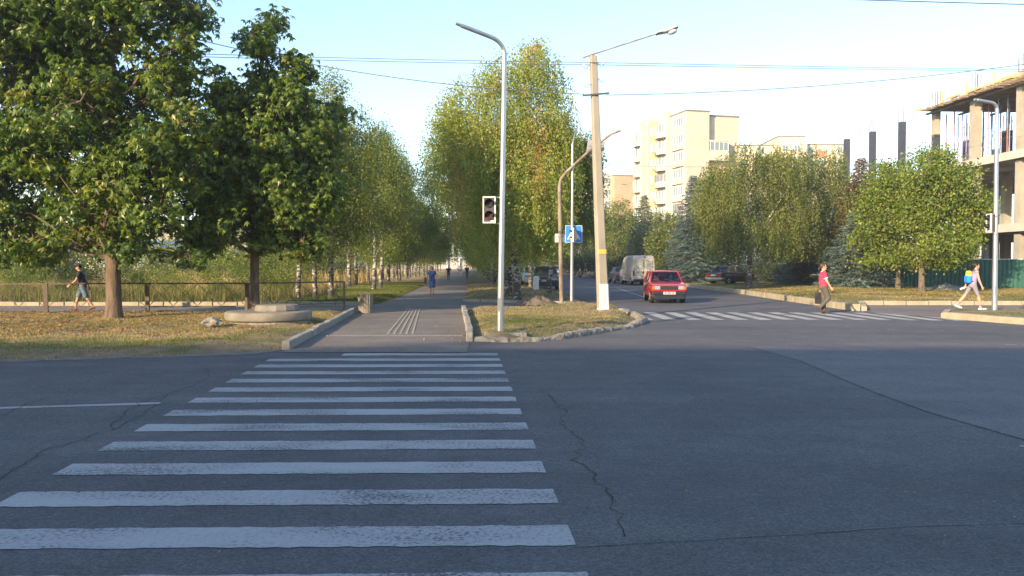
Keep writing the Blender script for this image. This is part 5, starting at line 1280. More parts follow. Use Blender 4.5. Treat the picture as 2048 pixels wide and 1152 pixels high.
for fl_ in range(2, 9):
    zf = .9 + fl_ * 3.05; zc = zf + 1.75
    # corner loggia strip
    window(mbk, u1 * 3.0 + v1 * -.13 + Vector((0, 0, zc)), u1, -v1, 3.6, 1.5, 'redframe' if fl_ in (3,) else 'white', mull=4)
    if fl_ < 8: building_box(mbk, 'balcony', C1, u1, v1, 1.0, 5.2, -.5, -.13, zf - .1, zf + .95, 'fac')
    # bow balconies
    for a_, rr in ((9.9, 2.3), (20.9, 1.8)):
        w = MB(); n = 14; vs = []
        for z in (zf - .1, zf + .95):
            for k in range(n + 1):
                t = math.pi * k / n; p_ = u1 * (a_ - rr * math.cos(t)) - v1 * (rr * .55 * math.sin(t) - .1); vs.append((p_.x, p_.y, z))
        w.add(vs, [(k, k + 1, n + 2 + k, n + 1 + k) for k in range(n)] + [tuple(range(n, -1, -1)), tuple(range(n + 1, 2 * n + 2))]); w.build('balcony', MT['fac'], mbk)
        if not (fl_ in (6,) and a_ > 15):
            w = MB(); vs = []
            for z in (zf + .95, zf + 2.3):
                for k in range(n + 1):
                    t = math.pi * k / n; p_ = u1 * (a_ - rr * .97 * math.cos(t)) - v1 * (rr * .53 * math.sin(t) - .1); vs.append((p_.x, p_.y, z))
            w.add(vs, [(k, k + 1, n + 2 + k, n + 1 + k) for k in range(n)]); gl_ = w.build('balcony_glazing', MT['wglass'], mbk)
            w = MB()
            for k in range(0, n + 1, 2): w.bar(vs[k], vs[k + n + 1], .12)
            w.build('mullions', MT['redframe' if fl_ in (5, 2) and a_ < 15 else 'white'], gl_)
            w = MB(); w.box((u1 * (a_ + rr * .3) - v1 * (rr * .55 + .15)) + Vector((0, 0, zf + .4)), (.5, .8, .5), .2)
            if fl_ in (4, 6, 7) and a_ < 15: w.build('air_conditioner', MT['mgrey'], mbk)
    window(mbk, u1 * 14.0 - v1 * .31 + Vector((0, 0, zc)), u1, -v1, 1.1, 1.5)
    window(mbk, u1 * 16.7 + v1 * .09 + Vector((0, 0, zc)), u1, -v1, 1.3, 1.5)
# glazed loggia on the gable
zl = P(1430, 297, 147).z; nG = -u1
for k, (zz, hh) in enumerate([(zl - .8, 3.6)]):
    w = MB()
    for b0, b1, a0, a1, z0, z1 in [(4.32, 8.1, -.25, 1.3, zl - 2.2, zl - .55), (4.32, 8.1, -.25, 1.3, zl + 1.15, zl + 1.35)]:
        building_box(mbk, 'balcony', C1, u1, v1, a0, a1, b0, b1, z0, z1, 'fac')
    building_box(mbk, 'balcony_back', C1, u1, v1, .1, 1.3, 4.5, 8.0, zl - .55, zl + 1.15, 'wglass')
    window(mbk, v1 * 6.2 + u1 * -.12 + Vector((0, 0, zl + .3)), v1, nG, 3.5, 1.5, mull=4)
building_box(mbk, 'balcony', C1, u1, v1, -.25, 1.3, 4.32, 8.1, zl - 5.4, zl - 3.2, 'bricko')
building_box(mbk, 'air_conditioner', C1, u1, v1, .6, 1.0, 8.3, 9.0, zl - 1.2, zl - .5, 'mgrey')
for a_, b_, h in ((9, 3, 5), (13, 4, 7), (19, 3, 4)):
    p_ = u1 * a_ + v1 * b_; MB().tube([(p_.x, p_.y, H1 - .4), (p_.x, p_.y, H1 + h)], .035, n=5).build('antenna', MT['mgrey'], mbk)
# brick block further left
C2 = (27.2, 220, 0); b2_ = empty('apartment_building', C2, 0, 'orange brick apartment block left of the tall cream one', 'building'); H2 = 25.4
building_box(b2_, 'gable_wall', C2, u1, v1, 0, 22, 0, 12, 0, H2, 'bricko'); building_box(b2_, 'facade_wall', C2, u1, v1, 1.5, 22, -2.4, 0, 0, H2 + .8, 'fac')
building_box(b2_, 'roof_edge', C2, u1, v1, -.1, 22, -.1, 12.1, H2, H2 + .3, 'roofdk'); building_box(b2_, 'roof_hut', C2, u1, v1, 3, 6, 7, 9.5, H2 + .3, H2 + 2.4, 'brickc')
for fl_ in range(3, 8):
    zf = 1 + fl_ * 3.05; building_box(b2_, 'balcony', C2, u1, v1, 2.2, 6.5, -3.6, -2.4, zf, zf + 1.1, 'fac')
    window(b2_, u1 * 4.2 - v1 * 3.4 + Vector((0, 0, zf + 1.8)), u1, -v1, 3.6, 1.4, mull=4); window(b2_, u1 * 10 - v1 * 2.42 + Vector((0, 0, zf + 1.8)), u1, -v1, 2.2, 1.4)
    window(b2_, u1 * 1.48 - v1 * 1.2 + Vector((0, 0, zf + 1.8)), v1, -u1, 1.7, 1.5)
for px_ in (2.2, 6.4): building_box(b2_, 'vent', C2, u1, v1, -.05, 0, px_, px_ + 1.4, H2 - 2.4, H2 - 2.1, 'roofdk')
# long pale block on the right
C3 = (51.5, 190, 0); b3_ = empty('apartment_building', C3, 0, 'long pale apartment block right of the tall one, with a brick chevron', 'building'); H3 = 30.0
X1 = Vector((1, 0, 0)); Y1 = Vector((0, 1, 0))
building_box(b3_, 'wall', C3, X1, Y1, 0, 9.5, 3, 14, 0, H3 - .6, 'brickp'); building_box(b3_, 'wall', C3, X1, Y1, 9.5, 15.6, 0, 14, 0, H3 + 1.0, 'brickp'); building_box(b3_, 'wall', C3, X1, Y1, 15.6, 23.0, 3, 14, 0, H3 - .4, 'brickp'); building_box(b3_, 'wall', C3, X1, Y1, 23.0, 26.2, 2.2, 14, 0, H3 - .5, 'fac')
building_box(b3_, 'wall', C3, X1, Y1, 15.6, 16.2, 0, 3, 0, H3 - .3, 'fac')
for a0, a1, b0, h in ((0, 9.5, 2.9, H3 - .6), (9.4, 15.7, -.1, H3 + 1.0), (16.2, 23.0, 2.9, H3 - .4), (23.0, 26.3, 2.1, H3 - .5)): building_box(b3_, 'roof_edge', C3, X1, Y1, a0, a1, b0, 14, h, h + .25, 'roofdk')
w = MB(); cx = 20.2; zt = P(1672, 293, 190).z; w.add([(cx - 1.1, 2.93, zt - 2.3), (cx + 1.1, 2.93, zt - 2.3), (cx + 1.1, 2.93, zt - .9), (cx, 2.93, zt), (cx - 1.1, 2.93, zt - .9)], [(0, 1, 2, 3, 4)]); w.build('brick_chevron', MT['terra'], b3_)
for fl_ in range(4, 10):
    zc = 1 + fl_ * 3.0 + .4
    if zc > H3 - 1.5: continue
    for a_, b_ in ((2.4, 3), (6.6, 3), (11.2, 0), (13.9, 0), (17.9, 3), (20.2, 3), (24.6, 2.2)): (a_ == 20.2 and zc > zt - 3.4) or window(b3_, (a_, b_ - .01, zc), X1, -Y1, 1.3 if a_ != 20.2 else 2.6, 1.5)
    building_box(b3_, 'balcony', C3, X1, Y1, 4.6, 8.6, 1.8, 3, zc - 2.0, zc - .9, 'fac')
for a_ in (3, 8.5, 12, 21): MB().tube([(a_, 8, H3 - .4), (a_, 8, H3 + 4.5)], .05, n=5).build('antenna', MT['mgrey'], b3_)
# bare concrete frame under construction
MT['form'] = mat('blue_black_formwork', (0.030, 0.036, 0.060), 0.6, c2=(0.05, 0.058, 0.085), scale=2); MT['ply'] = mat('plywood_shuttering', (0.16, 0.12, 0.085), .85, c2=(0.30, 0.24, 0.17), scale=1.5, stretch=(6, .6, 2)); MT['prop'] = mat('steel_props', (0.30, 0.13, 0.09), .6, c2=(0.24, 0.25, 0.42), scale=.35, lo=.48, hi=.52)
C4 = Vector((39.4 + AS * 58.8, 58.8, 0)); dirv = Vector((AS, 1, 0)).normalized(); rz4 = math.atan2(dirv.y, dirv.x) - math.pi / 2
cf = empty('building_frame', C4, rz4, 'unfinished concrete frame of three storeys behind the green fence', 'building')
SP = 5.45; DEP = [0, 6.2, 12.4, 18.6]; Z1, Z2, Z3 = 4.6, 9.75, 15.0; T = .55
def colm(name, k, d, z0, z1, m, s=.62): MB().box((d, k * SP, (z0 + z1) / 2), (s, s, z1 - z0)).build(name, MT[m], cf)
for k in range(-2, 7):
    for d in DEP:
        colm('column', k, d, 0, Z1 - T, 'conc')
        colm('column', k, d, Z1, Z2 - T, 'conc')
kmax = 6
def slab(name, z, k0, k1, m='conc'): MB().bx(-.65, 19.2, k0 * SP - .4, k1 * SP + .4, z - .25, z).build(name, MT[m], cf)
slab('floor_slab', Z1, -2, kmax); slab('floor_slab', Z2, -2, kmax)
w = MB()
for d in DEP:
    for z in (Z1, Z2): w.bx(d - .2, d + .2, -2 * SP - .35, kmax * SP + .35, z - T, z - .252)
for k in range(-2, kmax + 1):
    for z in (Z1, Z2): w.bx(-.55, 19.1, k * SP - .18, k * SP + .18, z - T + .01, z - .254)
w.build('beams', MT['conc'], cf)
w = MB()
for z in (Z1, Z2): w.bx(-.70, -.655, -2 * SP - .4, kmax * SP + .4, z - T - .02, z + .02)
w.build('edge_beams', MT['concl'], cf)
for k in (-2, -1, 0, 1): colm('column', k, 0, Z2, Z3 - .3, 'conc')
colm('column', 2, 0, Z2 + 2.6, Z3 - .45, 'conc', .5); 
for k, zt in ((2, 12.6), (3, 14.6), (4, 14.6), (5, 14.7)): colm('formwork_column', k, 0, Z2, zt, 'form', .5)
for k, d, zt, m in ((1, 6.2, 12.9, 'ply'), (0, 6.2, 12.6, 'ply'), (2, 6.2, 13.0, 'form'), (3, 6.2, 13.0, 'form'), (4, 12.4, 13.0, 'form'), (-1, 6.2, 12.8, 'ply'), (2, 12.4, 12.8, 'ply'), (1, 12.4, 12.4, 'form')): colm('formwork_column', k, d, Z2, zt, m, .6)
def rebar(k, d, z0, h=1.4):
    w = MB()
    for (x, y) in ((-.22, -.22), (.22, -.22), (-.22, .22), (.22, .22)): w.tube([(d + x, k * SP + y, z0), (d + x, k * SP + y, z0 + h * random.uniform(.85, 1.1))], .04, n=4)
    w.build('rebar', MT['rust'], cf)
for k, z in ((-2, Z3), (-1, Z3), (0, Z3 + .1), (1, Z3 + .1), (2, Z3 - .1), (3, 14.6), (4, 14.6), (5, 14.7)): rebar(k, 0, z)
rebar(3, 6.2, 13.0); rebar(2, 6.2, 13.0)
w = MB(); w.bx(-.9, 11.5, -2 * SP - .5, .25 * SP, Z3 - .28, Z3 + .15); w.build('floor_slab', MT['conc'], cf)
w = MB(); random.seed(3)
for i in range(int((2.05 * SP + 2 * SP) / .42)):
    y = -2 * SP + i * .42; w.bx(-1.25 - random.uniform(0, .5), 11.8, y, y + .12, Z3 - .52 + random.uniform(-.03, .03), Z3 - .38)
for d in (-.6, 2.2, 5.0, 8, 11): w.bx(d, d + .16, -2 * SP, 2.1 * SP, Z3 - .68, Z3 - .53)
for i in range(16):
    y = .25 * SP + i * .62; w.bx(-1.3, 11.6, y, y + .6, Z3 - .375, Z3 - .34)
w.build('shuttering', MT['ply'], cf)
w = MB()
for i in range(16): w.box((-1.0 + random.uniform(-.2, .2), random.uniform(-.5, 2.3) * SP, Z3 - .1), (.08, random.uniform(.6, 2.4), .18), random.uniform(-.1, .1))
for y in (.3, .9, 1.5): w.bar((-1.1, y * SP, Z3 - .4), (-1.1, y * SP, Z3 + .7), .1)
w.build('edge_boards', MT['wood'], cf)
for i in range(20):
    for d in (.9, 2.6, 4.8, 8.2):
        if i % 3 and d > 6: continue
        y = (-1.7 + i * .205) * SP; w = MB(); w.tube([(d, y, Z2), (d + random.uniform(-.05, .05), y, Z3 - .68)], .05, n=5); w.build('prop', MT['prop'], cf)
for i in range(0, 14):
    w = MB(); y = (-1.7 + i * .27) * SP
    for d in (.9, 2.9):
        if i % 3 == 0: w.tube([(d, y, Z2 + .4), (d, y + .27 * SP, Z2 + 3.2)], .02, n=4); w.tube([(d, y, Z2 + 3.2), (d, y + .27 * SP, Z2 + .4)], .02, n=4)
        w.tube([(d, y, Z2 + 1.9), (d, y + .27 * SP, Z2 + 1.9)], .02, n=4)
    w.build('bracing', MT['prop'], cf)
for i in range(8):
    w = MB(); y = (2.2 + i * .35) * SP
    w.tube([(3.5, y, Z2), (3.5, y, Z2 + 2.6)], .03, n=4)
    w.tube([(3.5, y, Z2 + 1.38), (3.5, y + .35 * SP, Z2 + 1.4)], .02, n=4); w.build('bracing', MT['prop'], cf)
w = MB()
for x in (-.22, .22): w.bar((3 + x, .35 * SP, Z1), (3 + x, .62 * SP + .6, Z2 + .9), .07)
for i in range(14): t = i / 14; y = .35 * SP + (.27 * SP + .6) * t; w.bar((2.78, y, Z1 + (Z2 + .9 - Z1) * t), (3.22, y, Z1 + (Z2 + .9 - Z1) * t), .045)
w.build('ladder', MT['redframe'], cf)
w = MB(); w.bx(2, 9, -1.2 * SP, -.4 * SP, .1, 1.5); w.bx(5, 12, .3 * SP, 1.2 * SP, .1, 1.2); w.build('brick_stacks', MT['terra'], cf)
# far houses on the left, the dry slope and what closes the alley
hill = Patch([(-420, 420), (-120, 420), (-60, 520), (-90, 620), (-420, 620)], 26, 90, .6, base=-1, seed=3); hill.build('hill', MT['field'], 14)
MT['roofblue'] = mat('blue_sheet_roof', (0.06, 0.13, 0.36), .5); MT['wallw'] = mat('whitewashed_wall', (0.36, 0.35, 0.33), .9)
for i, (px, Y, w_, h_, m, rm, lab) in enumerate([(322, 190, 17, 5.4, 'wallw', 'roofblue', 'low building with a blue roof seen through the chestnut leaves'), (250, 160, 10, 3.6, 'mgrey', 'roofdk', 'low grey shed beyond the field, just right of the thick chestnut trunk'), (215, 210, 18, 6, 'wallw', 'terra', 'white house with a red roof behind the thick chestnut trunk'), (150, 200, 16, 5, 'brickp', 'roofblue', 'pale house with a bluish roof far behind the walking man')]):
    X = (px - 1024) / FOC * Y; h0 = empty('house', (X, Y, 0), 0, lab, 'building')
    MB().bx(-w_ / 2, w_ / 2, 0, 9, 0, h_).build('wall', MT[m], h0)
    w = MB(); w.add([(-w_ / 2 - .4, -.5, h_ - .1), (w_ / 2 + .4, -.5, h_ - .1), (w_ / 2 + .4, 4.5, h_ + 2.0), (-w_ / 2 - .4, 4.5, h_ + 2.0), (-w_ / 2 - .4, 9.5, h_ - .1), (w_ / 2 + .4, 9.5, h_ - .1)], [(0, 1, 2, 3), (3, 2, 5, 4), (0, 3, 4), (1, 5, 2), (0, 4, 5, 1)]); w.build('roof', MT[rm], h0)
    for k in range(4): window(h0, (-w_ / 2 + w_ * (k + .5) / 4, -.01, h_ * .55), X1, -Y1, 1.4, 1.4)
h0 = empty('pavilion', (((930 - 1024) / FOC) * 330, 332, 0), 0, 'pale low building at the far end of the alley', 'building')
MB().bx(-14, 14, 0, 8, 0, 4.2).build('wall', MT['wallw'], h0); MB().bx(-15, 15, -1, 9, 4.2, 4.8).build('roof', MT['mgrey'], h0)
for k in range(6): MB().box((-12 + k * 4.8, -.8, 2.1), (.5, .5, 4.2)).build('column', MT['white'], h0)
def treeline(name, x0, x1, Y, h, n, seed, label):
    r_ = np.random.default_rng(seed); lob = []
    x = x0
    while x < x1:
        hh = h * r_.uniform(.6, 1.1); w_ = hh * r_.uniform(.4, .7); lob.append((x, Y + r_.uniform(-12, 12), hh * .5, w_, w_, hh * .5)); x += w_ * .9
    me, T = crown_mesh(name, 'small', lob, n, 8, 1.1, .8, zmin=.2, shell=3.5); o = link(name, me, None, MT['L_birchg']); o['kind'] = 'stuff'; o['label'] = label
treeline('distant_woods', -330, -60, 300, 9, 5200, 5, 'distant wooded edge of the dry field')
treeline('distant_woods', -60, 150, 360, 13, 4200, 6, 'far woods behind the alley and the side street')
# ================================================================== CARS
def paintm(name, c, rough=.28, dirt=None):
    return mat(name, c, rough, c2=dirt or tuple(x * 1.15 + .01 for x in c), scale=2.2, spec=.5, coat=.5, lo=.45, hi=.8)
MT['red'] = paintm('red_car_paint', (0.32, 0.014, 0.016)); MT['bluepaint'] = paintm('dark_blue_paint', (0.015, 0.022, 0.05)); MT['darkpaint'] = paintm('dark_grey_green_paint', (0.035, 0.040, 0.038))
MT['navy'] = paintm('deep_navy_paint', (0.012, 0.016, 0.035)); MT['vanw'] = mat('dusty_white_paint', (0.44, 0.44, 0.42), .45, c2=(0.32, 0.30, 0.25), scale=1.3, coat=.2); MT['silver'] = paintm('silver_paint', (0.45, 0.46, 0.48))
MT['head'] = mat('headlight_glass', (0.26, 0.29, 0.31), .12, spec=.9, coat=1); MT['amber'] = mat('amber_lens', (0.40, 0.12, 0.02), .25); MT['tail'] = mat('tail_lens', (0.16, 0.016, 0.012), .3)
MT['plate'] = mat('number_plate', (0.42, 0.42, 0.41), .5); MT['bumper'] = mat('bumper_plastic', (0.014, 0.018, 0.026), .5); MT['seat'] = mat('seat_cloth', (0.10, 0.03, 0.03), .9); MT['interior'] = mat('car_interior', (0.03, 0.03, 0.032), .8); MT['rimm'] = mat('steel_rim', (0.42, 0.40, 0.36), .4, metal=.5)
def extrude_side(mb, outline, W, fn):
    """side outline (x,z) extruded to both sides; fn(x,z) gives the half width there"""
    n = len(outline); vs = []
    for s in (-1, 1):
        for (x, z) in outline: vs.append((x, s * fn(x, z), z))
    fs = [tuple(range(n)), tuple(range(2 * n - 1, n - 1, -1))] + [(i, n + i, n + (i + 1) % n, (i + 1) % n) for i in range(n)]
    mb.add(vs, fs); return mb
def car(label, cat, loc, rz, d, group='cars', detail=True):
    """local +X is forward; d: dict of measures"""
    o = empty('parked_car' if cat != 'van' else 'van', loc, rz, label, cat, group)
    L, W = d['L'], d['W']; hw = W / 2; r = d['r']; xf, xr = d['xf'], d['xr']; zs = d.get('sill', .22)
    top = d['top']     # (x,z) from rear bottom-bumper top to the front, along the bonnet line
    belt = d['belt']
    out = []
    def arch(xc):
        R_ = r * 1.17; return [(xc - R_ * math.cos(t), max(zs, r + R_ * math.sin(t))) for t in [math.pi * k / 10 for k in range(11)]]
    out += [(-L / 2 + .05, zs + .04)] + arch(xr) + arch(xf) + [(L / 2 - .06, zs + .04)] + top[::-1]
    ext = L / 2
    def fn(x, z):
        e = max(0, (abs(x) - ext * .62) / (ext * .38)); q = hw * (1 - .085 * e ** 2)
        if z < .45: q -= .03 * (.45 - z) / .3
        if z > belt - .12: q -= .05 * (z - belt + .12) / .2
        if z > belt + .1: q = hw * (1 - .085 * e ** 2) - .05 - (z - belt) * d.get('tumble', .1)
        return q
    w = MB(); extrude_side(w, out, W, fn); body = w.build('body', MT[d['paint']], o, bevel=.035, seg=3)
    # wheel wells + wheels
    for xc in (xf, xr):
        for s in (-1, 1):
            ww = MB(); y0 = s * (hw - .21); y1 = s * (hw - .02)
            ww.tube([(xc, y0, r), (xc, y0 + s * .02, r), (xc, y1 - s * .02, r), (xc, y1, r)], [r * .9, r, r, r * .93], n=24)
            wh = ww.build('wheel', MT['rubber'], o)
            rm = MB(); rm.tube([(xc, y1 - s * .03, r), (xc, y1 + s * .006, r), (xc, y1 + s * .006, r)], [r * .62, r * .62, r * .5], n=20); rm.build('rim', MT['rimm'], wh)
            hb = MB(); hb.tube([(xc, y1, r), (xc, y1 + s * .015, r)], r * .2, n=10); hb.build('hub', MT['dgrey'], wh)
    wl = MB()
    for xc in (xf, xr): wl.bx(xc - r * 1.12, xc + r * 1.12, -hw + .22, hw - .22, zs + .02, r * 2.05)
    wl.build('underbody', MT['black'], o)
    if 'roof' in d:
        (xa, za), (xb, zb), (xc_, zc), (xd, zd) = d['roof']   # windscreen foot, windscreen top, rear top, rear foot
        rw = hw * .74; bw = hw - .09
        def tri(x0, z0, x1, z1, inset=0): pass
        # roof panel, slightly domed
        rp = MB(); vs = []; nx, ny = 6, 6
        for i in range(nx + 1):
            for j in range(ny + 1):
                u = i / nx; v_ = j / ny * 2 - 1; x = xb + (xc_ - xb) * u; z = zb + (zc - zb) * u + .055 * math.sin(math.pi * (.12 + .76 * u)) * (1 - .5 * v_ * v_) - .03 * v_ ** 4
                vs.append((x, v_ * rw, z))
        N = ny + 1; fs = [(i * N + j, i * N + j + 1, (i + 1) * N + j + 1, (i + 1) * N + j) for i in range(nx) for j in range(ny)]
        rp.add(vs, fs, True); ob = rp.build('roof', MT[d['paint']], o); so = ob.modifiers.new('t', 'SOLIDIFY'); so.thickness = .05; so.offset = -1
        pl = MB(); th = .055
        for s in (-1, 1):
            pl.bar((xa, s * bw, za - .03), (xb, s * (rw - .01), zb + .0), th, .05); pl.bar((xd, s * bw, zd - .03), (xc_, s * (rw - .01), zc - .0), d.get('cp', .12), .05)
            for xm in d.get('bp', []): pl.bar((xm, s * (bw + .0), belt - .02), (xm + d.get('bpl', 0), s * (rw - .0), zb + .02), .065, .04)
            pl.bar((xb, s * rw, zb), (xc_, s * rw, zc), .05, .04)
        pl.bar((xb, -rw, zb), (xb, rw, zb), .05, .04); pl.bar((xc_, -rw, zc), (xc_, rw, zc), .06, .04); pl.build('pillars', MT[d['paint']], o, bevel=.012)
        g = MB(); e = .012
        g.add([(xa + .02, -bw + .03, za - .01), (xa + .02, bw - .03, za - .01), (xb + .02, rw - .03, zb - .01), (xb + .02, -rw + .03, zb - .01)], [(0, 1, 2, 3)]); g.build('windscreen', MT['glass'], o)
        g = MB(); g.add([(xd - .01, -bw + .03, zd - .01), (xd - .01, bw - .03, zd - .01), (xc_ - .01, rw - .03, zc - .01), (xc_ - .01, -rw + .03, zc - .01)], [(0, 3, 2, 1)]); g.build('rear_window', MT['glass'], o)
        for s in (-1, 1):
            g = MB(); g.add([(xa - .03, s * (bw - .015), za - .01), (xd + .05, s * (bw - .015), zd - .01), (xc_ + .04, s * (rw - .015), zc - .01), (xb - .04, s * (rw - .015), zb - .01)], [(0, 1, 2, 3)]); g.build('side_windows', MT['glass'], o)
        # seats and wheel seen through the glass
        st = MB()
        for y in (-.33, .33):
            st.box((xb - .55, y, belt - .02), (.12, .42, .5)); st.box((xb - .60, y, belt + .32), (.09, .24, .16))
        st.box((xc_ + .35 if xc_ < 0 else 0, 0, belt), (.12, 1.0, .4)); st.build('seats', MT[d.get('seatm', 'interior')], o, bevel=.03)
        MB().box(((xa + xb) / 2 - .0, 0, belt - .02), (.5, W * .8, .08)).build('dashboard', MT['interior'], o)
        if d.get('open_tub', True): MB().bx(xd + .1, xa - .1, -hw + .14, hw - .14, belt - .01, belt + .006).build('cabin_floor', MT['interior'], o)
        for s in (-1, 1):
            m_ = MB(); m_.box((xa - .25, s * (hw + .05), belt + .06), (.09, .17, .11)); m_.build('mirror', MT[d.get('mirror', 'black')], o, bevel=.02)
    xF = L / 2; xR = -L / 2; zb_ = d.get('zb', .46)
    # bumpers
    fw = hw * .915
    b = MB(); b.box((xF - .02, 0, zb_), (.14, 2 * fw + .02, .17)); 
    for s in (-1, 1): b.box((xF - .22, s * (fw + .02), zb_), (.36, .07, .16), s * -.12)
    b.build('front_bumper', MT[d.get('bump', 'bumper')], o, bevel=.03)
    b = MB(); b.box((xR + .02, 0, zb_), (.12, 2 * fw + .02, .15))
    for s in (-1, 1): b.box((xR + .2, s * (fw + .02), zb_), (.34, .07, .14), s * .12)
    b.build('rear_bumper', MT[d.get('bump2', d.get('bump', 'bumper'))], o, bevel=.03)
    if d.get('valance', True): MB().box((xF - .03, 0, zb_ - .17), (.10, 2 * fw - .1, .18)).build('front_valance', MT[d.get('bump', 'bumper')], o, bevel=.02)
    hz = d.get('hz', .66); hh = d.get('hh', .15)
    MB().box((xF - .012, 0, hz), (.05, 2 * fw - d.get('hlw', .30) * 2 - .12, hh)).build('grille', MT['black'], o)
    for s in (-1, 1):
        MB().box((xF - .015, s * (fw - d.get('hlw', .30) / 2 - .09), hz), (.065, d.get('hlw', .30), hh)).build('headlight', MT['head'], o, bevel=.012)
        MB().box((xF - .045, s * (fw - .035), hz), (.10, .10, hh * .95)).build('indicator', MT['amber'], o, bevel=.01)
        MB().box((xR + .01, s * (fw - d.get('tlw', .26) / 2 - .02), d.get('tz', .72)), (.05, d.get('tlw', .26), d.get('th', .17))).build('tail_light', MT['tail'], o, bevel=.01)
    if d.get('plate', True):
        for x, sgn, z in ((xF + .052, 1, d.get('pz', zb_)), (xR - .012 - (.03 if d.get('pzr', .7) < .55 else 0), -1, d.get('pzr', .7))):
            pb = MB().box((x, 0, z), (.012, .52, .115)).build('number_plate', MT['plate'], o)
            t = d.get('text')
            if t and sgn > 0:
                tw = MB(); draw_text(tw, t, .41, .075); tw.v = [(x + .008, v[0], z + v[1]) for v in tw.v]; tw.build('plate_lettering', MT['black'], pb)
    # door seams, handles, trim
    for s in (-1, 1):
        sm = MB()
        for x in d.get('seams', []): sm.bar((x, s * (fn(x, .4) + .001), zs + .08), (x, s * (fn(x, .6) + .001), belt - .13), .012, .006)
        sm.bar((xr + r * 1.25, s * (hw + .004), .50), (xf - r * 1.25, s * (hw + .004), .50), .006, .03)
        for x in d.get('handles', []): sm.box((x, s * (hw + .004), belt - .17), (.13, .025, .03))
        sm.build('door_trim', MT['black'], o)
    if d.get('wipers', True) and 'roof' in d:
        wi = MB(); (xa, za), (xb, zb) = d['roof'][:2]
        for y in (-.15, .35): wi.bar((xa + .03, y, za + .0), (xa + (xb - xa) * .22 + .03, y - .42, za + (zb - za) * .22), .012)
        wi.build('wipers', MT['black'], o)
    return o
SEG = {'0': 'abcdef', '1': 'bc', '2': 'abged', '3': 'abgcd', '4': 'fgbc', '5': 'afgcd', '6': 'afgcde', '7': 'abc', '8': 'abcdefg', '9': 'abcdfg', 'A': 'abcefg', 'H': 'bcefg', 'C': 'adef', 'E': 'adefg', 'B': 'abcdefg', 'T': 'ah', 'P': 'abefg', 'O': 'abcdef', 'K': 'efgbc'}
def draw_text(mb, s, width, h):
    n = len(s); cw = width / n; w_ = cw * .68; t = h * .13
    for i, ch in enumerate(s):
        x0 = -width / 2 + cw * (i + .5)
        if ch not in SEG: continue
        for g in SEG[ch]:
            x, y, dx, dy = {'a': (0, h / 2, w_, t), 'b': (w_ / 2, h / 4, t, h / 2), 'c': (w_ / 2, -h / 4, t, h / 2), 'd': (0, -h / 2, w_, t), 'e': (-w_ / 2, -h / 4, t, h / 2), 'f': (-w_ / 2, h / 4, t, h / 2), 'g': (0, 0, w_, t), 'h': (0, 0, t, h)}[g]
            mb.add([(x0 + x - dx / 2, y - dy / 2, 0), (x0 + x + dx / 2, y - dy / 2, 0), (x0 + x + dx / 2, y + dy / 2, 0), (x0 + x - dx / 2, y + dy / 2, 0)], [(0, 1, 2, 3)])
# red hatchback coming towards us
hatch = dict(L=3.70, W=1.56, r=.285, xf=1.15, xr=-1.17, belt=.90, paint='red', zb=.44, hz=.665, hh=.155, hlw=.24, seatm='seat',
    top=[(-1.83, .50), (-1.84, .74), (-1.80, .88), (-1.5, .92), (.62, .93), (1.05, .885), (1.55, .83), (1.80, .765), (1.84, .60)],
    roof=[(.78, .93), (.22, 1.355), (-1.10, 1.36), (-1.62, .94)], bp=[-.28, -1.02], bpl=.0, seams=[.68, -.30], handles=[-.15], cp=.10, text='AH 9842 BH', sill=.24)
car('red hatchback driving towards us with a driver at the wheel', 'car', (6.86, 37.3, .012), R(-90 - 3), hatch)
# number plates face outward; dusty lower rear of the hatchback side stays as built
classic = dict(L=4.12, W=1.61, r=.29, xf=1.22, xr=-1.20, belt=.90, paint='darkpaint', zb=.46, bump='chrome', hz=.68, hh=.16, tlw=.42, th=.20, tz=.74, pzr=.72, valance=False,
    top=[(-2.04, .48), (-2.06, .66), (-2.04, .88), (-1.9, .93), (-1.25, .95), (.75, .94), (1.3, .91), (1.95, .85), (2.04, .76), (2.04, .5)],
    roof=[(.86, .94), (.38, 1.38), (-.85, 1.39), (-1.42, .96)], bp=[-.18], seams=[.75, -.20, -1.0], handles=[-.05, -.85])
car('boxy old dark sedan parked under the weeping birches, rear lights towards us', 'car', (17.0, 64.2, .16), R(38), classic)
modern = dict(L=4.35, W=1.72, r=.31, xf=1.32, xr=-1.30, belt=.96, paint='bluepaint', zb=.48, bump='bluepaint', hz=.70, hh=.15, tz=.80, pzr=.82,
    top=[(-2.14, .5), (-2.18, .75), (-2.10, .98), (-1.75, 1.03), (.95, .99), (1.5, .92), (1.98, .80), (2.14, .68), (2.17, .52)],
    roof=[(1.02, .98), (.30, 1.42), (-1.0, 1.41), (-1.75, 1.03)], bp=[-.25], seams=[.9, -.27, -1.0], handles=[-.12, -.95])
car('dark blue sedan parked beyond the white van', 'car', (9.9, 75.5, .012), R(92), modern)
m2 = dict(modern); m2.update(paint='navy', bump='navy', roof=[(1.15, 1.0), (.35, 1.50), (-1.5, 1.50), (-2.0, 1.05)], L=4.3, text='AH 2076 CK', hlw=.34, pz=.60)
m2['top'] = [(-2.11, .5), (-2.15, .8), (-2.10, 1.0), (-1.9, 1.06), (1.1, 1.01), (1.6, .95), (2.0, .84), (2.13, .70), (2.14, .5)]
car('dark navy car facing us, parked at the left kerb behind the white stone post', 'car', (2.25, 55.2, .06), R(-92), m2)
m3 = dict(modern); m3.update(paint='silver', bump='silver'); car('pale silver car far away at the bend of the side street', 'car', (8.3, 150, .012), R(-95), m3)
m4 = dict(modern); m4.update(paint='silver', bump='silver'); car('light car half hidden by hanging birch leaves left of the navy car', 'car', (1.0, 66, .10), R(-70), m4)
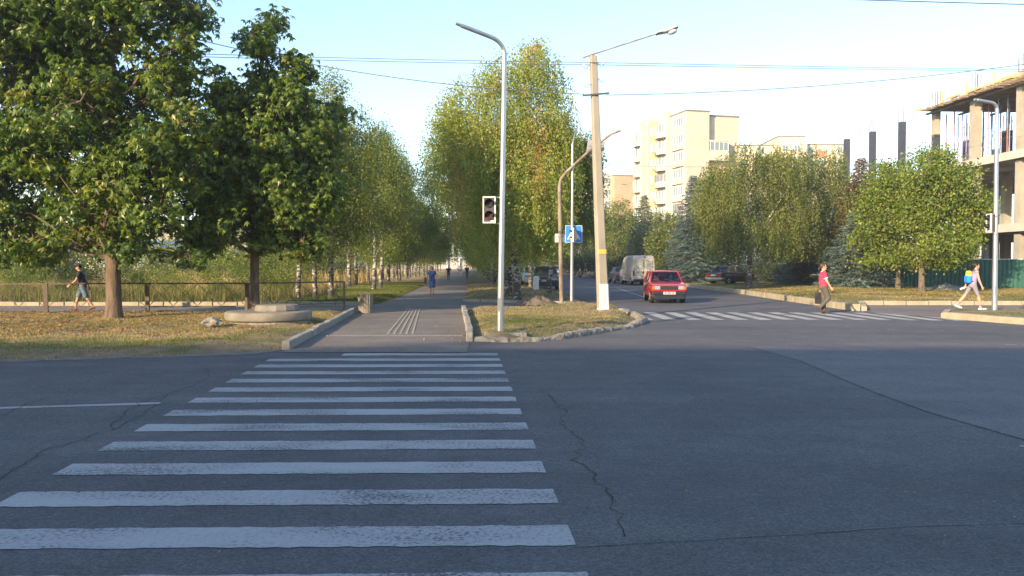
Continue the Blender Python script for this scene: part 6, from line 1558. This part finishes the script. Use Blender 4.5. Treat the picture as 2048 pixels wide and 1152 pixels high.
m5 = dict(modern); m5.update(paint='navy', bump='navy'); car('dark car parked on the grass deep among the right alley birches', 'car', (-.3, 73, .10), R(-60), m5)
m6 = dict(modern); m6.update(paint='bluepaint'); car('small dark car following the silver one far down the street', 'car', (7.4, 166, .012), R(-95), m6)
m7 = dict(modern); m7.update(paint='vanw'); car('tiny white car far out in the dry field beyond the bushes', 'car', ((330 - 1024) / FOC * 150, 150, .15), R(10), m7)
# white van seen from behind
V_ = empty('van', (10.45, 69.3, .012), R(95), 'dusty white high-roof van parked at the right kerb, seen from behind', 'van', 'cars')
vd = dict(L=5.2, W=1.93, r=.33); hw = vd['W'] / 2; H = 2.42
outl = [(-2.58, .34)]
for xc in (-1.75, 1.65): outl += [(xc - .39 * math.cos(t), max(.30, .33 + .39 * math.sin(t))) for t in [math.pi * k / 10 for k in range(11)]]
outl += [(2.55, .34), (2.6, .62), (2.52, .98), (1.95, 1.22), (1.25, 1.98), (.95, 2.26), (.4, H - .03), (-2.2, H), (-2.48, H - .07), (-2.56, 2.1), (-2.6, .6)]
def vf(x, z): return hw - max(0, z - 1.15) * .105 - (.04 if z > 2.3 else 0) - .10 * max(0, (x - 1.4) / 1.2) ** 2 - (.02 if z < .5 else 0)
w = MB(); extrude_side(w, outl, 0, vf); w.build('body', MT['vanw'], V_, bevel=.05, seg=3)
for xc in (-1.75, 1.65):
    for s in (-1, 1):
        w = MB(); w.tube([(xc, s * (hw - .22), .33), (xc, s * (hw - .03), .33)], .33, n=22); wh = w.build('wheel', MT['rubber'], V_); w = MB(); w.tube([(xc, s * (hw - .04), .33), (xc, s * (hw - .015), .33)], .2, n=18); w.build('rim', MT['rimm'], wh)
w = MB(); w.bx(-2.3, 2.2, -hw + .24, hw - .24, .26, .75); w.build('underbody', MT['black'], V_)
for s in (-1, 1):
    w = MB(); w.add([(1.75, s * (vf(1.7, 1.3) + .006), 1.30), (.85, s * (vf(.9, 1.3) + .006), 1.30), (.85, s * (vf(.9, 1.9) + .006), 1.95), (1.18, s * (vf(1.2, 1.9) + .006), 1.93)], [(0, 1, 2, 3)]); w.build('cab_window', MT['wglass'], V_)
    w = MB(); w.box((-2.60, s * .85, .98), (.05, .13, .42)); w.build('tail_light', MT['tail'], V_, bevel=.01)
    w = MB(); w.box((1.55, s * (hw + .10), 1.42), (.12, .18, .32)); w.build('mirror', MT['black'], V_, bevel=.02)
    w = MB(); w.box((-2.62, s * .38, 1.55), (.02, .60, .95)); w.build('rear_door_panel', MT['vanw'], V_, bevel=.02)
    w = MB()
    for x in (.78, -.35, -1.2): w.bar((x, s * (hw + .002), .45), (x, s * (vf(x, 2.2) + .002), 2.2), .014, .006)
    w.bar((-2.2, s * (hw + .006), .85), (.7, s * (hw + .006), .85), .01, .05); w.build('side_seams', MT['mgrey'], V_)
w = MB(); w.bar((-2.612, 0, .5), (-2.575, 0, 2.3), .016, .016); w.bar((-2.61, -.7, .52), (-2.61, .7, .52), .016, .016); w.build('rear_door_seam', MT['dgrey'], V_)
w = MB(); w.box((-2.62, 0, .42), (.12, 1.75, .14)); w.build('rear_bumper', MT['bumper'], V_, bevel=.02)
MB().box((-2.63, .38, .74), (.015, .52, .12)).build('number_plate', MT['plate'], V_); MB().box((-2.60, 0, 2.33), (.04, .22, .05)).build('brake_light', MT['tail'], V_); MB().box((-2.635, .08, 1.05), (.04, .06, .18)).build('door_handle', MT['black'], V_)
MB().add([(1.3, -.82, 1.96), (1.3, .82, 1.96), (2.0, .84, 1.22), (2.0, -.84, 1.22)], [(0, 1, 2, 3)]).build('windscreen', MT['wglass'], V_)

# ================================================================== PEOPLE
MT['skin'] = mat('skin', (0.50, 0.27, 0.17), .55, c2=(0.56, 0.31, 0.20), scale=8); MT['skin2'] = mat('tanned_skin', (0.40, 0.20, 0.12), .55, c2=(0.46, 0.24, 0.15), scale=8)
def cloth(n, c, c2=None, s=6): return mat(n, c, .85, c2=c2 or tuple(min(1, x * 1.25 + .01) for x in c), scale=s, bump=.3, bscale=30)
MT['tred'] = cloth('red_tshirt', (0.62, 0.035, 0.085)); MT['twhite'] = cloth('white_cloth', (0.72, 0.70, 0.68)); MT['trgrey'] = cloth('grey_trousers', (0.075, 0.066, 0.058)); MT['tblack'] = cloth('black_cloth', (0.018, 0.018, 0.024)); MT['denim'] = cloth('faded_denim', (0.06, 0.095, 0.15), (0.13, 0.18, 0.24), 5)
MT['legg'] = cloth('grey_leggings', (0.20, 0.19, 0.22)); MT['topmauve'] = cloth('mauve_top', (0.24, 0.20, 0.34)); MT['dressb'] = mat('patterned_dress', (0.03, 0.05, 0.22), .8, c2=(0.20, 0.22, 0.42), scale=9, lo=.45, hi=.62, c3=(.05, .22, .26), s3=4, m3=.57)
MT['hairb'] = mat('dark_brown_hair', (0.05, 0.028, 0.018), .6, c2=(.09, .05, .03), scale=20); MT['haird'] = mat('black_hair', (0.02, 0.014, 0.012), .5); MT['hairr'] = mat('reddish_hair', (0.40, 0.17, 0.07), .6, c2=(.5, .24, .1), scale=20)
MT['shoe'] = mat('brown_shoes', (0.06, 0.04, 0.03), .5); MT['sandal'] = mat('leather_sandals', (0.16, 0.07, 0.04), .6); MT['jeans'] = cloth('blue_jeans', (0.06, 0.08, 0.14)); MT['packy'] = cloth('yellow_nylon', (0.80, 0.55, 0.03)); MT['packb'] = cloth('blue_nylon', (0.02, 0.20, 0.68)); MT['bagbr'] = mat('brown_leather', (0.14, 0.05, 0.03), .5)
def cone_cap(mb, a, b, ra, rb, n=12):
    a = Vector(a); b = Vector(b); t = (b - a); L = t.length
    if L < 1e-5: mb.ball(a, ra, n, 8); return
    t /= L; pts = [a - t * ra * .97, a - t * ra * .7, a - t * ra * .35, a, b, b + t * rb * .35, b + t * rb * .7, b + t * rb * .97]
    mb.tube(pts, [ra * .22, ra * .72, ra * .94, ra, rb, rb * .94, rb * .72, rb * .22], n=n, cap=True)
def sect(mb, secs, n=20):
    """stack of ellipses: (centre, half side, half fore-aft)"""
    vs = []
    for c, ry, rx in secs:
        for j in range(n): a = 2 * math.pi * j / n; vs.append((c[0] + rx * math.cos(a), c[1] + ry * math.sin(a), c[2]))
    fs = [(i * n + j, i * n + (j + 1) % n, (i + 1) * n + (j + 1) % n, (i + 1) * n + j) for i in range(len(secs) - 1) for j in range(n)]
    mb.add(vs, fs + [tuple(range(n - 1, -1, -1)), tuple(range((len(secs) - 1) * n, len(secs) * n))], True)
def remesh(o, vox, it=3):
    r_ = o.modifiers.new('remesh', 'REMESH'); r_.mode = 'VOXEL'; r_.voxel_size = vox; r_.use_smooth_shade = True
    s = o.modifiers.new('smooth', 'SMOOTH'); s.iterations = it; s.factor = .5
    return o
def person(label, loc, rz, H, pose, wear, build=1.0, vox=.010, group=None, female=False):
    """local +X is the walking direction. pose: lean, legs [(thigh, knee, toe)]x2 (left, right), arms [(fwd, elbow, out)]x2, head (pitch, yaw)"""
    root = empty('person', loc, rz, label, 'person', group)
    k = H / 1.75; ln = R(pose.get('lean', 3))
    def fwd(a, L): return Vector((math.sin(a) * L, 0, -math.cos(a) * L))
    hips = []; legs = []
    for s, (th, kn, toe) in zip((1, -1), pose['legs']):
        hp = Vector((0, s * .092 * k, 0)); kp = hp + fwd(R(th), .43 * k); ap = kp + fwd(R(th - kn), .41 * k)
        fd = Vector((math.cos(R(toe)), s * .10, math.sin(R(toe)))); heel = ap + Vector((-math.cos(R(toe)) * .045, 0, -math.sin(R(toe)) * .045 - .0)) * k + Vector((math.sin(R(toe)), 0, -math.cos(R(toe)))) * .055 * k
        ball = heel + fd * .16 * k; tip = heel + fd * .225 * k
        legs.append((hp, kp, ap, heel, ball, tip))
    low = min(min(l[3].z, l[5].z) for l in legs) - .026 * k; off = Vector((0, 0, -low))
    legs = [tuple(p_ + off for p_ in l) for l in legs]; pel = off.copy()
    def T(h, x=0, y=0): return pel + Vector((math.sin(ln) * h + x, y, math.cos(ln) * h)) 
    h_ch = .36 * k; sh_h = .46 * k; nk = .50 * k; hd = .66 * k
    bw = build; shw = (.165 if female else .195) * k * (1 + (bw - 1) * .4)
    arms = []
    for s, (fa, el, outw) in zip((1, -1), pose['arms']):
        sp_ = T(sh_h, 0, s * shw); e = sp_ + Vector((math.sin(R(fa)) * .29, s * math.sin(R(outw)) * .29, -math.cos(R(fa)) * .29)) * k
        w_ = e + Vector((math.sin(R(fa + el)) * .25, s * math.sin(R(outw * .3)) * .25, -math.cos(R(fa + el)) * .25)) * k; arms.append((sp_, e, w_, R(fa + el)))
    # ---- continuous body
    b = MB()
    sect(b, [(T(-.10 * k), .13 * k * bw, .095 * k * bw), (T(0), .165 * k * bw, .115 * k * bw), (T(.12 * k), .145 * k * bw, .10 * k * bw), (T(.26 * k), .155 * k * bw, .105 * k * bw), (T(.38 * k), .165 * k * bw, .108 * k * bw), (T(.45 * k), .13 * k, .08 * k), (T(.49 * k), .06 * k, .055 * k)])
    for l in legs:
        cone_cap(b, l[0] - Vector((0, 0, .02)), l[1], .088 * k * bw, .055 * k * (bw * .5 + .5)); cone_cap(b, l[1], l[1].lerp(l[2], .35), .054 * k, .056 * k); cone_cap(b, l[1].lerp(l[2], .35), l[2], .056 * k, .036 * k)
        cone_cap(b, l[3] + Vector((0, 0, .012)), l[4] + Vector((0, 0, .004)), .034 * k, .032 * k); cone_cap(b, l[4], l[5], .032 * k, .022 * k); cone_cap(b, l[2], l[3] + Vector((0, 0, .02)), .038 * k, .034 * k)
    for s, (sp_, e, w_, aa) in zip((1, -1), arms):
        cone_cap(b, T(sh_h - .02, 0, s * shw * .6), sp_, .06 * k, .052 * k); cone_cap(b, sp_, e, .050 * k * bw, .038 * k); cone_cap(b, e, w_, .039 * k, .025 * k)
        # hand: palm, four curled fingers, thumb
        d = (w_ - e).normalized(); side = Vector((0, s, 0)); fw_ = side.cross(d) * (-s if True else 1); fw_ = d.cross(Vector((0, 1, 0))).normalized()
        fw_ = fw_ if fw_.x > 0 else -fw_
        pm = w_ + d * .045 * k; cone_cap(b, w_, pm, .024 * k, .030 * k, 8); cone_cap(b, w_ + fw_ * .018 * k + d * .02 * k, pm + fw_ * .022 * k + d * .03 * k, .018 * k, .015 * k, 8); cone_cap(b, w_ - fw_ * .012 * k + d * .02 * k, pm - fw_ * .022 * k + d * .025 * k, .017 * k, .014 * k, 8)
        for j, ll in enumerate((.072, .080, .075, .060)):
            o0 = pm + fw_ * (.030 - .020 * j) * k + d * .02 * k; m1 = o0 + (d + Vector((0, -s * .25, 0))).normalized() * ll * .5 * k; m2_ = m1 + (d + Vector((0, -s * .9, 0))).normalized() * ll * .5 * k
            cone_cap(b, o0, m1, .0095 * k, .009 * k, 6); cone_cap(b, m1, m2_, .009 * k, .0075 * k, 6)
        t0 = w_ + d * .03 * k + fw_ * .02 * k; cone_cap(b, t0, t0 + (d + fw_ * 1.0).normalized() * .05 * k, .012 * k, .009 * k, 6)
    # neck and head
    hp_, hy = pose.get('head', (0, 0)); hc = T(hd, math.sin(R(hp_)) * .06 + pose.get('headx', .015))
    Rm = Matrix.Rotation(R(hy), 3, 'Z') @ Matrix.Rotation(R(hp_), 3, 'Y')
    def Hd(x, y, z): return hc + Rm @ (Vector((x, y, z)) * k)
    cone_cap(b, T(nk - .03), hc - Vector((0, 0, .05 * k)), .056 * k, .050 * k)
    b.ball(Hd(-.008, 0, .022), (.097 * k, .077 * k, .098 * k), 18, 12, rot=Rm); b.ball(Hd(.022, 0, -.045), (.066 * k, .058 * k, .074 * k), 16, 10, rot=Rm)
    cone_cap(b, Hd(.082, 0, .012), Hd(.104, 0, -.022), .010 * k, .014 * k, 8); cone_cap(b, Hd(.07, -.02, -.062), Hd(.07, .02, -.062), .014 * k, .014 * k, 8); cone_cap(b, Hd(.066, -.015, -.100), Hd(.066, .015, -.100), .018 * k, .018 * k, 8); cone_cap(b, Hd(.078, -.04, .034), Hd(.078, .04, .034), .012 * k, .012 * k, 8)
    for s in (1, -1): b.ball(Hd(-.005, s * .080, -.008), (.018 * k, .010 * k, .030 * k), 8, 6, rot=Rm)
    remesh(b.build('body', MT[wear.get('skin', 'skin')], root), vox, 2)
    if vox <= .012:
        for s in (1, -1):
            w = MB(); w.ball(Hd(.080, s * .030, .010), .010 * k, 8, 6); w.build('eye', MT['signk'], root)
        w = MB(); cone_cap(w, Hd(.083, -.020, -.062), Hd(.083, .020, -.062), .005, .005, 6); w.build('mouth', MT['tail'], root)
    cv = max(vox, .012)
    def part(name, mb, m, it=3): return remesh(mb.build(name, MT[m], root), cv, it)
    # ---- clothes
    if wear.get('top'):
        w = MB(); g = .014 * k + .0; q = wear.get('loose', 1.0)
        lowz = wear.get('hem', -.04)
        sect(w, [(T(lowz * k), .172 * k * bw * q, .128 * k * bw * q), (T(.06 * k), .170 * k * bw * q, .126 * k * bw * q), (T(.15 * k, wear.get('belly', 0) * .5), .168 * k * bw * q, (.122 + wear.get('belly', 0)) * k * bw * q), (T(.28 * k), .175 * k * bw, .124 * k * bw), (T(.39 * k), .178 * k * bw, .122 * k * bw), (T(.455 * k), .145 * k, .092 * k), (T(.495 * k), .070 * k, .066 * k)])
        sl = wear.get('sleeve', .55)
        for s, (sp_, e, w_, aa) in zip((1, -1), arms):
            cone_cap(w, T(sh_h - .03 * k, 0, s * shw * .55), sp_, .074 * k, .068 * k)
            if sl > 0:
                cone_cap(w, sp_, sp_.lerp(e, min(sl, 1)), .067 * k * bw, .060 * k * bw)
                if sl > 1: cone_cap(w, e, e.lerp(w_, sl - 1), .052 * k, .040 * k)
        part('shirt', w, wear['top'])
        if wear.get('trim'):
            w = MB()
            for s, (sp_, e, w_, aa) in zip((1, -1), arms):
                p0 = sp_.lerp(e, sl + .12); w.tube([p0, sp_.lerp(e, sl + .20)], [.068 * k * bw, .067 * k * bw], n=18)
            w.tube([T(.487 * k), T(.512 * k)], [.070 * k, .064 * k], n=18)
            w.build('cuffs', MT[wear['trim']], root)
    if wear.get('bottom'):
        w = MB(); Lg = wear.get('leg', 2.0); wd = wear.get('wide', 1.0)
        sect(w, [(T(-.09 * k), .15 * k * bw, .115 * k * bw), (T(-.03 * k), .172 * k * bw, .128 * k * bw), (T(.05 * k), .166 * k * bw, .122 * k * bw)])
        for l in legs:
            r0 = .100 * k * bw; r1 = .070 * k * wd * (bw * .5 + .5); r2 = .056 * k * wd
            cone_cap(w, l[0] - Vector((0, 0, .01)), l[0].lerp(l[1], min(Lg, 1)), r0, r1)
            if Lg > 1: cone_cap(w, l[1], l[1].lerp(l[2], (Lg - 1) * .95), r1 * .98, r2)
        part('shorts' if Lg < 1.3 else 'trousers', w, wear['bottom'])
    if wear.get('dress'):
        w = MB(); sect(w, [(T(-.52 * k), .215 * k, .18 * k), (T(-.40 * k), .215 * k, .175 * k), (T(-.2 * k), .21 * k, .17 * k), (T(.0), .205 * k, .17 * k), (T(.14 * k), .178 * k, .155 * k), (T(.28 * k), .185 * k, .16 * k), (T(.39 * k), .175 * k, .13 * k), (T(.46 * k), .14 * k, .09 * k), (T(.49 * k), .08 * k, .07 * k)])
        for s, (sp_, e, w_, aa) in zip((1, -1), arms): cone_cap(w, T(sh_h - .03 * k, 0, s * shw * .55), sp_, .08 * k, .075 * k); cone_cap(w, sp_, sp_.lerp(e, .45), .075 * k, .07 * k)
        part('dress', w, wear['dress'])
    if wear.get('shoes'):
        for l in legs:
            w = MB(); cone_cap(w, l[3] + Vector((0, 0, .008)), l[4], .043 * k, .043 * k, 10); cone_cap(w, l[4], l[5], .043 * k, .031 * k, 10)
            if not wear.get('open'): cone_cap(w, l[3] + Vector((0, 0, .02)), l[2].lerp(l[3], .5), .043 * k, .042 * k, 10)
            remesh(w.build('shoe', MT[wear['shoes']], root), cv, 1)
    if wear.get('hair'):
        w = MB(); w.ball(Hd(-.022, 0, .034), (.100 * k, .086 * k, .098 * k), 16, 10, rot=Rm)
        if wear.get('bun'): w.ball(Hd(-.12, 0, .045), (.05 * k,) * 3, 12, 8); cone_cap(w, Hd(-.05, 0, -.02), Hd(-.06, 0, -.06), .06 * k, .04 * k)
        if wear.get('puffy'): w.ball(Hd(-.03, 0, .03), (.115 * k, .11 * k, .12 * k), 14, 10); w.ball(Hd(-.04, 0, -.03), (.08 * k, .10 * k, .07 * k), 14, 10)
        remesh(w.build('hair', MT[wear['hair']], root), cv, 1)
    if wear.get('cap'):
        w = MB(); w.ball(Hd(-.010, 0, .050), (.104 * k, .088 * k, .085 * k), 16, 10, rot=Rm)
        vs = []; n = 10
        for dz in (0, .012):
            for j in range(n + 1): a = math.pi * (j / n - .5); q = Hd(.07 + .11 * math.cos(a), .075 * math.sin(a), .045 + dz - .012 * math.cos(a)); vs.append(q)
        w.add(vs, [tuple(range(n, -1, -1)), tuple(range(n + 1, 2 * n + 2))] + [(j, j + 1, n + 2 + j, n + 1 + j) for j in range(n)] + [(n, 0, n + 1, 2 * n + 1)]); w.build('cap', MT[wear['cap']], root)
    bpy.context.view_layer.update()
    M = Matrix.Translation(Vector(loc)) @ Matrix.Rotation(rz, 4, 'Z')
    return root, dict(arms=[(M @ a[0], M @ a[1], M @ a[2]) for a in arms], T=lambda h, x=0, y=0: M @ T(h, x, y), H=lambda x, y, z: M @ Hd(x, y, z), k=k, M=M)
# man in the red T-shirt crossing to the right
g = G(1650, 628); r_, J = person('man in a red T-shirt and grey trousers walking right across the zebra crossing', (g.x, g.y + .15, .006), R(-13), 1.76,
    dict(lean=-2, legs=[(4, 5, 0), (20, 62, -42)], arms=[(-8, 8, 8), (17, 14, 8)], head=(-4, 0)), dict(top='tred', trim='twhite', bottom='trgrey', shoes='shoe', hair='hairb', sleeve=.50, belly=.012, wide=1.12), build=1.12)
wr = J['arms'][0][2]; bg_ = empty('shoulder_bag', (wr.x - .02, wr.y, wr.z - .42), R(-13), 'black bag carried low by the man in the red T-shirt', 'bag')
MB().box((-.02, 0, .08), (.30, .10, .38)).build('bag_body', MT['tblack'], bg_, bevel=.03); MB().tube([(-.1, 0, .27), (-.05, 0, .38), (.05, 0, .38), (.08, 0, .27)], .008, n=6).build('handle', MT['tblack'], bg_)
wr = J['arms'][1][2]; o = MB().box((0, 0, 0), (.03, .012, .15)).build('phone', MT['black'], bevel=.004); o.location = (wr.x + .05, wr.y, wr.z - .12); o.rotation_euler = (0, R(-15), 0); tag(o, 'small dark phone in the forward hand of the man in red', 'phone')
# girl with the backpack
g = G(1948, 621, .15); r_, J = person('young woman in grey leggings with hair in a bun striding right', (g.x, g.y + .1, .16), R(-6), 1.66,
    dict(lean=8, legs=[(-30, 8, -22), (22, 12, 2)], arms=[(-26, 6, 12), (12, 10, 8)], head=(4, -8)), dict(top='topmauve', bottom='legg', leg=1.85, shoes='twhite', open=True, hair='haird', bun=True, sleeve=0, hem=-.02, wide=.80), build=.92, female=True)
c = J['T'](.27 * J['k'], -.19); bk = empty('backpack', c, R(-6), 'blue and yellow backpack worn by the striding young woman', 'backpack')
w = MB(); w.box((0, 0, -.07), (.16, .30, .26)); w.build('lower_pocket', MT['packb'], bk, bevel=.06, seg=4); w = MB(); w.box((.02, 0, .12), (.13, .27, .19), taper=.8); w.build('top_flap', MT['packy'], bk, bevel=.04, seg=3)
for s in (-1, 1): MB().tube([(.06, s * .09, .2), (.16, s * .10, .25), (.30, s * .10, .16), (.31, s * .10, .0), (.2, s * .12, -.12), (.06, s * .12, -.14)], .016, n=6).build('strap', MT['tblack'], bk)
wr = J['arms'][0][2]; o = MB().tube([(0, 0, -.10), (0, 0, .05), (0, 0, .08), (0, 0, .12)], [.033, .033, .014, .014], n=12).build('bottle', MT['twhite']); o.location = (wr.x - .08, wr.y - .02, wr.z - .08); o.rotation_euler = (0, R(70), 0); tag(o, 'pale plastic bottle held in the trailing hand of the young woman', 'bottle')
# man with cap behind the railing
g = G(163, 621); r_, J = person('man in a black T-shirt, cap and denim shorts walking left behind the railing', (g.x, g.y + .1, .014), R(196), 1.78,
    dict(lean=8, legs=[(-18, 14, -16), (22, 8, 12)], arms=[(20, 30, 6), (-28, 8, 8)], head=(12, 0)), dict(top='tblack', bottom='denim', leg=.92, shoes='sandal', open=True, hair='haird', cap='tblack', sleeve=.5, wide=1.35, skin='skin2', hem=-.08, loose=1.05))
# alley walkers
g = G(864, 589); r_, J = person('stout woman with reddish hair in a blue patterned dress walking towards us', (g.x, g.y, .012), R(-88), 1.60,
    dict(lean=2, legs=[(8, 4, 4), (-6, 10, -10)], arms=[(4, 14, 22), (-6, 16, 24)], head=(2, 0)), dict(dress='dressb', shoes='sandal', open=True, hair='hairr', puffy=True), build=1.10, vox=.014, female=True)
wr = J['arms'][1][2]; c = (J['arms'][1][2]); o = empty('handbag', (c.x - .09, c.y - .02, c.z + .02), R(90), 'brown leather handbag hanging at the elbow of the woman in the blue dress', 'handbag')
MB().box((0, 0, 0), (.28, .13, .30), taper=.85).build('bag_body', MT['bagbr'], o, bevel=.03); MB().tube([(-.08, 0, .14), (-.05, 0, .36), (.05, 0, .36), (.08, 0, .14)], .01, n=6).build('handle', MT['bagbr'], o)
def far_person(px, pyf, hpx, face, label, wear, pose, female=False, H=None):
    g = G(px, pyf); H = H or hpx * g.y / FOC
    return person(label, (g.x, g.y, .012), R(face), H, pose, wear, vox=.02, female=female, build=1.05)
walk = dict(lean=3, legs=[(14, 4, 6), (-12, 14, -12)], arms=[(-14, 10, 12), (16, 14, 12)])
walk2 = dict(lean=3, legs=[(-10, 12, -10), (12, 4, 6)], arms=[(12, 12, 18), (-12, 12, 18)])
far_person(897, 561, 30, -90, 'man in a black shirt with spread elbows at the left edge of the alley', dict(top='tblack', bottom='jeans', shoes='shoe', hair='haird', sleeve=.5), dict(lean=0, legs=[(6, 4, 0), (-4, 6, 0)], arms=[(4, 16, 32), (4, 16, 32)]))
far_person(921.5, 551, 23, 90, 'walker in a white top and black shorts going away down the alley', dict(top='twhite', bottom='tblack', leg=.5, shoes='twhite', hair='haird', sleeve=.5), walk)
far_person(934, 558, 28, -90, 'man in a dark shirt and blue jeans in the middle of the alley', dict(top='tblack', bottom='jeans', shoes='shoe', hair='haird', sleeve=.5), dict(lean=1, legs=[(8, 4, 4), (-8, 10, -8)], arms=[(6, 60, 8), (6, 60, 8)]))
far_person(917, 546, 19, 90, 'walker in pale clothes beside the one in the white top', dict(top='twhite', bottom='legg', shoes='shoe', hair='hairr', sleeve=.5), walk2, True, 1.66)
far_person(940.5, 541, 16, -90, 'tiny distant walker with bare legs far down the alley', dict(top='tred', bottom='trgrey', leg=.5, shoes='shoe', hair='haird', sleeve=.5), walk2, False, 1.7)
# driver of the red hatchback: upper body, arms on the wheel
dl = Vector((6.86, 37.3, .012)); Mz = Matrix.Rotation(R(-93), 3, 'Z')
dr = person('driver in a dark blue shirt seated in the red hatchback', (dl + Mz @ Vector((-.18, .34, .30))), R(-93), 1.72, dict(lean=-12, legs=[(84, 60, 30), (84, 60, 30)], arms=[(48, 40, 6), (52, 44, 14)]), dict(top='jeans', bottom='tblack', shoes='shoe', hair='hairb', sleeve=.5), vox=.014)[0]
dr.location = dl + Mz @ Vector((-.12, .34, .02))
# steering wheel belongs to the car

# ================================================================== behind the camera: street birches, and an unseen block added to shade the crossing
C5 = (-100, -37.0, 0); b5 = empty('apartment_building', C5, 0, 'unseen long pale block of flats added behind the viewer to shade the crossing', 'building')
building_box(b5, 'wall', C5, X1, Y1, 0, 110, 0, 11, 0, 17.2, 'brickp'); building_box(b5, 'roof_edge', C5, X1, Y1, -.3, 110.3, -.3, 11.3, 17.2, 17.6, 'roofdk')
for f_ in range(6):
    w = MB()
    for k in range(34): w.bx(2 + k * 3.2, 3.5 + k * 3.2, 11.0, 11.03, 1.2 + f_ * 2.8, 2.7 + f_ * 2.8)
    w.build('window_row', MT['wglass'], b5)
for i in range(12):
    o = copy_thing(gl[i % 4], (-70 + i * 7.2 + rs.uniform(-1.5, 1.5), -13 + rs.uniform(-2, 2), 0), rs.uniform(0, 6), rs.uniform(1.04, 1.20), 'street birch in the row behind the viewer', 'street trees behind the viewer'); o['category'] = 'tree'

# ================================================================== a thin evening haze
hz = MB(); hz.bx(-430, 260, -60, 640, -1.2, 36); ho = hz.build('haze', None) if 0 else link('haze', hz.mesh('haze'), None)
ho['kind'] = 'stuff'
hm = bpy.data.materials.new('haze'); hm.use_nodes = True; hn = hm.node_tree
for n_ in list(hn.nodes):
    if n_.type == 'BSDF_PRINCIPLED': hn.nodes.remove(n_)
pv = hn.nodes.new('ShaderNodeVolumePrincipled'); pv.inputs['Color'].default_value = (0.86, 0.92, 1.0, 1); pv.inputs['Density'].default_value = 0.0006; pv.inputs['Anisotropy'].default_value = 0.1
hn.links.new(pv.outputs[0], hn.nodes['Material Output'].inputs['Volume'])
ho.data.materials.append(hm)
